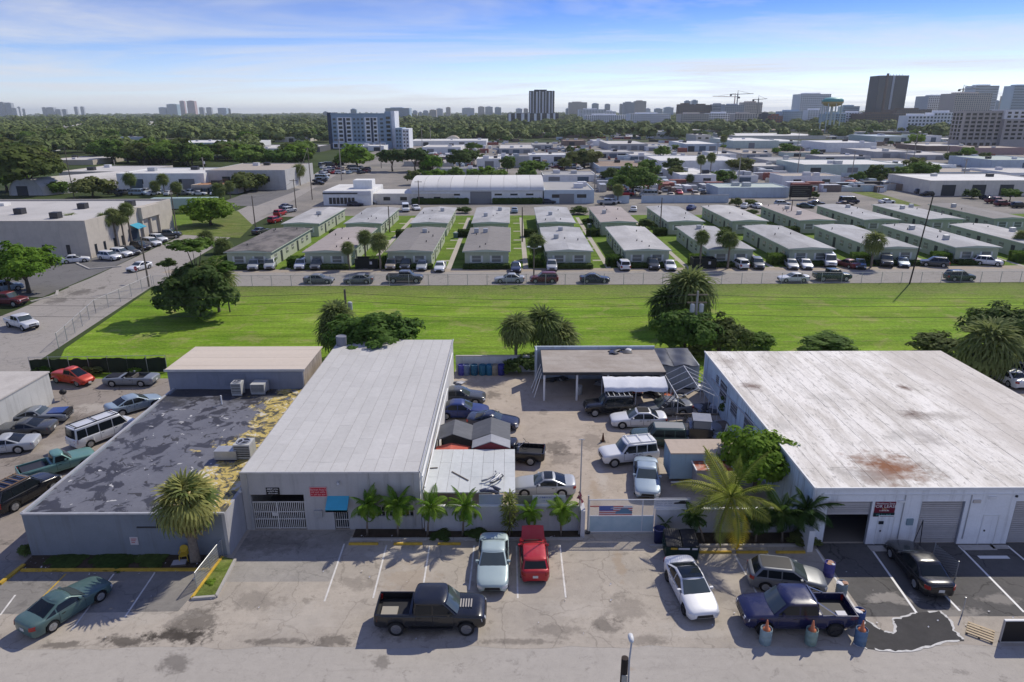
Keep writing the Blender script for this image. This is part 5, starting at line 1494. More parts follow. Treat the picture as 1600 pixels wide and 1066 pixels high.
# yellow plastic chair and a box under the big palm
yc = empty('plastic_chair', (*at(289, 876), .05), R(12), 'yellow plastic armchair under the big fan palm', 'chair')
YC = flat('yellow_chair_plastic', (.55, .38, .04), .5)
MB().box(-.24, .24, -.24, .22, .40, .44).build('seat', YC, yc)
P = [[(.26*math.sin(a)*1.0, .20 + .05*math.cos(a)*z, .42 + z*.5*(1 - .25*abs(a)**2)) for a in np.linspace(-1.1, 1.1, 9)] for z in (0, .5, 1)]
m = MB().grid(P); m.grid([[(q[0], q[1] - .03, q[2]) for q in r_] for r_ in P], flip=True); m.build('backrest', YC, yc)
for sx2 in (-.22, .22):
	for sy2 in (-.22, .2): MB().tube([(sx2*1.1, sy2*1.15, 0), (sx2, sy2, .41)], .025, 6).build('leg', YC, yc)
	MB().box(sx2 - .03, sx2 + .03, -.24, .22, .62, .65).build('armrest', YC, yc)
cb = empty('flat_carton', (*at(281, 882), .05), R(8), 'flattened grey carton lying in front of the yellow chair', 'carton')
MB().box(-.45, .45, -.28, .28, 0, .10).build('box', flat('dark_carton', (.10, .09, .08), .9), cb); MB().box(-.40, .40, -.24, .24, .10, .13).build('lid', flat('pale_carton_lid', (.40, .40, .44), .8), cb)
# rooftop air conditioners
def ac_unit(x, y, z, label, w=.9, h=.85, rz=0, fan=True):
	e = empty('air_conditioner', (x, y, z), rz, label, 'air conditioner')
	CM = flat('beige_ac_casing', (.46, .46, .43), .6, var=.12, scale=3)
	MB().box(-w/2, w/2, -w/2, w/2, .15, h + .15).build('casing', CM, e)
	for s_ in (-1, 1):
		MB().box(-w/2, w/2, s_*w*.38 - .05, s_*w*.38 + .05, 0, .15).build('rail', STEEL, e)
	for k in range(6):
		zz_ = .25 + k*h/7
		MB().box(-w/2*.9, w/2*.9, -w/2 - .015, -w/2, zz_, zz_ + h*.07).build('grille_slat', DSTEEL, e)
	if fan:
		MB().lathe([(w*.42, h + .15), (w*.42, h + .20), (w*.36, h + .20), (w*.36, h + .155)], 16).build('fan_ring', STEEL, e)
		MB().lathe([(w*.36, h + .155), (w*.02, h + .16)], 14).build('fan_opening', DSTEEL, e)
		for k in range(3):
			t = k*2.1; MB().bar((0, 0, h + .19), (w*.34*math.cos(t), w*.34*math.sin(t), h + .19), .12, .01).build('fan_blade', STEEL, e)
	return e
ac_unit(*at(373, 616, LZ), LZ, 'slim rooftop air conditioner nearest the bluish wall', .85, 1.0)
ac_unit(*at(407, 613, LZ), LZ, 'squat boxy air conditioner on a stand on the patched roof', 1.2, .8, fan=False)
ac_unit(*at(384, 713, LZ), LZ, 'large round-topped air conditioner against the grey workshop roof', 1.15, 1.0)
dc = empty('roof_duct', (*at(362, 716, LZ), LZ), 0, 'grey sheet-metal duct box on the yellow foamed roof', 'duct')
MB().box(-1.0, .55, -.45, .45, .1, .75).build('duct_box', STEEL, dc); MB().box(-.95, .5, -.4, -.3, 0, .1).build('rail', DSTEEL, dc); MB().box(-.95, .5, .3, .4, 0, .1).build('rail', DSTEEL, dc)
wg = empty('whirly_vent', (*at(272, 605, LZ), LZ), 0, 'small white roof vent at the edge of the patched roof', 'vent')
MB().lathe([(.16, 0), (.16, .5), (.3, .55), (.3, .68), (.05, .8)], 12).build('vent', WHITE, wg)
vp = empty('vent_pipe', (*at(347, 632, LZ), LZ), 0, 'thin white vent pipe on the patched roof', 'pipe')
MB().tube([(0, 0, 0), (0, 0, .8)], .06, 8).build('pipe', WHITE, vp)
tk = empty('roof_tank', (*at(534, 540, CZ), CZ + .05), 0, 'grey round roof tank at the far corner of the grey workshop', 'tank')
MB().lathe([(.5, 0), (.52, .9), (.48, .95), (.40, .9)], 16).build('tank', flat('slate_tank', (.20, .21, .25), .6), tk)
# utility pole and street lamp rising by the camera
px_, py_ = at(976.5, 1028, 9.2)
up = empty('utility_pole', (px_, py_, 0), 0, 'dark wooden pole top rising at the bottom edge by the street', 'utility pole')
MB().tube([(0, 0, 0), (0, 0, 9.2)], [.16, .115], 12).build('pole', flat('creosote_pole', (.045, .035, .03), .95, var=.3, scale=5), up)
MB().box(-.09, .09, -.13, -.10, 8.2, 8.6).build('bracket', STEEL, up)
lx_, ly_ = at(987, 1003, 9.1)
sl = empty('street_lamp', (px_ + .13, py_, 0), 0, 'grey cobra-head street lamp on the dark pole at the bottom edge', 'street lamp')
MB().tube([(0.05, 0, 7.6), (.12, .5, 8.6), (lx_ - px_ - .13, ly_ - py_, 9.1)], .03, 8).build('arm', STEEL, sl)
m = MB().lathe([(.02, -.22), (.08, -.15), (.10, 0), (.09, .14), (.03, .22)], 12, axis='y', c=(lx_ - px_ - .13, ly_ - py_ + .15, 9.12)); m.build('lamp_head', flat('pale_lamp_housing', (.62, .63, .62), .4), sl, smooth=True)
# ------------------------------------------------------------------ plants
GL = leafmat('broad_leaf_green', (0.065, 0.125, 0.022), (0.130, 0.200, 0.038))
GL_B = leafmat('bright_leaf_green', (0.080, 0.165, 0.016), (0.150, 0.235, 0.028))
GL_D = leafmat('dark_leaf_green', (0.048, 0.085, 0.022), (0.090, 0.130, 0.036))
GL_O = leafmat('olive_leaf_green', (0.085, 0.115, 0.030), (0.140, 0.155, 0.050))
GL_P = leafmat('palm_leaf_green', (0.105, 0.145, 0.042), (0.18, 0.205, 0.075), scale=1.5)
GL_Y = leafmat('yellowing_palm_leaf', (0.21, 0.225, 0.07), (0.31, 0.30, 0.10), scale=1.5)
GL_DRY = leafmat('dry_palm_leaf', (0.20, 0.16, 0.09), (0.28, 0.22, 0.12), scale=1.5)
GL_FAR = leafmat('distant_leaf_green', (0.055, 0.092, 0.030), (0.185, 0.215, 0.070), scale=0.035, trans=0.2)

def leaf_cloud(seed, clumps, per, leaf, shape=(1, 1, .8), low=-.55, clump_r=(.20, .36), core=True, hollow=.55, jit=.42):
	"""unit crown: small leaf faces gathered in clumps through an uneven ellipsoid"""
	rs = np.random.RandomState(seed)
	d = rs.normal(size=(clumps*3, 3)); d /= np.linalg.norm(d, axis=1)[:, None]
	d = d[d[:, 2] > low][:clumps]
	lob = 1 + .22*np.sin(3*np.arctan2(d[:, 1], d[:, 0]) + seed) + .14*np.sin(5*d[:, 2] + seed*2) + rs.uniform(-.12, .12, len(d))
	rad = (hollow + (1 - hollow)*rs.rand(len(d))**.6) * lob
	C = d*rad[:, None]*np.array(shape)*.86
	cr = rs.uniform(clump_r[0], clump_r[1], len(C))
	n = len(C)*per
	ci = np.repeat(np.arange(len(C)), per)
	q = rs.normal(size=(n, 3)); q /= np.linalg.norm(q, axis=1)[:, None]
	q[:, 2] = np.abs(q[:, 2])*rs.choice([1, 1, 1, -1], n)
	P = C[ci] + q*(cr[ci]*rs.uniform(.55, 1.05, n))[:, None]*np.array([1, 1, .75])
	nrm = q + C[ci]*.6 + np.array([0, 0, .45]) + rs.normal(size=(n, 3))*jit
	nrm /= np.linalg.norm(nrm, axis=1)[:, None]
	a = np.cross(nrm, rs.normal(size=(n, 3))); a /= np.linalg.norm(a, axis=1)[:, None] + 1e-9
	b = np.cross(nrm, a)
	s = leaf*rs.uniform(.6, 1.3, n)[:, None]
	a, b = a*s, b*s*.62
	V = np.stack([P - a, P - b, P + a, P + b], 1).reshape(-1, 3)
	F = np.arange(n*4).reshape(-1, 4)
	if core:
		u = np.linspace(0, 2*np.pi, 11)[:-1]; w = np.linspace(-.9, 1.3, 6)
		cv = np.array([[.42*shape[0]*math.cos(t)*math.cos(p_), .42*shape[1]*math.sin(t)*math.cos(p_), .42*shape[2]*math.sin(p_)] for p_ in w for t in u])
		cv *= (1 + rs.uniform(-.18, .18, (len(cv), 1)))
		cf = [(i*10 + k, i*10 + (k+1) % 10, (i+1)*10 + (k+1) % 10, (i+1)*10 + k) for i in range(5) for k in range(10)]
		F = np.vstack([F, np.array(cf) + len(V)]); V = np.vstack([V, cv])
	return V, F
def crown_mesh(name, *a, **k):
	V, F = leaf_cloud(*a, **k)
	return np_mesh(name, V, F, [GL])
CR0 = [crown_mesh('crown', s_, 120, 80, .066, clump_r=(.10, .30), hollow=.35, core=False) for s_ in (1, 2, 3)]
CR1 = [crown_mesh('crown', s_, 60, 34, .125, shape=(1, 1, .72)) for s_ in (4, 5, 6, 7)]
CR2 = [crown_mesh('crown', s_, 34, 22, .19, shape=(1, 1, .66), core=True, jit=.25) for s_ in (8, 9, 10)]
SH0 = [crown_mesh('foliage', s_, 60, 40, .11, shape=(1, 1, .9), low=-.2) for s_ in (11, 12)]
def trunk_mesh(seed, mat=BARK2):
	"""unit-height trunk with limbs that reach into the crown"""
	rg = random.Random(seed); m = MB()
	m.tube([(0, 0, 0), (rg.uniform(-.03, .03), rg.uniform(-.03, .03), .3), (rg.uniform(-.06, .06), rg.uniform(-.06, .06), .62)], [.062, .048, .036], 8)
	for k in range(4):
		a = k*1.6 + rg.uniform(-.4, .4)
		m.tube([(0, 0, .42 + .05*k), (.14*math.cos(a), .14*math.sin(a), .62 + .04*k), (.30*math.cos(a), .30*math.sin(a), .84 + .04*k)], [.034, .024, .010], 6)
	return m.mesh('trunk', [mat], True)
TRUNK = [trunk_mesh(s_) for s_ in (1, 2)]
_tn = [0]
def tree(x, y, zc, r, label, lod=0, leaf=None, group=None, rz=None, squash=1.0, name='broadleaf_tree', cat='tree', trunk=True):
	_tn[0] += 1; i = _tn[0]
	e = empty(name, (x, y, 0), (i*1.7) % 6.28 if rz is None else rz, label, cat, group)
	me = (CR0, CR1, CR2)[lod]; me = me[i % len(me)]
	put('crown', me, e, (0, 0, zc), mat=leaf or GL, scale=(r, r, r*squash))
	if trunk: put('trunk', TRUNK[i % 2], e, scale=(r*1.1, r*1.1, zc*1.0))
	return e
def depth_of(Y, z): return Y*_c + (CAM_H - z)*_s
def tree_px(ub, vb, uc, vc, rpx, label, **k):
	X, Y = at(ub, vb)
	z = height_at(uc, vc, Y); x = x_at(uc, vc, Y)
	r = rpx/FPX*depth_of(Y, z)
	return tree(x, Y, max(z, r*.5), r, label, **k)
def shrub(x, y, r, h, label, leaf=None, group=None, name='leafy_shrub', z=0.0, cat='shrub'):
	_tn[0] += 1; i = _tn[0]
	o = put(name, SH0[i % 2], None, (x, y, z + h*.42), (i*2.1) % 6.28, mat=leaf or GL, scale=(r, r, h*.62))
	return tag(o, label, cat, group)
def shrub_px(u, v, rpx, hpx, label, **k):
	X, Y = at(u, v); d = depth_of(Y, 0)
	return shrub(X, Y, rpx/FPX*d, hpx/FPX*d, label, **k)
# --- fan palms
def fan_leaf(seed, droop=.5, seg=11, spread=2.5):
	rg = random.Random(seed); m = MB()
	m.bar((0, 0, 0), (.42, 0, .02), .018, .012)
	for k in range(seg):
		a = -spread/2 + spread*k/(seg - 1)
		L = (.62 - .16*abs(a/spread*2)**2)*rg.uniform(.9, 1.08)
		ca, sa = math.cos(a), math.sin(a)
		w = .085
		z1, z2 = .02*(k % 2), -droop*.10 - rg.uniform(0, .03)
		p0 = (.42, 0, .02)
		p1 = (.42 + L*.5*ca, L*.5*sa, .05 + z1); p2 = (.42 + L*.82*ca, L*.82*sa, z2*1.2); p3 = (.42 + L*ca*.96, L*sa*.96, z2*3.2 - droop*.10)
		n = (-sa*w/2, ca*w/2, 0)
		m.add([p0, (p1[0]-n[0], p1[1]-n[1], p1[2]), (p1[0]+n[0], p1[1]+n[1], p1[2]+.02), (p2[0]-n[0]*.6, p2[1]-n[1]*.6, p2[2]), (p2[0]+n[0]*.6, p2[1]+n[1]*.6, p2[2]), p3],
              [(0, 1, 2), (1, 3, 4, 2), (3, 5, 4)])
	return m
FAN = [fan_leaf(s_, d_).mesh('frond', [GL_P]) for s_, d_ in ((1, .3), (2, .6), (3, .9))]
def frond_dirs(n, seed, lo=-50, hi=82):
	rg = random.Random(seed); out = []
	for k in range(n):
		t = (k + .5)/n
		el = R(hi + (lo - hi)*t**.85) + rg.uniform(-.1, .1)
		out.append((k*2.399963 + rg.uniform(-.2, .2), el, t))
	return out
def frond_matrix(az, el):
	return Matrix.Rotation(az, 4, 'Z') @ Matrix.Rotation(-el, 4, 'Y')
def fan_crown(seed, n=44):
	rg = random.Random(seed); V = []; F = []
	for az, el, t in frond_dirs(n, seed):
		src = fan_leaf(rg.randint(0, 99), .3 + .7*t, seg=8)
		M = frond_matrix(az, el) @ Matrix.Rotation(rg.uniform(-.4, .4), 4, 'X') @ Matrix.Scale(rg.uniform(.85, 1.1), 4)
		o = len(V); V += [tuple(M @ Vector(p_)) for p_ in src.v]
		F += [[o + i for i in f] for f in src.f]
	m = MB(); m.v = V; m.f = F; m.m = [0]*len(F)
	return m.mesh('crown', [GL_P])
FANC = [fan_crown(s_, 70) for s_ in (1, 2, 3)]
PTRUNK = MB().tube([(0, 0, 0), (.02, .01, .35), (-.01, .02, .7), (0, 0, 1.0)], [1.25, 1.0, .95, 1.05], 9).mesh('trunk', [BARK], True)
def fan_palm(x, y, zc, r, label, leaf=None, group=None, skirt=False, each=False, tr=.17):
	_tn[0] += 1; i = _tn[0]
	e = empty('fan_palm', (x, y, 0), (i*1.3) % 6.28, label, 'palm tree', group)
	put('trunk', PTRUNK, e, scale=(tr, tr, zc))
	if not each:
		put('crown', FANC[i % 3], e, (0, 0, zc), mat=leaf or GL_P, scale=r)
	else:
		rg = random.Random(i)
		for az, el, t in frond_dirs(74, i, -72, 84):
			o = put('frond', FAN[min(2, int(t*3))], e, mat=(GL_DRY if t > .84 else GL_Y if rg.random() < .7 else leaf or GL_P))
			o.matrix_local = Matrix.Translation((0, 0, zc)) @ frond_matrix(az, el) @ Matrix.Rotation(rg.uniform(-.4, .4), 4, 'X') @ Matrix.Scale(r*rg.uniform(.88, 1.06), 4)
	return e
def fan_px(ub, vb, uc, vc, rpx, label, **k):
	X, Y = at(ub, vb); z = height_at(uc, vc, Y); x = x_at(uc, vc, Y)
	return fan_palm(x, Y, max(z, .8), rpx/FPX*depth_of(Y, z), label, **k)
# --- feather palms
def feather(seed, n=20, droop=.75, L=1.0, wid=.20, lw=.030, hang=.5):
	rg = random.Random(seed); m = MB(); pts = []
	a = 0.0; x = z = 0.0; st = L/n
	for k in range(n + 1):
		pts.append((x, 0, z)); t = k/n
		a = droop*1.5*t*t + droop*.3*t
		x += st*math.cos(a); z -= st*math.sin(a)
	m.tube(pts[::4] + [pts[-1]], [.016]*len(pts[::4]) + [.004], 4, cap=False)
	for k in range(3, n + 1):
		t = k/n
		l = wid*(math.sin(math.pi*min(1, .15 + t*.92))**.7 + .12)
		for s_ in (-1, 1):
			p_ = Vector(pts[k]); d = (Vector(pts[min(k + 1, n)]) - Vector(pts[k - 1])).normalized()
			side = Vector((0, s_, 0))
			tip = p_ + side*l*.80 + d*l*.50 + Vector((0, 0, -hang*l*rg.uniform(.5, 1.1)))
			mid = p_ + side*l*.42 + d*l*.20 + Vector((0, 0, -.04*l))
			w_ = d*lw*.6
			m.add([p_ - w_*.5, p_ + w_*.5, mid + w_, tip, mid - w_], [(0, 1, 2, 4), (4, 2, 3)])
	return m
FEA = [feather(1, 24, .40, 1, .25, .034, .7), feather(2, 24, .85, 1, .25, .034, .8), feather(3, 24, 1.3, 1, .23, .034, .9)]
FEA_M = [f.mesh('frond', [GL_B]) for f in FEA]
COC = [feather(4, 26, .35, 1, .21, .022), feather(5, 26, .6, 1, .21, .022), feather(6, 26, .95, 1, .20, .022)]
COC_M = [f.mesh('frond', [GL_P]) for f in COC]
def feather_palm(x, y, zc, L, label, n=15, meshes=FEA_M, leaf=None, name='feather_palm', group=None, tr=.06, lo=-35, hi=78, lean=(0, 0), each=True, dry=0):
	_tn[0] += 1; i = _tn[0]; rg = random.Random(i)
	e = empty(name, (x, y, 0), 0, label, 'palm tree', group)
	tm = MB().tube([(0, 0, 0), (lean[0]*.3, lean[1]*.3, zc*.4), (lean[0], lean[1], zc)], [tr*1.35, tr, tr*.8], 9); tm.build('trunk', BARK, e, smooth=True)
	for q, (az, el, t) in enumerate(frond_dirs(n, i, lo, hi)):
		o = put('frond', meshes[min(2, int(t*3))], e, mat=GL_DRY if (dry and q >= n - dry) else leaf or GL_B)
		o.matrix_local = Matrix.Translation((lean[0], lean[1], zc)) @ frond_matrix(az, el) @ Matrix.Rotation(rg.uniform(-.9, .9), 4, 'X') @ Matrix.Scale(L*rg.uniform(.7, 1.12), 4)
	return e
def feather_px(ub, vb, uc, vc, rpx, label, **k):
	X, Y = at(ub, vb); z = height_at(uc, vc, Y); x = x_at(uc, vc, Y)
	return feather_palm(X, Y, z, rpx/FPX*depth_of(Y, z), label, lean=(x - X, 0), **k)

# near plants
fan_px(305, 880, 290, 786, 54, 'large shaggy fan palm in front of the blue-grey wall', each=True, tr=.26)
for k, (ub, uc, vc, r_, lab) in enumerate([(574, 574, 788, 33, 'small feather palm nearest the turquoise awning'), (622, 620, 788, 36, 'second small feather palm along the grey wall'), (668, 672, 791, 36, 'small feather palm at the workshop corner'),
		(723, 726, 791, 36, 'small feather palm in front of the lean-to roof'), (826, 828, 800, 27, 'shortest feather palm between the silver and red cars'), (876, 879, 796, 34, 'small feather palm at the end of the yard wall')]):
	feather_px(ub, 838, uc, vc, r_, lab, n=24, group='small palms along the yard wall', lo=-55, leaf=GL_B)
# variegated dracaena
dr_ = empty('variegated_shrub', (*at(796, 838), 0), 0, 'tall yellow-variegated bushy plant in front of the yard wall', 'shrub')
rg = random.Random(9); m = MB()
for k in range(420):
	z = rg.uniform(.7, 3.1); a = rg.uniform(0, 6.28); el = rg.uniform(-.5, .9); L = rg.uniform(.35, .6)
	d = Vector((math.cos(a)*math.cos(el), math.sin(a)*math.cos(el), math.sin(el))); r0 = .35*math.sin(math.pi*min(1, (z - .4)/2.9))
	p0 = Vector((math.cos(a)*r0*rg.random(), math.sin(a)*r0*rg.random(), z)); n_ = d.cross(Vector((0, 0, 1))).normalized()*.035
	m.add([p0 - n_*.4, p0 + n_*.4, p0 + d*L*.6 + n_, p0 + d*L + Vector((0, 0, -.12)), p0 + d*L*.6 - n_], [(0, 1, 2, 4), (4, 2, 3)])
m.build('leaves', leafmat('variegated_leaf', (.16, .19, .04), (.26, .26, .08), scale=6), dr_)
MB().tube([(0, 0, 0), (.03, 0, 1.4), (0, .02, 2.6)], [.05, .04, .02], 7).build('stem', BARK, dr_)
feather_px(1118, 846, 1142, 776, 88, 'coconut palm with long arching fronds and one yellow dying frond', n=22, meshes=COC_M, leaf=leafmat('coconut_frond', (.16, .20, .03), (.27, .28, .06), scale=1.2), name='coconut_palm', lo=-25, hi=74, tr=.13)
cp_ = bpy.data.objects['coconut_palm']
tc_ = [c for c in cp_.children if c.name.startswith('frond')]
o = put('frond', COC_M[2], cp_, mat=leafmat('yellow_frond', (.62, .46, .03), (.70, .58, .08), scale=2, trans=.6))
o['label'] = 'yellow dying frond hanging down'
zc_ = height_at(1142, 776, at(1118, 846)[1])
o.matrix_local = Matrix.Translation((x_at(1142, 776, at(1118, 846)[1]) - at(1118, 846)[0], -.1, zc_ - .1)) @ frond_matrix(R(-80), R(-34)) @ Matrix.Diagonal((3.5, 5.0, 3.5, 1))
FT = leafmat('fishtail_leaf', (.028, .060, .014), (.055, .095, .022), scale=2)
for (ub, uc, vc, r_, lab) in [(1222, 1222, 800, 46, 'dark bushy palm right of the coconut palm'), (1262, 1262, 795, 50, 'dark bushy palm at the white warehouse corner'), (1100, 1085, 806, 30, 'small dark palm under the coconut palm, by the dumpster'), (1180, 1185, 812, 34, 'low dark palm between the coconut palm and the bushy palms')]:
	feather_px(ub, 848, uc, vc, r_, lab, n=24, leaf=FT, group='dark palms by the warehouse', lo=-60)
feather_px(1040, 838, 1040, 818, 18, 'tiny drooping palm sprout beside the navy bin', n=7, leaf=FT)
tree_px(1190, 768, 1184, 722, 62, 'bright leafy fig tree against the warehouse side wall', lod=0, leaf=GL_B, squash=1.05)
for (u, v, r_, h_, lab, lf) in [(1150, 655, 24, 46, 'dark weedy shrub against the warehouse wall', GL_D), (1128, 615, 16, 30, 'dark shrub under the bare tent frame', GL_D), (1180, 690, 14, 40, 'dark creeper on the grimy warehouse wall', GL_D), (1080, 560, 18, 18, 'pale shrub behind the tarped shed', GL_O),
		(1185, 543, 24, 24, 'small dark shrub behind the white roof, near its corner', GL), (1295, 545, 40, 20, 'low wide shrub behind the middle of the white roof', GL), (1462, 552, 38, 32, 'brownish shrub at the far end of the white roof', GL_O), (1500, 575, 20, 16, 'low shrub beside the white roof edge', GL_O), (830, 580, 26, 30, 'dark spiky shrub by the rear yard wall', GL_D), (800, 585, 14, 24, 'small dark shrub beside the navy drum', GL_D),
		(150, 580, 22, 14, 'olive weeds along the dark screened fence', GL_O), (75, 582, 18, 14, 'dark weeds at the end of the screened fence', GL), (215, 582, 12, 10, 'yellow-green weeds behind the stripped convertible', GL_B), (40, 868, 10, 18, 'dark weed clump at the corner of the blue-grey wall', GL_D), (330, 912, 8, 6, 'small weed tuft on the grass island', GL_B), (1255, 846, 22, 16, 'reddish-brown low shrub at the warehouse corner', GL_O), (745, 838, 16, 10, 'low dark weed patch under the palms', GL_D), (690, 840, 16, 8, 'low weed patch by the workshop corner', GL_D), (110, 874, 30, 4, 'dark ivy strip along the blue-grey wall', GL_D), (180, 873, 34, 4, 'second dark ivy strip along the blue-grey wall', GL_D), (240, 873, 26, 4, 'dark ivy strip behind the yellow chair', GL_D)]:
	shrub_px(u, v, r_, h_, lab, leaf=lf)
# plants between the workshops and the field
tree_px(586, 582, 582, 521, 70, 'dense dark tree overhanging the grey workshop roof', lod=0, leaf=GL, squash=.58)
fan_px(522, 556, 525, 498, 32, 'shaggy fan palm behind the grey workshop, beside the pole', leaf=GL_P)
fan_px(512, 562, 520, 522, 30, 'lower fan palm behind the grey workshop', leaf=GL_P)
for (ub, vb, uc, vc, r_, lab) in [(806, 575, 806, 516, 31, 'fan palm standing leftmost of the three behind the rear yard wall'), (846, 560, 848, 510, 36, 'middle fan palm behind the open brown shed'), (872, 558, 874, 530, 36, 'lowest fan palm of the three behind the open brown shed')]:
	fan_px(ub, vb, uc, vc, r_, lab, group='fan palms behind the yard')
fan_px(1075, 508, 1078, 458, 48, 'largest fan palm in the field, behind the pole with transformers', leaf=GL_P)
fan_px(1042, 512, 1043, 480, 36, 'lower bushy fan palm left of the largest one in the field', leaf=GL_D)
tree_px(1075, 550, 1072, 520, 54, 'dark tree between the yard and the field, under the transformers', lod=0, leaf=GL, squash=.8)
tree_px(1125, 550, 1126, 526, 48, 'olive tree beside the corner of the white roof', lod=0, leaf=GL_O, squash=.8)
fan_px(1545, 590, 1545, 545, 54, 'wide fan palm beyond the far end of the white roof', leaf=GL_P)
fan_px(1585, 580, 1590, 556, 38, 'fan palm at the edge of the frame beyond the white roof', leaf=GL_P)
tree_px(1580, 562, 1586, 514, 64, 'large dark shrubby tree beyond the far end of the white roof', lod=0, leaf=GL_D, squash=.8)
# the clump standing alone in the field
tree_px(310, 494, 306, 454, 62, 'dense dark fig in the lone clump on the field', lod=0, leaf=GL_D, squash=.85)
fan_px(335, 488, 336, 440, 36, 'shaggy fan palm growing through the dark fig on the field', leaf=GL_P)
tree_px(300, 488, 301, 384, 30, 'thin crooked pine crown rising above the lone clump', lod=1, leaf=GL, squash=.5, name='crooked_pine')
tree_px(285, 488, 261, 412, 14, 'small pine tuft on a side branch of the lone clump', lod=1, leaf=GL_D, squash=.7, name='crooked_pine')
tree_px(345, 488, 350, 418, 18, 'small green tuft on the far side of the lone clump', lod=1, leaf=GL, squash=.6, name='crooked_pine')
# ------------------------------------------------------------------ vehicles in the lots and yards
def car_tn(kind, colour, tail, nose, label, **kw):
	"""tail and nose: where the two ends touch down in the photograph"""
	a, b = Vector(at(*tail)), Vector(at(*nose))
	d = b - a
	return car(kind, colour, tuple((a + b)/2), math.degrees(math.atan2(d.y, d.x)), label, **kw)
e = car_tn('pickup', 'black', (602, 973), (748, 973), 'lifted black crew-cab pickup parked across the front lot', cat='pickup truck', rim=flat('grey_truck_rim', (.22, .22, .23), .4, .5))
for k in range(5): MB().box(1.55 + k*.14, 1.62 + k*.14, -.32, .32, 1.24 + .015, 1.30).build('hood_vent', flat('tan_vent', (.40, .37, .33), .6), e)
MB().box(-2.6, -1.75, -.55, .1, .80, .98).build('cargo_box', flat('tan_cargo', (.35, .32, .26), .8), e)
for s_ in (-1, 1): MB().box(-1.1, 1.2, s_*.98 - .08, s_*.98 + .08, .42, .50).build('running_board', BLACKP, e)
e = car_px('sedan', 'mist', 771, 890, -90, 'pale silver-green sedan parked nose out in the front lot', cat='car')
e = car_px('hatch', 'red', 834, 882, 91, 'red hatchback with its hood raised by the yard wall', cat='car', scale=.95)
P = [[(.95 - .02*a + .0, y*.72, .98 + a*.62*1.0) for y in np.linspace(-1, 1, 5)] for a in (0, .5, 1)]
P = [[(1.22 + .42*a, y*(.76 - .06*a), .98 + .78*a + .04*(1 - y*y)) for y in np.linspace(-1, 1, 5)] for a in np.linspace(0, 1, 4)]
m = MB().grid(P); m.grid([[(q[0] + .04, q[1], q[2]) for q in r_] for r_ in P], flip=True); m.build('raised_hood', carpaint('red', CAR_COLOURS['red']), e)
MB().box(1.1, 1.75, -.6, .6, .60, .965).build('engine_bay', BLACKP, e)
e = car_px('fastback', 'white', 1077, 930, -84, 'white electric sedan with a black glass roof, nose to the street', cat='car', rim=ALLOY_D)
K = KINDS_OF_CAR['fastback']
P = [[(x, y*.60, 1.456 - .018*y*y - .016*((x + .21)/.5)**4) for y in np.linspace(-1, 1, 7)] for x in np.linspace(-.72, .30, 8)]
m = MB().grid(P, flip=True); m.build('glass_roof', GLASS, e, smooth=True)
e = car_tn('hatch', 'grey', (1172, 908), (1282, 920), 'dark-roofed silver compact hatchback behind the purple pickup', cat='car', roofc=BLACKP)
e = car_tn('pickup', 'purple', (1330, 975), (1150, 973), 'purple-blue pickup with an empty bed ringed by barrels', cat='pickup truck', rim=ALLOY_D)
for a, b in (((-.70, -.85, 1.3), (-.70, -.62, 1.95)), ((-.70, .85, 1.3), (-.70, .62, 1.95)), ((-.70, -.62, 1.95), (-.70, .62, 1.95)), ((-.70, -.6, 1.9), (-1.7, -.9, 1.3)), ((-.70, .6, 1.9), (-1.7, .9, 1.3))):
	MB().tube([a, b], .04, 6).build('roll_bar', CHROME, e)
MB().box(-2.45, -1.95, .25, .6, .80, 1.05).build('bed_crate', SOFTW, e)
e = car_tn('sedan', 'black', (1460, 930), (1407, 866), 'black sedan parked tail out in front of the white warehouse', cat='car', roofc=None)
e = car_tn('coupe', 'teal', (60, 985), (148, 930), 'faded teal coupe parked askew in the shaded lot', cat='car')
# yard
car_tn('coupe', 'silver', (893, 768), (806, 768), 'silver coupe with a dark glass roof behind the yard wall', roofc=GLASS)
car_tn('sedan', 'lightblue', (1008, 738), (1011, 776), 'blue-grey sedan facing the gate from inside the yard', roofc=None)
e = car_tn('boxsuv', 'white', (1022, 716), (940, 724), 'white boxy SUV with a roof rack in the yard'); roof_bars(e, 'boxsuv', 3, WHITE)
car_tn('boxsuv', 'darkgreen', (1060, 696), (996, 694), 'dark green old SUV with a grey hood beside the scrap heap', roofc=flat('chalky_grey_roof', (.25, .26, .26), .7))
e = car_tn('sedan', 'white', (1031, 664), (962, 664), 'white convertible with a black soft top in the yard', roofc=flat('black_soft_top', (.03, .028, .026), .9))
e = car_tn('boxsuv', 'black', (986, 644), (916, 646), 'black SUV with a pale flat rack in front of the canopy tent'); roof_bars(e, 'boxsuv', 5, flat('pale_rack', (.42, .42, .40), .6))
car_tn('sedan', 'grey', (1076, 644), (1001, 648), 'grey sedan half hidden behind a ladder frame in the yard')
car_tn('sedan', 'darkgrey', (698, 628), (740, 628), 'dark silver-nosed sedan against the workshop side wall, farthest from the street')
car_tn('sedan', 'blue', (696, 650), (748, 650), 'blue sedan parked against the workshop side wall')
car_tn('coupe', 'navy', (745, 665), (797, 668), 'dark navy coupe behind the twin-ridged tin shed')
e = car_tn('smallpickup', 'black', (835, 720), (768, 716), 'old black pickup with a bicycle in its bed, half under the shed', cat='pickup truck')
bk = empty('bicycle', (*at(812, 698, 1.25), 1.15), R(20), 'white bicycle lying across the old black pickup bed', 'bicycle')
for x in (-.5, .5): MB().tube([(x + .33*math.cos(t), 0, .1 + .33*math.sin(t)) for t in np.linspace(0, 6.283, 17)], .02, 5).build('wheel', RUBBER, bk)
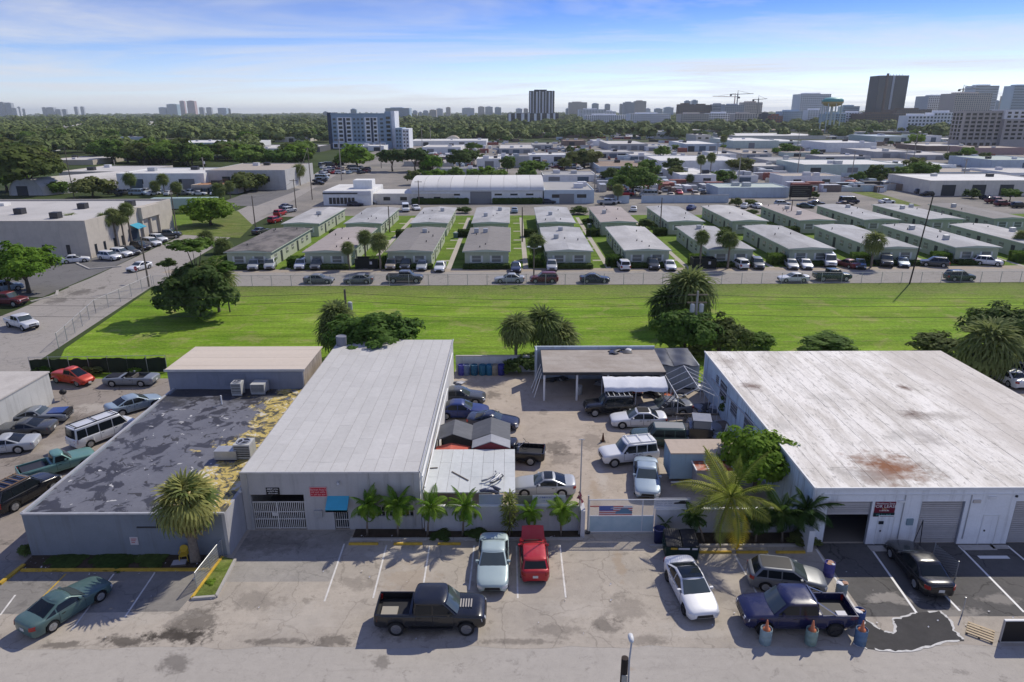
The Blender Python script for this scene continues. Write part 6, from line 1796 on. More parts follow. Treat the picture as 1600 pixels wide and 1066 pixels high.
MB().tube([(-.5, 0, .1), (-.1, 0, .5), (.4, 0, .5), (0, 0, .1), (-.5, 0, .1)], .025, 6).build('frame', WHITE, bk); MB().tube([(.4, -.25, .65), (.4, .25, .65)], .02, 6).build('handlebar', DSTEEL, bk)
# heap of chassis and panels
scrap('scrap_heap', 'heap of black and grey body panels between the SUVs and the warehouse wall', *at(1098, 668), 0, 15, 16, 2.0, [PK, PG, PK, DSTEEL, PW], 'scrap heap')
scrap('scrap_heap', 'pile of wheels and pale trim behind the dark green SUV', *at(1072, 690), 0, 16, 10, 1.1, [PW, PG, DSTEEL], 'scrap heap')
scrap('scrap_heap', 'jumble of parts under the canopy tent', *at(1000, 612), 0, 17, 16, 1.8, [PK, DSTEEL, flat('orange_scrap', (.45, .10, .04), .7), WOOD, PG], 'scrap heap')
scrap('scrap_heap', 'orange and brown scrap beneath the bare tent frame', *at(1050, 622), 0, 18, 12, 1.4, [flat('orange_scrap', (.45, .10, .04), .7), PK, WOOD, DSTEEL], 'scrap heap')
ot = empty('old_truck_cab', (*at(1092, 690), 0), R(170), 'rusted dark truck cab with open front among the scrap', 'truck wreck')
MB().box(-.9, .9, -.85, .85, .6, 1.5).build('cab_lower', PK, ot); MB().box(-.75, .6, -.75, .75, 1.5, 2.15).build('cab_upper', PG, ot); MB().box(-.82, .68, -.8, .8, 2.15, 2.22).build('roof', PG, ot)
MB().box(.6, .63, -.65, .65, 1.55, 2.1).build('windshield', GLASS, ot)
for x in (-.8, 1.4):
	for y in (-.8, .8): MB().lathe([(.2, -.12), (.42, -.12), (.42, .12), (.2, .12)], 14, axis='y', c=(x, y, .42)).build('wheel', RUBBER, ot)
MB().box(.9, 2.0, -.5, .5, .6, .75).build('chassis', DSTEEL, ot)
ladd = empty('ladder_frame', (*at(1035, 655), 0), R(35), 'dark steel ladder frame leaning on the grey sedan', 'ladder')
for s_ in (-.2, .2): MB().bar((-1.6, s_, .3), (1.5, s_, 2.0), .06).build('stile', DSTEEL, ladd)
for k in range(7): t = (k + .5)/7; MB().bar((-1.6 + 3.1*t, -.2, .3 + 1.7*t), (-1.6 + 3.1*t, .2, .3 + 1.7*t), .04).build('rung', STEEL, ladd)
tp_ = empty('white_a_frame', (*at(1133, 690), 0), 0, 'white A-frame stand leaning at the warehouse wall', 'stand')
for a, b in (((-.3, 0, 0), (0, 0, 1.6)), ((.3, 0, 0), (0, 0, 1.6)), ((0, -.5, 0), (0, 0, 1.6)), ((0, 0, 1.5), (1.1, -1.0, 0))): MB().bar(a, b, .06).build('leg', WHITE, tp_)
# side yard on the other flank
e = car_tn('rod', 'orange', (141, 603), (90, 594), 'bright red rounded vintage coupe in the side yard')
for x in (1.45, -1.4):
	for s_ in (-1, 1):
		P = [[(x + .62*math.cos(t), s_*(.50 + .40*math.sin(p_)), .36 + .58*math.sin(t)*math.cos(p_*.6)) for p_ in np.linspace(0, 1.45, 5)] for t in np.linspace(0, math.pi, 9)]
		MB().grid(P, flip=(s_ < 0)).build('fender', carpaint('orange', CAR_COLOURS['orange']), e, smooth=True)
e = car_tn('muscle', 'primer', (250, 600), (164, 600), 'stripped pale convertible wreck beside the red vintage coupe', opentop=True)
MB().box(-1.2, .5, -.62, .62, .35, .60).build('cabin_floor', BLACKP, e); MB().box(-.5, -.35, -.6, .6, .6, 1.0).build('seat_back', flat('torn_seat', (.12, .11, .10), .9), e); MB().box(.95, 2.2, -.62, .62, .55, .99).build('engine_bay', BLACKP, e)
car_tn('fastback', 'lightblue', (190, 646), (232, 634), 'light blue fastback coupe parked along the peeling roof edge')
e = car_tn('van', 'white', (128, 698), (196, 672), 'white long SUV with black roof bars beside the peeling roof', cat='SUV', scale=.92); roof_bars(e, 'van', 3)
e = car_tn('smallpickup', 'seafoam', (55, 748), (128, 726), 'teal old pickup with junk in its bed beside the peeling roof', cat='pickup truck'); MB().box(-2.3, -.8, -.6, .6, .7, 1.0).build('cargo', DSTEEL, e)
e = car_tn('suv', 'black', (2, 800), (75, 762), 'black wagon carrying a rusty rack beside the low workshop corner', scale=1.05); roof_bars(e, 'suv', 4, flat('rusty_rack', (.22, .15, .10), .8))
e = car_tn('muscle', 'primer', (8, 662), (118, 655), 'silver muscle car with its hood off and blue engine bay', opentop=False); MB().box(.95, 2.25, -.66, .66, .75, 1.005).build('engine_bay', carpaint('engine_blue', (.03, .07, .25)), e); MB().box(2.2, 2.55, -.7, .7, .55, .97).build('open_nose', BLACKP, e)
car_tn('muscle', 'darkgrey', (82, 676), (-8, 682), 'dark grey fastback muscle car, tail toward the yard lane')
car_tn('muscle', 'silver', (52, 700), (-40, 710), 'pale silver coupe, nearest of the three old cars by the white wall')
car_tn('coupe', 'green', (30, 606), (54, 612), 'bright green car nose peeking from behind the white shed')
car_tn('pickup', 'white', (14, 506), (58, 518), 'white regular-cab pickup on the side street', cat='pickup truck', lod=0, scale=.92)
car_tn('pickup', 'maroon', (-20, 475), (45, 478), 'dark red truck behind the round tree by the side street', cat='pickup truck', lod=1)
car_tn('suv', 'lightblue', (-10, 458), (30, 452), 'pale blue car parked under the round tree', lod=1)
car_tn('sedan', 'white', (233, 418), (204, 426), 'white sedan turning at the side-street corner', lod=1)
# white shed and clutter at the frame edge
ws = empty('white_block_shed', (-44, 53, 0), 0, 'small white concrete shed at the edge of the side yard', 'shed')
a0, a1 = at(0, 690), at(43, 620)
sx0 = at(45, 640)[0] - .3
sx0 = -43.4
kid(MB().box(-56, sx0, 47.5, 60.5, 0, 2.95), 'walls', wallmat('white_shed_wall', (.50, .50, .48), amt=.4), ws)
kid(MB().box(-56.1, sx0 + .08, 47.4, 60.6, 2.95, 3.08), 'roof', roofmat('shed_roof_concrete', (.48, .45, .41), (.36, .33, .30), .6, .5), ws)
kid(MB().box(sx0, sx0 + .03, 52.2, 52.9, 0, 2.0), 'door', DWIN, ws)
for k, (u, v, c_, lab) in enumerate([(48, 632, (.03, .03, .035), 'stack of black drums against the white shed'), (54, 628, (.30, .10, .09), 'rusty red drum beside the white shed')]): drum(u, v, c_, lab, s=1.3, group='shed drums')
kb = empty('kettle_grill', (*at(101, 625), 0), 0, 'black kettle grill standing in the side yard', 'grill')
MB().lathe([(.05, .55), (.26, .65), (.32, .82), (.30, .92), (.18, 1.06), (.03, 1.1)], 16).build('bowl', BLACKP, kb, smooth=True)
for k in range(3): a = k*2.1; MB().tube([(.1*math.cos(a), .1*math.sin(a), .6), (.3*math.cos(a), .3*math.sin(a), 0)], .02, 6).build('leg', STEEL, kb)
# cars beyond the far flank of the white warehouse
car_tn('sedan', 'white', (1590, 606), (1556, 588), 'white sedan parked beyond the white roof edge', lod=1)
car_tn('suv', 'silver', (1612, 594), (1580, 584), 'silver SUV parked beyond the white roof at the frame edge', lod=1)
# dark privacy fence behind the side yard
pf = empty('screened_fence', (0, 0, 0), 0, 'chain-link fence with dark green windscreen behind the side yard', 'fence')
A, B_ = Vector(at(50, 585)), Vector(at(262, 582))
SCR = flat('dark_windscreen_cloth', (.018, .028, .016), .85, var=.35, scale=.8)
n_ = 7
for k in range(n_ + 1):
	q = A.lerp(B_, k/n_); MB().tube([(q.x, q.y, 0), (q.x, q.y, 1.95)], .035, 6).build('post', STEEL, pf)
for k in range(n_):
	q0, q1 = A.lerp(B_, k/n_), A.lerp(B_, (k + 1)/n_)
	rg = random.Random(k)
	P = [[(q0.x + (q1.x - q0.x)*t, q0.y + (q1.y - q0.y)*t + .05*math.sin(9*t + k), z if z < 1 else 1.75 - rg.uniform(0, .22)) for t in np.linspace(0, 1, 7)] for z in (.05, 1.75)]
	MB().grid(P).build('windscreen', SCR, pf)
MB().tube([(A.x, A.y, 1.9), (B_.x, B_.y, 1.9)], .025, 6).build('rail', STEEL, pf)
rg = random.Random(44)
for k, (u, v, sz, lab) in enumerate([(1112, 690, 1.6, 'black panels and pipes piled against the grimy warehouse wall'), (1135, 668, 1.5, 'dark engine parts piled under the wall creeper'), (1108, 640, 1.6, 'grey hoods and doors stacked by the grey sedan'), (1085, 606, 1.4, 'timber and tin heaped inside the bare tent frame'), (1020, 606, 1.3, 'boxes and tools packed under the canopy tent end'), (950, 600, 1.2, 'workshop parts inside the open brown shed'), (870, 592, 1.2, 'crates in the dark bay of the open brown shed'), (712, 600, .7, 'junk along the workshop side wall')]):
	scrap('scrap_heap', lab, *at(u, v), 0, 60 + k, 14, sz, [PK, PG, DSTEEL, STEEL, WOOD, PW if k % 2 else PK], 'scrap heap')
# ------------------------------------------------------------------ field fence, houses, parked row
def link_fence(name, label, pts, h=1.8, step=3.0, mesh=True):
	e = empty(name, (0, 0, 0), 0, label, 'fence')
	pm = MB().tube([(0, 0, 0), (0, 0, h)], .045, 6).mesh('post', [STEEL])
	for a, b in zip(pts[:-1], pts[1:]):
		a, b = Vector(a), Vector(b); n = max(1, int((b - a).length/step))
		for k in range(n + 1):
			q = a.lerp(b, k/n); put('post', pm, e, (q.x, q.y, 0))
		MB().tube([(a.x, a.y, h - .03), (b.x, b.y, h - .03)], .025, 5).build('rail', STEEL, e)
		MB().grid([[(a.x, a.y, z), (b.x, b.y, z)] for z in (.03, h - .05)]).build('wire_mesh', chainlink('fence_wire', (.34, .35, .33), .05, .055), e)
	return e
link_fence('field_fence', 'long chain-link fence between the field and the access road', [(-56.3, 106.05), (30, 106.7), (100, 107.6)], 1.8, 3.05)
link_fence('street_fence', 'chain-link fence slanting between the field and the side street', [at(238, 448), at(150, 490), at(92, 545)], 1.9, 3.0)
link_fence('yard_back_fence', 'thin wire fence behind the open brown shed', [(2.6, 69.5), (14.5, 69.5)], 2.4, 3.0)

# houses ----------------------------------------------------------
M_GREEN = wallmat('sage_green_stucco', (0.42, 0.46, 0.345), amt=.25, var=.06)
M_FASC = flat('pale_green_fascia', (.46, .52, .42), .7)
M_SHUT = flat('white_shutter', (.62, .64, .60), .6)
M_WPANE = flat('house_window_glass', (.16, .18, .17), .15, 0, .6)
M_HDOOR = flat('dark_house_door', (.04, .05, .045), .6)
ROOFS = [roofmat('house_roof_grey', (.43, .43, .43), (.27, .265, .26), .85, .3, (1, .4), .40, .70, orand=.10, speck=.14), roofmat('house_roof_weathered', (.20, .18, .165), (.075, .07, .066), .9, .45, (1, .6), .42, .60), roofmat('house_roof_tan', (.37, .325, .30), (.25, .21, .19), .6, .35, (.5, 1)),
         roofmat('house_roof_mottled', (.24, .225, .21), (.15, .14, .135), .8, 1.6, (.5, 1.5)), roofmat('house_roof_pale', (.48, .47, .455), (.33, .32, .31), .8, .3, (1, .4), .40, .70, orand=.10, speck=.14)]
HW_, HL_ = 8.35, 26.0
def house(x, y, rm, label, zh=2.75):
	e = empty('sage_house', (x, y, 0), 0, label, 'house', 'rows of sage-green houses')
	w, l = HW_, HL_
	MB().box(.35, w - .35, .35, l - .35, 0, zh).build('walls', M_GREEN, e)
	MB().box(-.05, w + .05, -.05, l + .05, zh, zh + .13).build('fascia', M_FASC, e)
	nx = 8
	# low pitched roof in sheets, ridge along the length
	for s_ in (0, 1):
		xa, xb = (0.0, w/2) if s_ == 0 else (w/2, w)
		za, zb_ = (zh + .13, zh + .42) if s_ == 0 else (zh + .42, zh + .13)
		for k in range(4):
			y0, y1 = l*k/4, l*(k + 1)/4 - .03
			MB().add([(xa, y0, za), (xb, y0, zb_), (xb, y1, zb_), (xa, y1, za), (xa, y0, za + .04), (xb, y0, zb_ + .04), (xb, y1, zb_ + .04), (xa, y1, za + .04)],
                     [(4, 5, 6, 7), (0, 1, 5, 4), (1, 2, 6, 5), (2, 3, 7, 6), (3, 0, 4, 7)]).build('roof_sheet', rm, e)
	for yy in (0.0, l - .1):
		MB().add([(0, yy, zh + .13), (w, yy, zh + .13), (w/2, yy, zh + .42), (0, yy + .1, zh + .13), (w, yy + .1, zh + .13), (w/2, yy + .1, zh + .42)], [(0, 1, 2), (5, 4, 3)]).build('gable', M_FASC, e)
	for cx in (2.4, 5.9):      # street windows with shutters
		f = MB().box(cx - .75, cx + .75, .30, .352, .95, 2.05).build('window', M_WPANE, e)
		MB().box(cx - .78, cx + .78, .27, .30, 1.47, 1.53).build('glazing_bar', M_SHUT, f); MB().box(cx - .85, cx + .85, .24, .30, .87, .95).build('sill', M_SHUT, f)
		for s_ in (-1, 1): MB().box(cx + s_*.98 - .16, cx + s_*.98 + .16, .29, .35, .92, 2.08).build('shutter', M_SHUT, f)
	for side in (0, 1):
		X = .35 if side == 0 else w - .35
		s_ = -1 if side == 0 else 1
		for k, yy in enumerate((3, 6.2, 9.5, 13, 16.2, 19.5, 22.8)):
			a, b = sorted((X, X + s_*.05))
			if k % 3 == 1:
				d = MB().box(a, b, yy - .5, yy + .5, 0, 2.05).build('door', M_HDOOR, e)
			else:
				f = MB().box(a, b, yy - .65, yy + .65, 1.0, 2.0).build('window', M_WPANE, e)
				c_, d_ = sorted((X + s_*.05, X + s_*.08)); MB().box(c_, d_, yy - .68, yy + .68, 1.47, 1.53).build('glazing_bar', M_SHUT, f)
	rg = random.Random(int(x*7 + y)); vv = [(rg.uniform(1.2, 7), rg.uniform(2, 24)) for _ in range(rg.randint(2, 5))]
	for q in range(rg.randint(0, 2)):
		cx, cy = rg.uniform(1.5, 6.5), rg.uniform(4, 22); MB().box(cx - .45, cx + .45, cy - .4, cy + .4, zh + .2, zh + 1.15).build('roof_unit', STEEL, e)
	for (vx, vy) in vv: MB().lathe([(.09, 0), (.09, .35), (.14, .38)], 8, c=(vx, vy, zh + .30)).build('roof_vent', DSTEEL, e)
	return e
row1_y = lambda i: 119.5 + (0 if i < 5 else (i - 4)*.45)
row2_y = lambda i: 151.8 + (0 if i < 5 else (i - 4)*.6)
styl1 = [1, 2, 3, 3, 0, 4, 0, 0, 0, 0, 4]; styl2 = [4, 0, 0, 0, 0, 2, 0, 4, 2, 0, 0, 3]
ROOFW = ['grey', 'black-stained', 'tan-streaked', 'mottled brown', 'pale grey']
for i, x in enumerate(HX[:11]):
	house(x, row1_y(i), ROOFS[styl1[i]], 'sage-green house with a %s roof, %s from the side street in the front row' % (ROOFW[styl1[i]], ORD[i]))
for i, x in enumerate(HX[:12]):
	house(x - .2, row2_y(i), ROOFS[styl2[i]], 'sage-green house with a %s roof, %s from the side street in the back row' % (ROOFW[styl2[i]], ORD[i]))
# hedges along the house fronts
HEDGE = []
for s_ in (1, 2):
	rs = np.random.RandomState(s_ + 40); n = 1500
	P = rs.uniform(-1, 1, (n, 3)); ax = rs.randint(0, 3, n)
	for i in range(n):
		if ax[i] == 0: P[i, 0] = np.sign(P[i, 0]) if rs.rand() < .25 else P[i, 0];
		if ax[i] <= 1: P[i, 1] = np.sign(P[i, 1])*rs.uniform(.8, 1.08)
		else: P[i, 2] = rs.uniform(.8, 1.08)
	nr = P*np.array([.3, .8, .8]) + rs.normal(size=(n, 3))*.5; nr /= np.linalg.norm(nr, axis=1)[:, None]
	a = np.cross(nr, rs.normal(size=(n, 3))); a /= np.linalg.norm(a, axis=1)[:, None]; b = np.cross(nr, a)
	sca = np.array([1/4.0, 1/.7, 1/.6])
	s2 = rs.uniform(.12, .24, (n, 1))
	V = np.stack([P - a*s2*sca, P - b*s2*sca*.7, P + a*s2*sca, P + b*s2*sca*.7], 1).reshape(-1, 3); F = np.arange(n*4).reshape(-1, 4)
	cb_ = MB().box(-.97, .97, -.8, .8, -1, .8)
	V = np.vstack([V, np.array(cb_.v)]); F = np.vstack([F, np.array(cb_.f) + n*4])
	HEDGE.append(np_mesh('hedge', V, F, [GL_D]))
def hedge(x0, x1, y, h, label, d=.7, leaf=None):
	o = put('clipped_hedge', HEDGE[int(abs(x0)) % 2], None, ((x0 + x1)/2, y, h/2), mat=leaf or GL_D, scale=((x1 - x0)/2, d, h/2))
	return tag(o, label, 'hedge', 'hedges along the house fronts')
for i, x in enumerate(HX[:11]):
	hedge(x + .2, x + HW_ - .2, row1_y(i) - .75, .78, 'low dark hedge under the windows of the %s front-row house from the side street' % ORD[i])
	if i not in (3,): hedge(x - 2.9, x - .3, row1_y(i) + 1.2, 1.7, 'tall clipped hedge block beside the %s front-row house from the side street' % ORD[i], d=1.2, leaf=GL)
for i, x in enumerate(HX[:12]):
	hedge(x - 3.2, x - .4, row2_y(i) - .4, 1.5, 'clipped hedge beside the %s back-row house from the side street' % ORD[i], d=1.0)
for k, (u, v, r_, h_, lab) in enumerate([(592, 362, 12, 12, 'dark bush between the first rows behind the fan palms'), (725, 333, 12, 10, 'rounded bush at the lane end between back-row houses'), (905, 335, 14, 12, 'rounded bush beside the fifth back-row house'), (1175, 337, 10, 10, 'dark shrub between back-row houses near the pole'), (600, 350, 10, 8, 'low shrub behind the third front-row house'), (918, 350, 9, 9, 'shrub by the fifth front-row house corner'), (1010, 357, 14, 14, 'shrub by the lane pole between the rows'), (1150, 362, 10, 14, 'leafy bush beside the fan palm pair')]):
	shrub_px(u, v, r_, h_, lab, leaf=GL_D)
# bins and dumpster pens
for k, (u, v, lab) in enumerate([(575, 418, 'black-fenced bin enclosure beside the fan palm pair at the road'), (1098, 418, 'black-fenced bin enclosure between the sixth and seventh houses')]):
	x, y = at(u, v); e = empty('bin_enclosure', (x, y, 0), 0, lab, 'enclosure')
	for a in ((-2.0, 2.0, -1.2, -1.1), (-2.0, 2.0, 1.1, 1.2), (-2.0, -1.9, -1.1, 1.1), (1.9, 2.0, -1.1, 1.1)): MB().box(a[0], a[1], a[2], a[3], 0, 1.75).build('screen_panel', flat('black_screen_panel', (.012, .016, .014), .7), e)
	MB().box(.6, 1.0, -1.23, -1.20, .8, 1.3).build('label_plate', SOFTW, e); MB().box(-1.5, 1.2, -.8, .9, 0, 1.25).build('bin', DG, e); MB().box(-1.55, 1.25, -.85, .95, 1.25, 1.32).build('lid', STEEL, e)
for k, (u, v) in enumerate([(718, 368), (712, 372), (921, 358), (926, 368), (932, 369)]):
	x, y = at(u, v); e = empty('wheeled_bin', (x, y, 0), k, 'grey-green wheeled bin on the lawn, %s of five from the side street' % ORD[k], 'bin', 'wheeled bins on the lawn')
	MB().add([(-.3, -.3, 0), (.3, -.3, 0), (.3, .3, 0), (-.3, .3, 0), (-.38, -.4, 1.1), (.38, -.4, 1.1), (.38, .4, 1.1), (-.38, .4, 1.1)], [(3, 2, 1, 0), (4, 5, 6, 7), (0, 1, 5, 4), (1, 2, 6, 5), (2, 3, 7, 6), (3, 0, 4, 7)]).build('body', flat('grey_green_bin', (.10, .16, .16), .6), e)
	MB().box(-.4, .4, -.42, .42, 1.1, 1.18).build('lid', flat('pale_bin_lid', (.3, .36, .38), .6), e)
# fan palms along the houses
for (ub, vb, uc, vc, r_, lab) in [(549, 420, 543, 388, 12, 'short fan palm in front of the second house'), (573, 408, 569, 371, 14, 'fan palm behind the taller one at the bin enclosure'), (594, 422, 592, 379, 18, 'tallest fan palm beside the bin enclosure'), (838, 404, 838, 381, 18, 'round dark fan palm between the fourth and fifth houses'),
		(1098, 420, 1097, 371, 14, 'single fan palm in front of the seventh house'), (1133, 413, 1131, 371, 15, 'back fan palm of the pair by the seventh house'), (1139, 420, 1141, 376, 16, 'front fan palm of the pair by the seventh house'), (1356, 418, 1367, 379, 20, 'fan palm leaning over the parked pickups'), (1590, 398, 1597, 372, 14, 'fan palm at the frame edge beside the last house')]:
	fan_px(ub, vb, uc, vc, r_, lab, group='fan palms among the houses', leaf=GL_P)
feather_px(1386, 335, 1384, 327, 10, 'small feather palm behind the back row of houses', n=12)
# parked row on the shoulder (mostly nose to the road) and along the road
row = [('suv', 'silver', 398, 420, -80), ('suv', 'silver', 423, 419, -78), ('suv', 'white', 471, 419, -84), ('suv', 'grey', 496, 419, -86), ('suv', 'beige', 612, 419, -88), ('suv', 'darkgrey', 635, 419, -90), ('sedan', 'silver', 660, 420, -88), ('sedan', 'white', 688, 422, -90),
       ('sedan', 'navy', 806, 423, -90), ('suv', 'silver', 862, 421, -92), ('suv', 'white', 974, 420, 92), ('suv', 'darkgrey', 1020, 419, -92), ('sedan', 'white', 1046, 420, -94), ('suv', 'white', 1156, 418, 95), ('suv', 'grey', 1183, 418, -98),
       ('sedan', 'silver', 1236, 418, -100), ('sedan', 'white', 1258, 418, -100), ('van', 'white', 1294, 414, -104), ('sedan', 'maroon', 1323, 417, 108), ('sedan', 'darkgrey', 1343, 418, -112), ('pickup', 'darkgrey', 1383, 414, -112), ('sedan', 'lightblue', 1409, 415, -108), ('suv', 'darkgrey', 1459, 416, 160), ('suv', 'white', 1542, 414, -25)]
KW = {'suv': 'SUV', 'sedan': 'sedan', 'van': 'passenger van', 'pickup': 'pickup', 'fastback': 'sedan', 'boxsuv': 'SUV', 'hatch': 'hatchback', 'coupe': 'coupe', 'smallpickup': 'small pickup'}
CW = dict(darkgrey='dark grey', lightblue='light blue', darkgreen='dark green', navy='navy', primer='grey', mist='pale grey')
for i, (k, c_, u, v, h) in enumerate(row):
	car_px(k, c_, u, v, h, '%s %s parked on the house-side shoulder, %s from the side street' % (CW.get(c_, c_), KW[k], ORD[i]), lod=1, group='cars parked in front of the houses', cat='car')
rr = [('sedan', 'grey', 499, 442, 0), ('sedan', 'grey', 561, 442, 180), ('pickup', 'darkgrey', 633, 441, 0), ('sedan', 'silver', 796, 441, 180), ('suv', 'maroon', 850, 441, 180), ('sedan', 'navy', 929, 441, 0), ('sedan', 'white', 1239, 440, 180), ('pickup', 'darkgreen', 1299, 438, 0), ('suv', 'darkgreen', 1498, 438, 0)]
for i, (k, c_, u, v, h) in enumerate(rr):
	car_px(k, c_, u, v, h, '%s %s parked along the field fence, %s from the side street' % (CW.get(c_, c_), KW[k], ORD[i]), lod=1, group='cars parked along the field fence', cat='car')
# back lane cars
for i, (k, c_, u, v, h) in enumerate([('sedan', 'navy', 555, 322, 10), ('suv', 'silver', 577, 319, 0), ('sedan', 'silver', 586, 318, 5), ('van', 'white', 634, 330, -80), ('sedan', 'white', 650, 328, -70), ('sedan', 'lightblue', 804, 332, 90), ('sedan', 'white', 990, 330, 80), ('sedan', 'blue', 1080, 328, 60), ('pickup', 'silver', 948, 320, 0), ('sedan', 'white', 958, 318, 0),
		('sedan', 'white', 1164, 325, 60), ('sedan', 'white', 1182, 325, 100), ('suv', 'silver', 1222, 322, 0), ('sedan', 'darkgreen', 1258, 325, -20), ('sedan', 'darkgrey', 1275, 321, 0), ('van', 'navy', 1326, 318, 0), ('sedan', 'brown', 1320, 322, 0), ('sedan', 'white', 1385, 318, 10), ('suv', 'maroon', 1566, 322, 0), ('suv', 'black', 1592, 325, 0), ('sedan', 'navy', 856, 318, 0)]):
	car_px(k, c_, u, v, h, '%s %s on the lane behind the houses, %s along it' % (CW.get(c_, c_), KW[k], ORD[i]), lod=2, group='cars on the back lane', cat='car')
for i, (k, c_, u, v, h) in enumerate([('sedan', 'darkgrey', 408, 365, 70), ('suv', 'red', 430, 348, 75), ('suv', 'red', 438, 337, 78), ('suv', 'silver', 452, 332, 60), ('sedan', 'navy', 447, 326, 70)]):
	car_px(k, c_, u, v, h, '%s %s parked at the side-street kerb, %s beyond the houses' % (CW.get(c_, c_), KW[k], ORD[i]), lod=1, group='cars on the side street kerb', cat='car')
# ------------------------------------------------------------------ district beyond the houses
def wcol(n, c, **k): return wallmat('far_wall_' + n, c, **k)
WALLS = dict(white=wcol('white', (.74, .745, .73), amt=.15), cream=wcol('cream', (.64, .60, .52), amt=.2), grey=wcol('grey', (.44, .44, .43), amt=.3), beige=wcol('beige', (.50, .455, .39), amt=.25), blue=wcol('bluish', (.46, .53, .58), amt=.25),
             brown=wcol('brown', (.22, .17, .14), amt=.3), green=wcol('greenish', (.50, .58, .52), amt=.2), dark=wcol('dark', (.11, .115, .125), amt=.2), pink=wcol('pinkish', (.38, .27, .25), amt=.2))
RFS = dict(white=roofmat('far_roof_white', (.66, .65, .62), (.48, .46, .43), .6, .12), grey=roofmat('far_roof_grey', (.36, .355, .345), (.25, .245, .24), .7, .10), tan=roofmat('far_roof_tan', (.40, .35, .29), (.28, .24, .20), .7, .1), pale=roofmat('far_roof_pale', (.52, .50, .47), (.38, .37, .35), .7, .1),
           brown=roofmat('far_roof_brown', (.28, .205, .155), (.36, .29, .23), .7, .1), orange=roofmat('far_roof_orange', (.36, .19, .10), (.30, .16, .09), .5, .2), green=roofmat('far_roof_green', (.42, .48, .43), (.34, .40, .36), .6, .1), blue=roofmat('far_roof_blue', (.40, .46, .52), (.32, .37, .42), .6, .1))
DOORM = [flat('roll_door_grey', (.22, .225, .23), .6), flat('roll_door_dark', (.05, .055, .06), .6), flat('roll_door_blue', (.10, .14, .18), .6)]
_fb = [0]
def shed_px(u0, u1, vb, vt, vk, wall, roof, label, doors=3, wins=0, units=2, name='industrial_building', par=.35, skew=0.0, lite=False):
	"""front foot line at vb, front eave at vt, rear roof edge at vk"""
	_fb[0] += 1; rg = random.Random(_fb[0]*13)
	um = (u0 + u1)/2
	Y = at(um, vb)[1]; x0, x1 = x_at(u0, vb, Y), x_at(u1, vb, Y)
	h = max(2.6, height_at(um, vt, Y)); Yk = max(Y + 6, at(um, vk, h)[1])
	e = empty(name, ((x0 + x1)/2, Y, 0), R(skew), label, 'building')
	w = (x1 - x0)/2; D = Yk - Y
	MB().box(-w, w, 0, D, 0, h - par).build('walls', WALLS[wall], e)
	for a in (() if lite else ((-w, w, 0, .3), (-w, w, D - .3, D), (-w, -w + .3, .3, D - .3), (w - .3, w, .3, D - .3))):
		MB().box(*a, h - par, h).build('parapet', WALLS[wall], e)
	MB().box(-w + .3, w - .3, .3, D - .3, h - par, h - par + .12).build('roof', RFS[roof], e)
	for k in range(doors):
		dw = min(2.2, w*1.4/max(1, doors)/1.2); cx = -w + 2*w*(k + .5 + rg.uniform(-.15, .15))/doors
		MB().box(cx - dw, cx + dw, -.06, 0, 0, min(h*.72, 4.2)).build('roller_door', rg.choice(DOORM), e)
	for k in range(wins):
		cx = -w + 2*w*(k + .5)/wins; ww = min(1.4, w/wins*.7)
		f = MB().box(cx - ww, cx + ww, -.05, 0, h*.42, h*.68).build('window', DWIN, e)
	for k in range(units):
		s_ = rg.uniform(.8, 1.5); cx, cy = rg.uniform(-w*.8, w*.8), rg.uniform(D*.15, D*.8)
		MB().box(cx - s_, cx + s_, cy - s_*.8, cy + s_*.8, h - par + .12, h + s_*.8).build('roof_unit', rg.choice([STEEL, SOFTW, DSTEEL]), e)
	return e
# --- warehouse with skylights beside the side street
hB = height_at(128, 345, 128.7)
wb_ = empty('beige_warehouse', (-79.2, 128.7, 0), 0, 'beige concrete warehouse with a white roof and skylight rows', 'building')
WBW = WALLS['beige']
MB().box(-70, 0, 0, 27, 0, hB - .5).build('walls', WBW, wb_)
MB().box(-70, -.01, 27, 34, 0, hB - .5).build('walls', WBW, wb_)
for a in ((-70, 0, 0, .35), (-70, 0, 33.65, 34), (-.35, 0, .35, 33.65)): MB().box(*a, hB - .5, hB).build('parapet', WBW, wb_)
MB().box(-70, -.35, .35, 33.6, hB - .5, hB - .38).build('roof', RFS['pale'], wb_)
for k in range(4): MB().box(-66, -26 - 2*k, 5 + k*6.5, 7.2 + k*6.5, hB - .38, hB + .25).build('skylight', RFS['white'], wb_)
for (cx, cy) in ((-9, 6), (-12, 20), (-4, 24), (-20, 12)): MB().box(cx - .8, cx + .8, cy - .8, cy + .8, hB - .38, hB + .8).build('roof_unit', DSTEEL, wb_)
for yy in (2, 5, 8.5, 11.5): MB().box(0, .06, yy - .35, yy + .35, .3, 2.4).build('window', DWIN, wb_)
for xx in (-4, -8.5): MB().box(xx - .35, xx + .35, -.06, 0, .3, 2.6).build('window', DWIN, wb_)
MB().box(-22, -15, -.06, 0, 2.9, 3.3).build('sign_band', SOFTW, wb_)
MB().box(0, .08, 14, 18, 0, 3.2).build('entrance_glass', BWIN, wb_)
for yy in (19.5, 23, 26.8): MB().box(-.1, .5, yy - .25, yy + .25, 0, 4.6).build('column', WBW, wb_)
MB().box(-.1, .8, 19, 27, 4.6, hB - .1).build('canopy', WBW, wb_)
MB().add([(.02, 15, 4.0), (.02, 18.5, 4.0), (1.6, 18.5, 3.2), (1.6, 15, 3.2), (.02, 15, 3.9), (.02, 18.5, 3.9), (1.6, 18.5, 3.1), (1.6, 15, 3.1)], [(0, 3, 2, 1), (4, 5, 6, 7), (3, 7, 6, 2), (0, 4, 7, 3), (1, 2, 6, 5)]).build('awning', flat('teal_awning', (.04, .30, .42), .7), wb_)
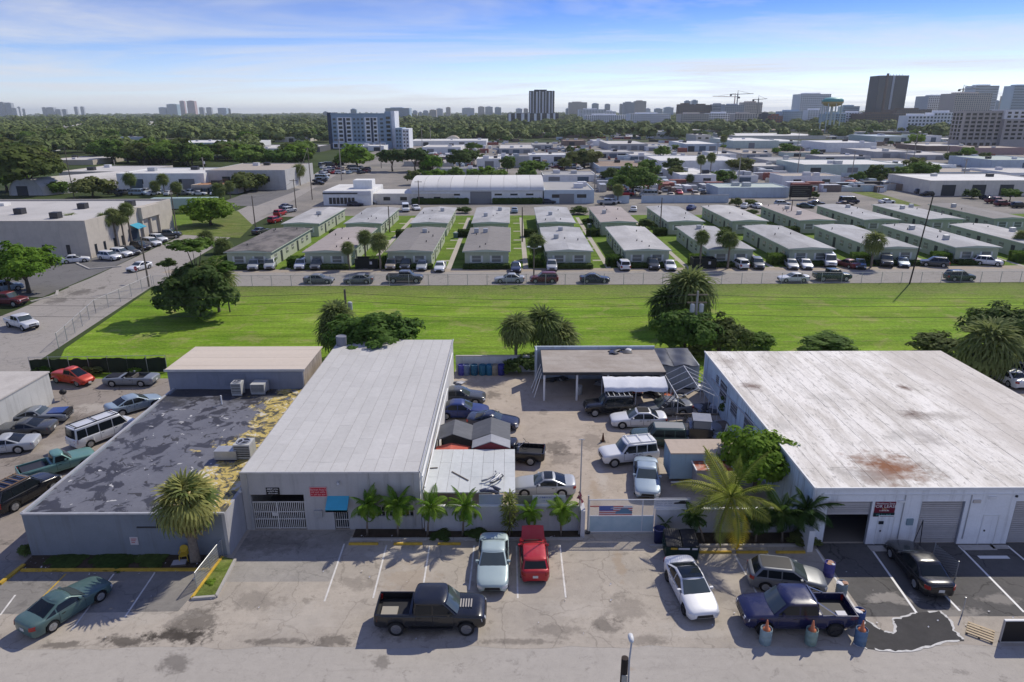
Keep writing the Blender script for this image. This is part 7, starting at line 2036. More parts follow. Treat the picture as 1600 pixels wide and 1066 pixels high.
for k, (k_, c_, u, v, h_) in enumerate([('sedan', 'white', 118, 410, 30), ('suv', 'white', 172, 406, -20), ('suv', 'white', 190, 401, -20), ('suv', 'darkgrey', 203, 398, -25), ('suv', 'black', 220, 390, -25), ('suv', 'white', 238, 384, -30), ('suv', 'white', 248, 378, -30), ('pickup', 'darkgrey', 262, 372, 15)]):
	car_px(k_, c_, u, v, h_, '%s %s in the warehouse forecourt, %s along its wall' % (CW.get(c_, c_), KW[k_], ORD[k]), lod=1, group='cars at the beige warehouse', cat='car')
for a, b in (((120, 412), (140, 421)), ((140, 421), (190, 417)), ((138, 405), (120, 412)), ((48, 472), (88, 462)), ((88, 462), (90, 455))):
	A, B_ = at(*a), at(*b)
	struct(MB().bar((A[0], A[1], .08), (B_[0], B_[1], .08), .3, .16).build('kerb', CONC))
# semi trailer
tx, ty = at(300, 332)
st = empty('semi_trailer', (tx, ty, 0), R(4), 'pale mint semi-trailer truck parked behind the beige warehouse', 'truck')
MT = flat('mint_trailer_skin', (.36, .46, .43), .5, var=.05)
MB().box(-10, 7.2, -1.3, 1.3, 1.2, 4.0).build('trailer_box', MT, st)
MB().box(-13.6, -10.4, -1.25, 1.25, .9, 3.6).build('cab', MT, st); MB().box(-13.66, -13.6, -1.05, 1.05, 2.3, 3.3).build('windshield', GLASS, st); MB().box(-12.9, -11.6, -1.31, -1.25, 2.2, 3.2).build('side_window', GLASS, st)
MB().box(-13.2, 7, -.5, .5, .8, 1.2).build('chassis', DSTEEL, st)
for x in (-12.6, -9.4, -8.3, 4.2, 5.4):
	for s_ in (-1, 1): MB().lathe([(.25, -.15), (.5, -.15), (.5, .15), (.25, .15)], 12, axis='y', c=(x, s_*1.1, .5)).build('wheel', RUBBER, st)
# quonset hut
q0 = at(15, 306); q1 = at(78, 304)
rq = (q1[0] - q0[0])/2
qh = empty('arched_hut', (q0[0] + rq, q0[1], 0), 0, 'grey arched metal hut with open front beyond the beige warehouse', 'building')
hq = height_at(45, 279, q0[1])
arc = [(-rq*math.cos(t), hq*math.sin(t)**.8) for t in np.linspace(0, math.pi, 15)]
MB().grid([[(x + d*.55, d, z) for x, z in arc] for d in np.linspace(0, 30, 9)]).build('roof', RFS['pale'], qh)
m = MB(); m.add([(x, .4, z) for x, z in arc], [list(range(15))[::-1]]); m.build('end_wall', WALLS['grey'], qh)
MB().box(-rq*.55, rq*.1, .3, .38, 0, hq*.55).build('roller_door', DOORM[1], qh)
far_list = [
 # left flank
 (186, 322, 299, 271, 262, 'white', 'white', 'white workshop with a grey door beyond the arched hut', 2, 2),
 (95, 215, 286, 268, 259, 'beige', 'pale', 'long beige block behind the white workshop', 0, 0), (70, 146, 258, 250, 244, 'beige', 'pale', 'low beige roof half hidden in trees', 0, 0),
 (300, 372, 303, 289, 277, 'beige', 'orange', 'low building with an orange-brown roof and dark bays', 4, 0),
 (325, 448, 297, 266, 255, 'grey', 'tan', 'large weathered grey warehouse by the side street', 0, 2),
 (188, 230, 226, 214, 213, 'blue', 'grey', 'blue-grey metal hall among the trees', 0, 0), (263, 345, 236, 223, 219, 'blue', 'white', 'long white-roofed hall behind the tree belt', 0, 3), (340, 380, 233, 224, 219, 'white', 'white', 'bright white annex behind the tree belt', 0, 0),
 (405, 500, 238, 229, 226, 'dark', 'pale', 'long dark-fronted building before the blue apartments', 4, 0), (430, 480, 222, 214, 210, 'cream', 'pale', 'cream low building beside the blue apartments', 1, 3), (405, 440, 245, 232, 228, 'white', 'pale', 'white box building by the parked cars', 1, 0),
 (440, 470, 208, 203, 200, 'cream', 'pale', 'small cream house beyond the blue apartments', 0, 2), (150, 190, 200, 196, 194, 'white', 'white', 'tiny white roof deep in the trees', 0, 0), (100, 130, 204, 199, 197, 'cream', 'pale', 'tiny cream roof deep in the trees', 0, 0), (0, 40, 240, 230, 226, 'white', 'white', 'white roof at the frame edge behind trees', 0, 0),
 # beyond the houses
 (680, 778, 274, 263, 262, 'grey', 'white', 'plain grey-white box behind the arched hall', 0, 0), (848, 932, 284, 277, 268, 'white', 'grey', 'wide flat grey roof behind the arched hall end', 2, 0), (850, 928, 318, 297, 283, 'blue', 'grey', 'pale workshop with dark porch beside the arched hall', 1, 2),
 (802, 827, 262, 244, 242, 'grey', 'grey', 'plain grey block beyond the car yard', 0, 0), (826, 886, 253, 242, 239, 'white', 'white', 'white workshop with dark windows beyond the car yard', 2, 0), (778, 803, 253, 243, 241, 'white', 'white', 'small white building beyond the car yard', 1, 0),
 (936, 1034, 270, 260, 251, 'blue', 'brown', 'wide building with a brown gravel roof', 2, 3), (922, 990, 247, 238, 234, 'grey', 'grey', 'grey workshop row with dark doors', 5, 0), (780, 834, 240, 232, 226, 'grey', 'pale', 'grey low workshop in the middle district', 3, 0), (832, 864, 234, 226, 223, 'grey', 'grey', 'small grey workshop beside the scrap yard', 2, 0),
 (880, 915, 228, 220, 218, 'brown', 'brown', 'brown brick workshop in the middle district', 1, 0), (927, 945, 228, 220, 218, 'white', 'white', 'little white block in the middle district', 0, 0), (951, 1012, 235, 225, 220, 'grey', 'pale', 'pale long workshop in the middle district', 4, 0), (1010, 1050, 236, 229, 225, 'white', 'grey', 'white-fronted garage in the middle district', 2, 0),
 (760, 930, 216, 208, 207, 'brown', 'grey', 'long brown elevated viaduct-like block before the trees', 0, 0), (640, 760, 228, 220, 217, 'white', 'white', 'long white roof beyond the arched shed', 2, 0), (660, 720, 240, 230, 226, 'white', 'pale', 'pale workshop near the small arched shed', 2, 0), (745, 782, 262, 248, 244, 'white', 'white', 'white workshop with a tall grey door', 1, 0), (700, 760, 216, 206, 205, 'brown', 'grey', 'brown block behind the round trees', 0, 0),
 (1030, 1165, 268, 251, 243, 'white', 'white', 'large plain white warehouse behind the palm pair', 0, 0), (1062, 1118, 290, 273, 262, 'white', 'white', 'white-roofed workshop with two dark windows', 0, 2), (1121, 1232, 309, 293, 286, 'blue', 'green', 'pale blue building with pink graffiti by the back lane', 0, 0), (1140, 1184, 285, 276, 267, 'white', 'grey', 'low workshop with a worn grey roof', 1, 1),
 (1177, 1224, 269, 261, 254, 'grey', 'pale', 'grey shed beside the yellow shrub', 1, 0), (1201, 1262, 262, 251, 245, 'grey', 'grey', 'grey row building with many dark openings', 6, 0), (1222, 1312, 292, 275, 270, 'white', 'tan', 'white building with two blue doors by the dirt lot', 0, 2), (1255, 1410, 275, 257, 249, 'green', 'white', 'long white-roofed warehouse with dark doors', 3, 0),
 (1408, 1492, 271, 258, 251, 'white', 'white', 'white-roofed warehouse with green doors', 3, 0), (1450, 1640, 306, 282, 271, 'cream', 'white', 'big cream warehouse with roller doors by the back lane', 4, 0), (1466, 1580, 280, 269, 262, 'blue', 'tan', 'blue-fronted low building behind the cream warehouse', 3, 0), (1575, 1660, 284, 270, 262, 'white', 'pale', 'pale warehouse at the frame edge', 2, 0),
 (1071, 1122, 237, 225, 220, 'blue', 'white', 'blue-fronted building with a white roof', 3, 0), (1145, 1216, 232, 220, 215, 'green', 'white', 'pale green warehouse with a white roof', 1, 0), (1214, 1256, 228, 221, 217, 'green', 'white', 'bright white roof beside the pale green warehouse', 1, 0), (1023, 1060, 217, 206, 204, 'white', 'grey', 'white two-storey office with dark windows', 0, 3), (1087, 1110, 222, 211, 209, 'cream', 'grey', 'small cream house beyond the blue-fronted building', 0, 2),
 (1150, 1290, 218, 212, 208, 'cream', 'white', 'very long white roof before the tree belt', 0, 0), (1290, 1368, 238, 223, 219, 'white', 'white', 'large blank white hall in the right district', 0, 0), (1366, 1430, 247, 237, 231, 'grey', 'pale', 'low pale-roofed workshop in the right district', 2, 0), (1430, 1500, 250, 242, 235, 'grey', 'pale', 'low wide workshop in the right district', 3, 0), (1368, 1422, 222, 213, 210, 'green', 'blue', 'blue-roofed workshop near the water tower', 2, 0),
 (1446, 1522, 236, 228, 224, 'brown', 'pale', 'brown-walled building with a pale roof near the condo', 0, 0), (1520, 1600, 242, 231, 228, 'pink', 'tan', 'long pinkish wall building below the condo', 0, 0), (1548, 1640, 266, 250, 243, 'blue', 'green', 'pale green roof at the frame edge', 1, 0), (1280, 1360, 252, 246, 241, 'grey', 'pale', 'low pale roof row in the right district', 2, 0), (1440, 1470, 222, 212, 210, 'white', 'grey', 'small white building near the condo', 1, 0),
 (1048, 1090, 258, 246, 240, 'cream', 'pale', 'cream workshop behind the white warehouse', 2, 0), (1120, 1150, 250, 241, 236, 'white', 'pale', 'small white workshop with rusty yard', 1, 0), (1160, 1205, 250, 240, 234, 'grey', 'tan', 'grey workshop behind the shrub row', 2, 0), (986, 1026, 250, 243, 237, 'white', 'pale', 'white garage row next to the scrap lot', 3, 0), (560, 600, 236, 228, 226, 'white', 'white', 'white entrance block under the blue apartments', 2, 0)]
for (u0, u1, vb, vt, vk, w_, r_, lab, d_, n_) in far_list: shed_px(u0, u1, vb, vt, vk, w_, r_, lab, d_, n_)
# small workshops, sheds and containers that fill the blocks between
def shut(u, v0, v1, w):
	for (u0, u1, vb, vt, vk, *_r) in far_list:
		if u0 - 1 < u + w and u - w < u1 + 1 and vk - .5 < v1 and v0 < vb + 1.5: return True
	return 480 < u < 655 or (640 < u < 935 and v1 > 262)
rgf = random.Random(12); fill_n = {}
for v in (206.5, 210, 213.5, 217.5, 222, 227, 232.5, 238.5, 245, 252, 260, 268.5, 278, 288):
	u = 648 + rgf.uniform(0, 30)
	hp = 2.0 + (v - 200)*.062
	while u < 1600:
		w = rgf.uniform(7, 22)*(1 + (v - 206)*.012)
		if not shut(u, v - hp*1.5, v - .5, w) and rgf.random() < (.82 if v < 262 else .35):
			wl_, rf_ = rgf.choice(['white', 'white', 'cream', 'grey', 'grey', 'blue', 'beige', 'green', 'brown']), rgf.choice(['white', 'pale', 'pale', 'grey', 'grey', 'tan', 'brown'])
			key = '%s %s-roofed workshop in the %s' % ({'blue': 'bluish', 'green': 'pale green'}.get(wl_, wl_), rf_, 'rows near the tree belt' if v < 225 else 'middle rows of the district' if v < 250 else 'rows nearer the houses')
			fill_n.setdefault(key, []).append((u, w, v, hp, wl_, rf_))
		u += w*2 + rgf.uniform(1, 16)
for k in range(34):
	u, v = rgf.uniform(0, 500), 183 + 34*rgf.random()**1.5
	fill_n.setdefault('pale roof showing among the treetops of the left woods', []).append((u, rgf.uniform(3, 9)*(1 + (v - 183)*.02), v, 1.2 + (v - 183)*.12, rgf.choice(['white', 'cream', 'beige']), rgf.choice(['white', 'pale', 'tan'])))
for key, lst in fill_n.items():
	lst.sort()
	for k, (u, w, v, hp, wl_, rf_) in enumerate(lst):
		e = shed_px(u - w, u + w, v, v - hp*rgf.uniform(.8, 1.2), v - hp*rgf.uniform(1.5, 2.0), wl_, rf_, key + (', %s such from the left' % (ORD[k] if k < 30 else str(k + 1) + 'th') if len(lst) > 1 else ''), rgf.choice([0, 1, 2, 3]), 0, rgf.choice([0, 1, 1]), 'small_workshop', par=.25, skew=rgf.choice([0, 0, 0, 4, -3]), lite=True)
		e['group'] = 'small workshops of the district'
# --- corner store with glass front and white roof
cs_y = at(540, 321)[1]; cx0, cx1 = x_at(506, 321, cs_y), x_at(581, 321, cs_y); ch = height_at(540, 299, cs_y)
cs = empty('corner_store', (cx0, cs_y, 0), 0, 'white corner store with a dark band and a row of tall windows', 'building')
Wd = cx1 - cx0
MB().box(0, Wd, 0, 20, 0, ch).build('walls', WALLS['white'], cs); MB().box(.2, Wd - .2, .2, 19.8, ch, ch + .1).build('roof', RFS['white'], cs)
MB().box(-.1, Wd*.72, -.12, 0, ch*.80, ch*.90).build('dark_band', DSTEEL, cs); MB().box(Wd*.72, Wd*.97, -.2, 0, ch*.70, ch*.98).build('sign_panel', SOFTW, cs)
for k in range(7): MB().box(Wd*.12 + k*Wd*.078, Wd*.12 + k*Wd*.078 + Wd*.06, -.1, 0, ch*.1, ch*.55).build('window', DWIN, cs)
MB().box(Wd*.55, Wd*.95, 6, 11, ch + .1, ch + 2.6).build('roof_box', WALLS['white'], cs)
MB().box(Wd, Wd + 24, 3, 16, 0, ch*.72).build('wing', WALLS['cream'], cs); MB().box(Wd + .2, Wd + 23.8, 3.2, 15.8, ch*.72, ch*.72 + .1).build('wing_roof', RFS['white'], cs)
for k in range(4): MB().box(Wd + 3 + k*5, Wd + 5 + k*5, 2.94, 3, ch*.25, ch*.5).build('window', DWIN, cs)
# --- long white hall with a barrel roof
hy = at(745, 318)[1]; hx0, hx1 = x_at(644, 318, hy), x_at(848, 318, hy); hz = height_at(745, 298, hy)
hl = empty('barrel_roof_hall', (hx0, hy, 0), 0, 'long white hall with a ribbed barrel roof and a grey roller door', 'building')
Wh = hx1 - hx0; Dh = 26
MB().box(0, Wh, 0, Dh, 0, hz).build('walls', WALLS['white'], hl)
zr = height_at(745, 275, hy + Dh*.5) - hz
nb_ = 10
for k in range(nb_):
	a, b = -.3 + (Wh + .6)*k/nb_, -.3 + (Wh + .6)*(k + 1)/nb_ - .06
	P = [[(x, Dh/2 - (Dh/2 + .5)*math.cos(t), hz + zr*math.sin(t) + .05) for x in (a, b)] for t in np.linspace(0, math.pi, 13)]
	MB().grid(P, flip=True).build('roof_panel', RFS['white'], hl, smooth=True)
for x in (0, Wh):
	m = MB(); arc_ = [(Dh/2 - Dh/2*math.cos(t), hz + zr*math.sin(t)) for t in np.linspace(0, math.pi, 13)]
	m.add([(x, y, z) for y, z in arc_], [list(range(13))]); m.build('gable', WALLS['white'], hl)
dxa, dxb = x_at(735, 318, hy) - hx0, x_at(768, 318, hy) - hx0
MB().box(dxa, dxb, -.08, 0, 0, hz*.92).build('roller_door', DOORM[0], hl)
for f_ in (.10, .22, .34, .66, .78, .9): MB().box(Wh*f_ - 1.1, Wh*f_ + 1.1, -.06, 0, hz*.62, hz*.76).build('window', DWIN, hl)
for f0, f1, q in ((.01, .43, 'low hedge along the barrel-roof hall, left of its door'), (.62, .99, 'low hedge along the barrel-roof hall, right of its door')): hedge(hx0 + Wh*f0, hx0 + Wh*f1, hy - 1.5, 1.6, q)
# small arched shed
ax, ay = at(707, 224); ra = 13/FPX*depth_of(ay, 4)
ah = empty('small_arched_shed', (ax, ay, 0), 0, 'small tan arched shed in front of the tree belt', 'building')
arc = [(-ra*math.cos(t), ra*.85*math.sin(t)) for t in np.linspace(0, math.pi, 13)]
MB().grid([[(x, d, z) for x, z in arc] for d in (0, 20)]).build('roof', RFS['tan'], ah); m = MB(); m.add([(x, .2, z) for x, z in arc], [list(range(13))[::-1]]); m.build('end_wall', WALLS['cream'], ah)
# long low walls and a billboard
for (u0, u1, v, h_, w_, lab) in [(960, 983, 318, 2.2, 'blue', 'short grey-blue yard wall before the parked cars'), (1002, 1138, 317, 2.2, 'blue', 'long grey-blue yard wall before the parked cars'), (1380, 1440, 297, 2.0, 'grey', 'low grey wall along the dirt lot')]:
	Y = at((u0 + u1)/2, v)[1]; a, b = x_at(u0, v, Y), x_at(u1, v, Y)
	e = empty('block_wall', (a, Y, 0), 0, lab, 'wall'); MB().box(0, b - a, 0, .25, 0, h_).build('wall', WALLS[w_], e); MB().box(-.03, b - a + .03, -.04, .29, h_, h_ + .12).build('coping', CONC, e)
Y = at(1250, 312)[1]; a, b = x_at(1233, 312, Y), x_at(1267, 312, Y); zt = height_at(1250, 290, Y)
bb_ = empty('black_billboard', (a, Y, 0), 0, 'black billboard with faint lettering by the back lane', 'billboard')
MB().box(0, b - a, 0, .4, zt*.15, zt).build('panel', M_DARKBOARD, bb_)
for k in range(5): MB().box((b - a)*.1, (b - a)*(.9 - .1*(k % 3)), -.05, 0, zt*(.3 + .13*k), zt*(.34 + .13*k)).build('print_line', flat('faint_print', (.12, .12, .10), .6), bb_)
for x in (.3, b - a - .3): MB().box(x - .1, x + .1, .1, .3, 0, zt*.15).build('post', DSTEEL, bb_)

# ------------------------------------------------------------------ apartment blocks and skyline
def wallgrid(e, x0, x1, z0, z1, y, nx, nz, mat, fx=.55, fz=.55, each=True, name='window', th=.25, skip=()):
	"""windows on a face that looks down -y, each its own part when EACH"""
	dx_, dz_ = (x1 - x0)/nx, (z1 - z0)/nz
	me = MB().box(-dx_*fx/2, dx_*fx/2, -th, 0, -dz_*fz/2, dz_*fz/2)
	if each:
		ms = me.mesh(name, [mat])
		for i in range(nx):
			for k in range(nz):
				if (i, k) in skip: continue
				put(name, ms, e, (x0 + dx_*(i + .5), y, z0 + dz_*(k + .5)))
	else:
		m = MB()
		for i in range(nx):
			for k in range(nz):
				if (i, k) in skip: continue
				cx, cz = x0 + dx_*(i + .5), z0 + dz_*(k + .5)
				m.box(cx - dx_*fx/2, cx + dx_*fx/2, y - th, y, cz - dz_*fz/2, cz + dz_*fz/2)
		o = m.build('glazing', mat, e); o['kind'] = 'stuff'
# blue apartments
ay = at(560, 232)[1]; ax0, ax1 = x_at(521, 232, ay), x_at(604, 232, ay); ah_ = height_at(560, 179, ay)
ap = empty('blue_apartments', (ax0, ay, 0), 0, 'blue-grey apartment block with white bays before the woods', 'building')
BL1 = wcol('apt_blue', (.27, .36, .45), amt=.05); BL2 = wcol('apt_white', (.72, .75, .78), amt=.05); BL3 = wcol('apt_navy', (.05, .07, .11), amt=.05)
Wa = ax1 - ax0
MB().box(0, Wa, 0, 24, 0, ah_).build('walls', BL1, ap); MB().box(-.3, Wa + .3, -.3, 24.3, ah_, ah_ + .8).build('roof_parapet', BL1, ap)
MB().box(-3.2, 0, 1, 22, 0, ah_ + 1.5).build('end_tower', BL3, ap); MB().box(Wa, Wa + 4.5, -.5, 22, 0, ah_ + 2).build('end_tower', BL1, ap); MB().box(Wa + 4.5, Wa + 7.2, 1, 22, 0, ah_ + 2.4).build('end_tower', BL2, ap)
for f0, f1 in ((.11, .38), (.62, .86)): MB().box(Wa*f0, Wa*f1, -.5, 0, ah_*.18, ah_*.92).build('white_bay', BL2, ap); MB().box(Wa*(f0 + .115), Wa*(f0 + .155), -.7, -.5, ah_*.18, ah_*.90).build('dark_slot', BL3, ap)
MB().box(0, Wa, -.8, 0, 0, ah_*.17).build('podium', BL2, ap)
for f0, f1, n_, o_ in ((.115, .225, 1, -.5), (.265, .375, 1, -.5), (.63, .735, 1, -.5), (.775, .855, 1, -.5)): wallgrid(ap, Wa*f0, Wa*f1, ah_*.2, ah_*.92, o_, n_, 6, DWIN, .62, .6)
wallgrid(ap, Wa*.01, Wa*.10, ah_*.2, ah_*.92, 0, 1, 6, BWIN, .6, .5); wallgrid(ap, Wa*.39, Wa*.61, ah_*.2, ah_*.92, 0, 3, 6, BWIN, .5, .5); wallgrid(ap, Wa*.88, Wa*.99, ah_*.2, ah_*.92, 0, 1, 6, BWIN, .5, .5); wallgrid(ap, Wa + .6, Wa + 4.2, ah_*.2, ah_*.96, -.5, 1, 6, DWIN, .85, .6)
wallgrid(ap, 0, Wa, ah_*.02, ah_*.15, -.8, 9, 1, DWIN, .6, .8)
b2 = empty('white_blue_annex', (x_at(619, 230, ay - 10), ay - 10, 0), 0, 'lower white and blue annex beside the blue apartments', 'building')
hA = height_at(628, 200, ay - 10); wA = x_at(640, 230, ay - 10) - b2.location.x
MB().box(0, wA*.5, 0, 20, 0, hA).build('walls', BL1, b2); MB().box(wA*.5, wA, -.3, 20, 0, hA*.96).build('walls', BL2, b2)
wallgrid(b2, 0, wA*.45, 1, hA*.95, 0, 2, 5, BWIN); wallgrid(b2, wA*.52, wA, 1, hA*.92, -.3, 2, 5, DWIN, .4)
# brown condo by the frame edge
by_ = at(1540, 232)[1]; bx0, bx1 = x_at(1496, 232, by_), x_at(1556, 232, by_); bh = height_at(1520, 173, by_)
cd = empty('brown_condo', (bx0, by_, 0), 0, 'brown and white mid-rise condo near the frame edge', 'building')
C1, C2, C3 = wcol('condo_brown', (.42, .39, .36), amt=.05), wcol('condo_tan', (.46, .42, .37), amt=.05), wcol('condo_white', (.70, .70, .69), amt=.05)
Wc = bx1 - bx0; We = x_at(1640, 232, by_) - bx0
MB().box(0, Wc, 0, 13, 0, bh).build('walls', C1, cd); MB().box(Wc, We, -3, 13, 0, bh*.78).build('walls', C1, cd); MB().box(Wc, We, -2, 13, bh*.78, bh*1.02).build('top_storeys', C3, cd)
sw = MB().box(-.25, 0, -1.1, 1.1, -.9, .9).mesh('window', [DWIN])
for k in range(3):
	for q in range(7): put('window', sw, cd, (0, 2.2 + 4.2*k, bh*(.27 + .105*q)))
for k in range(6): MB().box(Wc*k/6, Wc*k/6 + 1.0, -.5, 0, bh*.2, bh*.95).build('pilaster', C2, cd)
wallgrid(cd, 1, Wc, bh*.22, bh*.96, 0, 6, 7, DWIN, .62, .55); wallgrid(cd, Wc + 1, We, bh*.22, bh*.76, -3, 8, 5, DWIN, .6, .5); wallgrid(cd, Wc + 1, We, bh*.79, bh*.99, -2, 8, 2, DWIN, .5, .55)
wallgrid(cd, 1, Wc, .5, bh*.17, 0, 6, 1, DWIN, .6, .8)
# towers on the skyline
def far_wall(n, c):
	return flat('tower_' + n, c, .7, 0, .3, var=.05, scale=.05)
TW = dict(pale=far_wall('pale', (.62, .65, .68)), grey=far_wall('grey', (.40, .43, .47)), dark=far_wall('dark', (.035, .045, .065)), teal=far_wall('teal', (.30, .42, .49)), pink=far_wall('pink', (.50, .36, .36)), brown=far_wall('brown', (.12, .085, .075)), tan=far_wall('tan', (.55, .49, .43)), white=far_wall('white', (.76, .77, .78)), blue=far_wall('blue', (.36, .46, .55)), brick=far_wall('brick', (.26, .10, .075)))
def tower(u0, u1, vtop, Y, wall, label, style='bands', cap=True, depth=None, name='high_rise', glass=None, vb=None):
	v_ = 178
	x0, x1 = x_at(u0, v_, Y), x_at(u1, v_, Y); h = height_at((u0 + u1)/2, vtop, Y)
	# where the tower leans in the lens its foot sits nearer the middle of the frame
	e = empty(name, (x0, Y, 0), 0, label, 'building', None)
	w = x1 - x0; D = depth or max(14, w*.7)
	MB().box(0, w, 0, D, 0, h).build('walls', TW[wall], e)
	if cap: MB().box(w*.2, w*.7, D*.2, D*.8, h, h + max(2.5, h*.035)).build('plant_room', TW[wall], e)
	g = glass or BWIN
	nz = max(3, int(h/3.4))
	if style == 'bands':
		m = MB()
		for k in range(nz): m.box(w*.03, w*.97, -.3, 0, h*(k + .25)/nz, h*(k + .72)/nz)
		o = m.build('glazing', g, e); o['kind'] = 'stuff'
	elif style == 'grid': wallgrid(e, 0, w, 0, h, 0, max(3, int(w/4)), nz, g, .55, .55, each=False)
	elif style == 'strips':
		for k in range(8):
			a = w*(k + .15)/8; MB().box(a, a + w*[.05, .03, .06, .04][k % 4], -.6, 0, h*(.0 if k % 3 else .12), h*(1 if k % 2 else .97)).build('white_strip', TW['white'], e)
		m = MB()
		for k in range(nz): m.box(0, w, -.25, 0, h*(k + .2)/nz, h*(k + .6)/nz)
		o = m.build('glazing', DWIN, e); o['kind'] = 'stuff'
	return e
sky_list = [
 (0, 9, 160, 5200, 'grey', 'grid'), (10, 20, 161, 5200, 'grey', 'grid'), (20, 27, 169, 5000, 'pale', 'bands'), (29, 33, 167, 5200, 'pale', 'bands'), (36, 40, 170, 5300, 'pale', 'bands'), (67, 73, 168, 6000, 'grey', 'bands'), (74, 85, 168, 6000, 'grey', 'grid'), (87, 95, 171, 6000, 'grey', 'bands'), (98, 104, 171, 6000, 'grey', 'bands'),
 (117, 122, 167, 6300, 'grey', 'bands'), (127, 132, 167, 6300, 'grey', 'bands'), (249, 259, 168, 6000, 'blue', 'bands'), (262, 278, 163, 6000, 'teal', 'bands'), (283, 290, 158, 6200, 'pink', 'bands'), (294, 306, 158, 6000, 'pink', 'grid'), (312, 319, 168, 6300, 'grey', 'bands'), (323, 331, 168, 6300, 'grey', 'bands'), (341, 354, 169, 6300, 'blue', 'grid'), (356, 360, 170, 6400, 'dark', 'bands'),
 (505, 512, 175, 3000, 'grey', 'bands'), (548, 557, 171, 2400, 'blue', 'bands'), (602, 640, 169, 2600, 'blue', 'bands'), (645, 652, 173, 3600, 'pale', 'bands'), (655, 659, 175, 3600, 'pale', 'bands'), (661, 669, 173, 3600, 'pale', 'bands'), (671, 682, 172, 3600, 'tan', 'bands'), (682, 692, 170, 3800, 'pale', 'grid'), (697, 704, 168, 3800, 'tan', 'grid'), (722, 741, 169, 3600, 'pale', 'grid'), (747, 757, 167, 3600, 'tan', 'grid'), (758, 770, 167, 3600, 'pale', 'bands'), (773, 783, 168, 3600, 'blue', 'bands'),
 (806, 816, 170, 3200, 'pale', 'grid'), (818, 825, 170, 3200, 'tan', 'grid'), (889, 917, 160, 2600, 'tan', 'grid'), (884, 890, 170, 3000, 'blue', 'bands'), (925, 935, 162, 3200, 'blue', 'bands'), (945, 953, 163, 3300, 'grey', 'bands'), (968, 973, 163, 3200, 'grey', 'bands'), (974, 991, 160, 2500, 'grey', 'grid'), (991, 1009, 158, 2500, 'tan', 'grid'), (1009, 1016, 170, 3000, 'pale', 'grid'), (1023, 1035, 170, 3200, 'blue', 'bands'), (1038, 1052, 168, 3200, 'blue', 'grid'),
 (905, 945, 171, 2000, 'white', 'grid'), (945, 962, 174, 2100, 'white', 'grid'), (915, 985, 180, 1500, 'white', 'grid'), (985, 1048, 178, 1400, 'white', 'grid'), (1069, 1078, 158, 2600, 'blue', 'bands'), (1080, 1089, 157, 2600, 'blue', 'bands'), (1060, 1084, 163, 1700, 'brown', 'grid'), (1084, 1110, 164, 1700, 'brown', 'grid'), (1112, 1132, 163, 1700, 'grey', 'bands'), (1132, 1162, 164, 1600, 'grey', 'grid'), (1160, 1190, 160, 1700, 'tan', 'grid'),
 (1064, 1108, 178, 1250, 'tan', 'grid'), (1108, 1148, 177, 1300, 'white', 'grid'), (1148, 1184, 178, 1250, 'tan', 'grid'), (1190, 1206, 178, 1300, 'dark', 'grid'), (1205, 1224, 181, 1150, 'brick', 'grid'), (1222, 1262, 174, 1300, 'blue', 'grid'), (1262, 1290, 172, 1250, 'white', 'grid'), (1248, 1295, 147, 1500, 'white', 'grid'), (1316, 1342, 166, 1500, 'teal', 'bands'), (1322, 1352, 176, 1200, 'white', 'grid'), (1290, 1322, 178, 1150, 'teal', 'grid'),
 (1400, 1455, 171, 1400, 'brown', 'grid'), (1447, 1500, 150, 1500, 'pale', 'grid'), (1488, 1545, 146, 1400, 'tan', 'grid'), (1516, 1553, 134, 1700, 'pale', 'bands'), (1548, 1562, 158, 2200, 'blue', 'bands'), (1566, 1584, 150, 1900, 'tan', 'grid'), (1576, 1610, 134, 1700, 'blue', 'bands'), (1420, 1460, 181, 900, 'white', 'grid'), (1460, 1497, 176, 900, 'white', 'grid'), (1352, 1420, 178, 1150, 'brown', 'grid')]
SW = dict(pale='pale grey', teal='teal glass', tan='tan', dark='dark', pink='pinkish', brown='dark brown', blue='blue-grey', brick='brick red', grey='grey', white='white')
for i, (u0, u1, vt, Y, w_, s_) in enumerate(sky_list):
	zone = 'at the far left of the horizon' if u0 < 140 else 'in the left skyline cluster' if u0 < 400 else 'on the horizon behind the blue apartments' if u0 < 660 else 'in the middle skyline' if u0 < 820 else 'right of the striped tower' if u0 < 1060 else 'below the construction cranes' if u0 < 1200 else 'around the water tower' if u0 < 1350 else 'in the far right skyline'
	tower(u0, u1, vt, Y, w_, '%s high-rise %s, %s skyline tower counted from the left' % (SW[w_], zone, ORD[i] if i < 30 else str(i + 1) + 'th'), s_)
# relabel by order within each zone so every label is found by eye
zc = {}
for o in [o for o in bpy.data.objects if o.name.startswith('high_rise') and o.parent is None]:
	lab = o['label'].split(',')[0]; zc.setdefault(lab, []).append(o)
for lab, lst in zc.items():
	lst.sort(key=lambda o: o.location.x/o.location.y)
	for k, o in enumerate(lst): o['label'] = lab if len(lst) == 1 else lab + ', ' + (ORD[k] + ' such from the left')
	for o in lst: o['group'] = 'skyline towers'
tower(827, 866, 142, 1500, 'dark', 'dark tower with white vertical stripes standing out in the middle skyline', 'strips'); tower(793, 873, 177, 1450, 'dark', 'striped dark podium at the foot of the striped tower', 'strips', cap=False)
t_ = tower(1366, 1411, 118, 1500, 'dark', 'tall unfinished dark tower with a brown hoist strip', 'grid', cap=False, glass=BWIN)
hh_ = height_at(1380, 118, 1500); ww_ = x_at(1411, 178, 1500) - x_at(1366, 178, 1500)
MB().box(ww_*.22, ww_*.30, -1.5, 0, 0, hh_*1.04).build('hoist_mast', TW['brown'], t_); MB().box(ww_*.45, ww_*.52, -1, 0, 0, hh_).build('pale_strip', TW['grey'], t_)
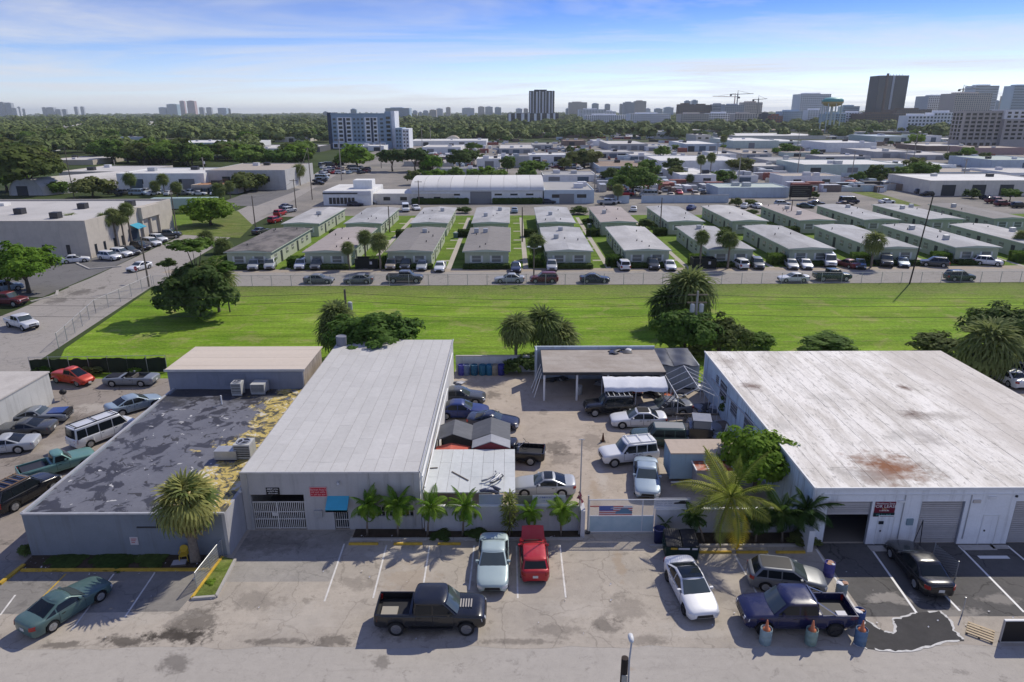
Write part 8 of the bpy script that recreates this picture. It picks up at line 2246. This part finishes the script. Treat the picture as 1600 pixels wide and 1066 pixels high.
for k in range(6): MB().box(ww_*(.3 + .1*k), ww_*(.31 + .1*k), 5, 6, hh_, hh_*1.03).build('roof_post', TW['grey'], t_)
# water tower
wy = 900.; wx = x_at(1299, 175, wy)
wt_ = empty('water_tower', (wx, wy, 0), 0, 'teal-topped water tower with a yellow belt on pale legs', 'water tower')
zt = height_at(1299, 152, wy); zb2 = height_at(1299, 166, wy); rw_ = 16/FPX*depth_of(wy, 40)
MB().lathe([(rw_*.35, zb2 - .5), (rw_*.8, zb2 + 1), (rw_, zb2 + 4), (rw_, zb2 + 5)], 24).build('tank_base', flat('tower_yellow_belt', (.46, .36, .16), .6), wt_, smooth=True)
MB().lathe([(rw_, zb2 + 5), (rw_*.98, zb2 + 7.5), (rw_*.7, zt - 1), (rw_*.2, zt)], 24).build('tank_dome', flat('tower_teal_dome', (.10, .36, .34), .5), wt_, smooth=True)
for k in range(8):
	a = k*math.pi/4; MB().tube([(rw_*.95*math.cos(a), rw_*.95*math.sin(a), 0), (rw_*.9*math.cos(a), rw_*.9*math.sin(a), zb2 + 3.5)], .6, 6).build('leg', flat('tower_pale_leg', (.46, .52, .50), .6), wt_)
MB().tube([(0, 0, 0), (0, 0, zb2)], 1.6, 10).build('riser', flat('tower_pale_leg', (.46, .52, .50), .6), wt_)
# tower cranes
def crane(u, vtop, Y, jib, back, lab, colr):
	X = x_at(u, 178, Y); h = height_at(u, vtop, Y)
	e = empty('tower_crane', (X, Y, 0), 0, lab, 'crane'); m = MB(); w = 1.0
	mt = flat('crane_' + str(int(u)), colr, .6)
	MB().box(-w, w, -w, w, 0, h).build('mast', mt, e); MB().bar((0, 0, h - 2), (jib, 0, h - .5), 1.5, 1.2).build('jib', mt, e); MB().bar((0, 0, h - 2), (back, 0, h - 2), 1.6, 1.4).build('counter_jib', mt, e)
	MB().box(back - 2, back + 2, -1.5, 1.5, h - 6, h - 2).build('counterweight', DSTEEL, e); MB().tube([(0, 0, h - 2), (0, 0, h + 7)], [.9, .3], 6).build('apex', mt, e); MB().tube([(0, 0, h + 6), (jib*.8, 0, h - .5)], .25, 4).build('tie', mt, e)
crane(1150, 146, 1700, 36, -16, 'slim tower crane with its jib pointing right over the unfinished block', (.22, .20, .20)); crane(1183, 154, 1700, 20, -12, 'short tower crane at the end of the unfinished block', (.20, .20, .21)); crane(1146, 150, 1800, -55, 10, 'faint reddish crane with a long jib pointing left', (.46, .28, .26)); crane(1498, 138, 1500, 32, -8, 'tower crane on the pale far right block', (.30, .25, .20))
# ------------------------------------------------------------------ trees of the district and the woods
named = [  # base u, v; crown u, v; radius px; label; leaf; lod
 (60, 458, 35, 412, 52, 'large round bright tree beside the side street', GL_B, 0), (28, 458, 8, 425, 34, 'broad bright tree at the frame edge by the side street', GL_B, 0),
 (318, 352, 328, 338, 40, 'wide round bush-like tree beyond the semi-trailer', GL_B, 0), (145, 308, 143, 292, 28, 'olive spreading tree between the arched hut and white workshop', GL_O, 1), (60, 305, 40, 262, 48, 'broad olive tree behind the arched hut', GL_O, 1), (10, 300, 5, 275, 36, 'dark tree at the frame edge behind the arched hut', GL, 1), (85, 303, 90, 303, 20, 'low dark shrubs in front of the arched hut', GL, 1),
 (385, 300, 382, 285, 28, 'spreading olive tree before the weathered grey warehouse', GL_O, 1), (560, 262, 556, 245, 30, 'wide green tree below the blue apartments', GL_B, 1), (530, 258, 536, 258, 16, 'dark green tree below the wide one by the apartments', GL, 1), (600, 268, 612, 244, 22, 'dark tree left of the white workshops', GL_D, 1), (650, 268, 648, 244, 22, 'tall dark tree right of the side street bend', GL_D, 1), (672, 272, 676, 255, 18, 'yellow-green tree before the plain grey box', GL_B, 1),
 (715, 268, 718, 248, 20, 'dark round tree before the white workshop', GL_D, 1), (918, 262, 913, 246, 24, 'spreading olive tree in the car yard', GL_O, 1), (988, 305, 990, 280, 36, 'wide dark bushy tree behind the yard wall', GL, 0), (1035, 255, 1034, 237, 14, 'green tree beside the brown gravel roof', GL, 1), (1050, 272, 1052, 258, 16, 'dark tree before the large white warehouse', GL_D, 1), (1160, 268, 1158, 257, 20, 'olive tree group against the large white warehouse', GL_O, 1), (1130, 285, 1130, 278, 18, 'dark low tree before the worn grey roof', GL, 1),
 (1345, 290, 1341, 276, 12, 'green tree before the long white-roofed warehouse', GL, 1), (1365, 288, 1366, 272, 12, 'grey-green tree at the parked cars', GL_O, 1), (1433, 235, 1433, 216, 13, 'bright isolated tree in the right district', GL_B, 1), (1485, 300, 1482, 300, 12, 'dark rounded tree by the cream warehouse', GL_D, 1), (1505, 305, 1503, 298, 12, 'second dark rounded tree by the cream warehouse', GL_D, 1), (1522, 310, 1520, 303, 12, 'third dark rounded tree by the cream warehouse', GL_D, 1), (1580, 315, 1580, 302, 14, 'tree at the frame edge by the cream warehouse', GL, 1), (1493, 255, 1492, 245, 14, 'dark tree in the right district below the condo', GL_D, 1), (1540, 258, 1538, 247, 13, 'dark tree right of the previous one below the condo', GL_D, 1),
 (1150, 322, 1151, 316, 10, 'grey-green small tree behind the eighth house', GL_O, 1), (1172, 322, 1173, 316, 9, 'second grey-green small tree behind the eighth house', GL_O, 1), (1420, 285, 1446, 279, 10, 'bright shrubby tree beside the low grey wall', GL_B, 1), (1237, 305, 1237, 300, 10, 'leafy tree before the black billboard', GL_O, 1), (1262, 310, 1272, 305, 8, 'small dark tree beside the black billboard', GL_D, 1), (445, 262, 440, 246, 26, 'dark tree behind the side street parking', GL, 1), (400, 260, 395, 246, 30, 'dense tree behind the weathered warehouse', GL, 1)]
for (ub, vb, uc, vc, r_, lab, lf, lod) in named: tree_px(ub, vb, uc, vc, r_, lab, leaf=lf, lod=lod, squash=.75)
for (ub, vb, uc, vc, r_, lab) in [(82, 388, 75, 358, 15, 'fan palm nearest the beige warehouse front'), (120, 388, 110, 347, 16, 'second fan palm at the beige warehouse front'), (172, 392, 162, 345, 14, 'first fan palm at the warehouse corner'), (185, 390, 175, 336, 13, 'second fan palm at the warehouse corner'), (193, 388, 188, 340, 14, 'third fan palm at the warehouse corner'), (203, 386, 197, 328, 13, 'tallest fan palm at the warehouse corner'),
		(205, 305, 202, 280, 12, 'fan palm before the white workshop'), (245, 305, 242, 291, 10, 'left fan palm of the group by the white workshop'), (258, 306, 254, 281, 11, 'middle fan palm of the group by the white workshop'), (278, 308, 275, 293, 11, 'right fan palm of the group by the white workshop'), (345, 312, 341, 297, 13, 'fan palm by the orange-brown roof'), (358, 310, 358, 292, 10, 'second fan palm by the orange-brown roof'), (325, 378, 322, 372, 15, 'dark fan palm behind the lone clump, nearest'), (350, 395, 347, 386, 17, 'dark fan palm behind the lone clump, beside the first house'), (1098, 288, 1096, 250, 9, 'left tall palm of the pair before the white warehouse'), (1108, 285, 1112, 246, 9, 'right tall palm of the pair before the white warehouse'), (967, 318, 966, 297, 11, 'round palm beside the short yard wall'), (1080, 290, 1078, 279, 8, 'small palm before the white-roofed workshop'), (470, 290, 467, 266, 12, 'slim palm at the grey warehouse corner'), (1133, 240, 1131, 217, 7, 'tall slim palm in the right district')]:
	fan_px(ub, vb, uc, vc, r_, lab, group='fan palms of the district')
# woods: the nearest as trees of their own, the mass beyond as one
rs = np.random.RandomState(5)
def blocked(u, v):
	"""keep roofs, yards and streets open"""
	X, Y = at(u, v)
	for (u0, u1, vb, vt, vk, *_r) in far_list:
		if u0 - 3 < u < u1 + 3 and vk - 2 < v < vb + (9 if (vb - vt) > 9 else 5): return True
	if 500 < u < 645 and 229 < v < 330: return True
	return False
cand = []
def sow(poly_fn, n, vlo, vhi, ulo, uhi, power=1.0):
	k = 0
	while k < n:
		v = vlo + (vhi - vlo)*rs.rand()**power; u = rs.uniform(ulo, uhi)
		k += 1
		if not poly_fn(u, v) or blocked(u, v): continue
		cand.append((u, v))
left = lambda u, v: not (480 < u < 650 and v > 226)
sow(left, 1500, 181, 266, -30, 490, 1.15)
sow(lambda u, v: True, 500, 180.5, 204, 400, 830, 1.0)
sow(lambda u, v: True, 600, 188, 208, 640, 1300, 1.0)
sow(lambda u, v: True, 260, 193, 212, 1230, 1500, 1.0)
n_left = len(cand)
sow(lambda u, v: v > 212, 420, 212, 290, 640, 1600, .8)
cand.sort(key=lambda q: -q[1])
cap_ = {'l': 110, 'r': 25, 's': 95, 'b': 25}
zones = {}
n_obj = 0
rest = []
for (u, v) in cand:
	X, Y = at(u, v)
	r_ = rs.uniform(4.0, 7.5)*(1 if u < 640 or v < 210 else rs.choice([.35, .5, .7]))
	zk = ('l' if v > 225 else 'r') if u < 480 else ('s' if v > 212 else 'b')
	if cap_[zk] > 0:
		cap_[zk] -= 1
		zone = ('leafy tree in the wooded belt on the left, among its nearest rows' if v > 225 else 'rounded tree deeper in the left woods') if u < 480 else ('small tree among the workshops' if v > 212 else 'rounded tree in the belt beyond the workshops')
		lf = [GL, GL, GL_D, GL_O, GL_B][rs.randint(5)] if v > 200 else GL_FAR
		t = tree(X, Y, r_*rs.uniform(.8, 1.1), r_, zone, lod=1 if v > 222 else 2, leaf=lf, group={'l': 'trees of the left woods near', 'r': 'trees of the left woods deep', 's': 'trees among the workshops', 'b': 'trees of the far belt'}[{'leafy': 'l', 'rounded': 'r', 'small': 's'}[zone.split()[0]] if 'belt beyond' not in zone else 'b'], squash=rs.uniform(.7, .95), name='broadleaf_tree', trunk=v > 215)
		n_obj += 1
	else: rest.append((X, Y, r_))
# the far mass
V_all, F_all, off = [], [], 0
protos = [leaf_cloud(s_, 18, 10, .30, shape=(1, 1, .62), low=-.3, core=True, jit=.15) for s_ in (31, 32, 33)]
def add_far(X, Y, r_, h):
	global off
	V, F = protos[rs.randint(3)]
	a = rs.uniform(0, 6.28); ca, sa = math.cos(a), math.sin(a)
	W = V @ np.array([[ca, sa, 0], [-sa, ca, 0], [0, 0, 1]])
	W = W*np.array([r_, r_, r_*.95]) + np.array([X, Y, h])
	V_all.append(W); F_all.append(F + off); off += len(V)
for X, Y, r_ in rest: add_far(X, Y, r_, r_*.75)
for k in range(2600):
	Y = 640*(9000/640)**rs.rand()
	X = rs.uniform(-.82, .82)*Y
	if X > .02*Y and Y < 700: continue
	if X > .25*Y and Y < 850 and rs.rand() < .7: continue
	r_ = rs.uniform(5, 9)*(1 + Y/2600.)
	add_far(X, Y, r_, r_*.55 if Y < 2500 else 5.0)
V_all, F_all = np.vstack(V_all), np.vstack(F_all)
wood = put('far_woods', np_mesh('far_woods', V_all, F_all, [GL_FAR]))
tag(wood, 'dark green woods spreading to the horizon', None, None, 'stuff')
# ------------------------------------------------------------------ poles and wires, yard cars in the district
def upole(ub, vb, vt, label, arms=1, lamp=False, trans=0, r=.17, mat=None, lean=0.0):
	X, Y = at(ub, vb); h = min(16, height_at(ub, vt, Y))
	e = empty('utility_pole', (X, Y, 0), 0, label, 'utility pole')
	MB().tube([(0, 0, 0), (lean*.5, 0, h*.5), (lean, 0, h)], [r, r*.85, r*.7], 8).build('pole', mat or WOOD, e)
	for k in range(arms): MB().box(lean - 1.1, lean + 1.1, -.06, .06, h - .5 - .9*k, h - .36 - .9*k).build('cross_arm', WOOD, e)
	for k in range(trans): MB().lathe([(.24, 0), (.27, .05), (.27, .85), (.2, .95)], 12, c=(lean + (-.5 if k % 2 else .5), -.1, h - 2.4)).build('transformer', flat('transformer_grey', (.46, .47, .48), .5), e)
	if lamp:
		for s_ in (-1, 1): MB().bar((lean, 0, h - .3), (lean + s_*.9, -.2, h), .07).build('lamp_arm', STEEL, e); MB().box(lean + s_*.9 - .25, lean + s_*.9 + .25, -.4, -.05, h - .02, h + .14).build('lamp_head', flat('pale_lamp_housing', (.62, .63, .62), .4), e)
	return X + lean, Y, h
pA = upole(546, 547, 452, 'utility pole behind the grey workshop beside the palms', 0, trans=1)
pB = upole(1083, 547, 455, 'utility pole with two white transformers at the field edge', 2, trans=2, mat=flat('grey_pole', (.30, .29, .28), .8))
tall = [(116, 310, 226, 'tall pole behind the beige warehouse roof'), (182, 275, 250, 'pole before the long beige block'), (322, 290, 246, 'pole with a transformer by the weathered warehouse'), (278, 372, 296, 'pole at the forecourt behind the trailer'), (233, 448, 370, 'pole with the stop sign at the road corner'), (400, 362, 306, 'grey pole beside the first back-row house'), (463, 328, 280, 'leaning pole at the side street near the corner store'), (488, 312, 226, 'tallest pole at the side street bend'), (534, 282, 210, 'tall pole below the blue apartments'), (596, 263, 195, 'pole behind the corner store'), (636, 250, 190, 'slim pole beyond the corner store'), (660, 236, 190, 'pale pole before the woods'), (673, 226, 196, 'second pale pole before the woods'),
		(609, 363, 322, 'thin pole between the second and third back-row houses'), (655, 320, 282, 'thin pole at the corner of the barrel-roof hall'), (816, 378, 324, 'thin pole between the fourth and fifth houses'), (1031, 365, 309, 'pole with a lamp between the sixth and seventh houses'), (1234, 350, 312, 'thin pole behind the eighth front-row house'), (929, 300, 262, 'pole behind the workshop with the dark porch'), (1245, 278, 228, 'pale pole by the white building with blue doors'), (1330, 280, 236, 'pole before the long white-roofed warehouse'), (1412, 268, 232, 'pole between the two white-roofed warehouses'), (1503, 290, 248, 'dark pole at the cream warehouse'), (1120, 250, 222, 'pale pole in the right district'), (1152, 300, 240, 'tall pole behind the pale blue building'), (1245, 240, 205, 'far pole before the tree belt'), (1427, 250, 210, 'thin far pole below the dark tower'), (1480, 240, 200, 'thin far pole beside the condo')]
tops = []
for (u, v, vt, lab) in tall: tops.append(upole(u, v, vt, lab, 1 if v < 330 else 0, trans=1 if 'transformer' in lab else 0, r=.15 if v > 300 else .22, mat=WOOD if v > 300 else flat('pale_pole', (.34, .31, .27), .9)))
upole(834, 440, 386, 'double-headed lamp pole at the fence between the fourth and fifth houses', 0, lamp=True, r=.13)
pC = upole(1421, 444, 302, 'leaning dark pole at the fence behind the white roof', 0, r=.12, mat=flat('creosote_pole', (.045, .035, .03), .95), lean=1.2)
ss = empty('stop_sign', (*at(216, 442), 0), R(-20), 'red octagonal stop sign at the road corner', 'sign')
MB().tube([(0, 0, 0), (0, 0, 2.4)], .04, 6).build('post', STEEL, ss)
m = MB(); m.add([(.38*math.cos(R(22.5 + 45*k)), -.05, 2.35 + .38*math.sin(R(22.5 + 45*k))) for k in range(8)], [list(range(8))]); m.add([(.38*math.cos(R(22.5 + 45*k)), -.03, 2.35 + .38*math.sin(R(22.5 + 45*k))) for k in range(8)], [list(range(8))[::-1]]); m.build('sign_plate', flat('stop_red', (.42, .02, .025), .5), ss)
lettering('STOP', ss, (0, -.055, 2.35), .24, M_TXT)
def wire(a, b, sag, label, r=.016, grp='power lines'):
	a, b = Vector(a), Vector(b)
	pts = [tuple(a.lerp(b, t) + Vector((0, 0, -4*sag*t*(1 - t)))) for t in np.linspace(0, 1, 17)]
	return tag(MB().tube(pts, r, 4, cap=False).build('power_line', DSTEEL), label, 'wire', grp)
A, B_ = pA, pB
for k, dz_ in enumerate((.4, 1.3, 2.6)):
	nm = ['top', 'middle', 'lowest'][k]
	wire((A[0], A[1], A[2] - dz_), (B_[0], B_[1], B_[2] - dz_), .7, nm + ' power line across the field between the two poles')
	wire((-75, A[1] + 1, A[2] - dz_), (A[0], A[1], A[2] - dz_), .7, nm + ' power line running off behind the cream roof')
	wire((B_[0], B_[1], B_[2] - dz_), (80, B_[1] + 1, B_[2] - dz_), .7, nm + ' power line running off behind the white roof')
for i, (a, b) in enumerate(((6, 7), (7, 8), (5, 6))):
	wire((*tops[a][:2], tops[a][2] - .4), (*tops[b][:2], tops[b][2] - .4), .8, 'power line along the side street, %s span' % ORD[i], .03)
# parked cars of the district
rs2 = random.Random(77)
lots = [('in the packed lot behind the yard wall', [(975 + 12.5*i + rs2.uniform(-2, 2), 307 - (i % 3)*4 + rs2.uniform(-1, 1)) for i in range(14)]), ('in the car yard beyond the barrel-roof hall', [(830 + 9.5*i, 264 + (i % 3)*2.2 - 3) for i in range(9)]), ('in the dark lot beside the side street', [(497 + 3.2*i, 289 - 4.2*i) for i in range(5)]), ('in the crowded parking below the blue apartments', [(505 + 8.5*(i % 9) + rs2.uniform(-2, 2), 271 - 6*(i//9) + rs2.uniform(-1.5, 1.5)) for i in range(22)]),
		('in the car park before the white-roofed warehouse', [(1320 + 7.5*i, 293 - (i % 4)*3.6 + rs2.uniform(-1, 1)) for i in range(15)]), ('among the workshops of the right district', [(1100 + 30*i + rs2.uniform(-10, 10), 243 + rs2.uniform(-3, 3)) for i in range(13)]), ('outside the orange-brown roofed building', [(180 + 12*i, 303 + (i % 2)*2) for i in range(14)]), ('in the junk lot of the middle district', [(840 + 8*i, 231 + (i % 4)*1.5) for i in range(9)]), ('before the cream warehouse', [(1440, 303), (1448, 306), (1540, 312), (1555, 318)]), ('in the scrap yard beside the white garages', [(1045 + 9*i, 231 + (i % 3)*2) for i in range(6)])]
cols = ['white', 'silver', 'grey', 'black', 'darkgrey', 'white', 'silver', 'red', 'navy', 'lightblue', 'beige', 'maroon']
for where, pts in lots:
	cnt = {}
	for (u, v) in sorted(pts):
		k_ = rs2.choice(['sedan', 'suv', 'sedan', 'suv', 'pickup', 'van', 'hatch']); c_ = rs2.choice(cols)
		key = (k_, c_); cnt[key] = cnt.get(key, 0) + 1
		lab = '%s %s %s' % (CW.get(c_, c_), KW[k_], where)
		if cnt[key] > 1: lab += ', %s of its look' % ORD[cnt[key] - 1]
		car_px(k_, c_, u, v, rs2.choice([0, 90, 80, -90, 180, 60]), lab, lod=2, group='cars ' + where, cat='car')
# machinery, crates and tanks strewn over the district's yards, too many and too small to count
rg = random.Random(31); m = MB(); n_c = 0
while n_c < 900:
	v = rg.uniform(207, 300)**1.0; u = rg.uniform(645, 1600)
	if shut(u, v - .6, v + .6, 1.0): continue
	X, Y = at(u, v)
	if Y < 200 or X < -60: continue
	n_c += 1
	w, d, h = rg.choice([(.6, .6, 1.2), (1.2, .8, 1.3), (1.1, 3.0, 2.4), (3.0, 1.2, 2.5), (.9, 2.0, 1.5), (2.2, .95, 1.5), (4.5, .1, 1.9), (.1, 5, 1.9)])
	m.box(X - w, X + w, Y - d, Y + d, .01, h*rg.uniform(.7, 1.1), rg.randint(0, 5))
cl = m.build('yard_clutter', [SOFTW, STEEL, DSTEEL, WALLS['blue'], WALLS['brown'], flat('dull_red_clutter', (.26, .09, .07), .7)])
tag(cl, 'crates, machines and fence bits strewn over the workshop yards', None, None, 'stuff')
# ------------------------------------------------------------------ the air
hz_ = MB().box(-31000, 31000, -2500, 31000, -1.5, 170).build('haze', [])
N = bpy.data.materials.new('thin_haze_air'); N.use_nodes = True; N.node_tree.nodes.clear()
_o = N.node_tree.nodes.new('ShaderNodeOutputMaterial'); _v = N.node_tree.nodes.new('ShaderNodeVolumePrincipled')
_v.inputs['Color'].default_value = (0.90, 0.955, 1.0, 1); _v.inputs['Density'].default_value = 0.000055; _v.inputs['Anisotropy'].default_value = 0.25
N.node_tree.links.new(_v.outputs[0], _o.inputs['Volume'])
hz_.data.materials.append(N)
tag(hz_, 'thin pale haze over the whole district', None, None, 'stuff')
# scraps of litter blown about the lot
rg = random.Random(6); m = MB()
for k in range(150):
	u, v = (rg.uniform(40, 340), rg.uniform(868, 900)) if k < 50 else (rg.uniform(30, 1590), rg.uniform(885, 1000)) if k < 110 else (rg.uniform(560, 900), rg.uniform(838, 850))
	x, y = at(u, v); s_ = rg.uniform(.02, .07); a = rg.uniform(0, 3)
	m.add([(x - s_*math.cos(a), y - s_*math.sin(a), .075), (x + s_*math.sin(a), y - s_*math.cos(a), .06 + s_), (x + s_*math.cos(a), y + s_*math.sin(a), .07), (x - s_*math.sin(a), y + s_*math.cos(a), .065)], [(0, 1, 2, 3)])
tag(m.build('litter', SOFTW), 'pale scraps of litter on the lot and beds', None, None, 'stuff')
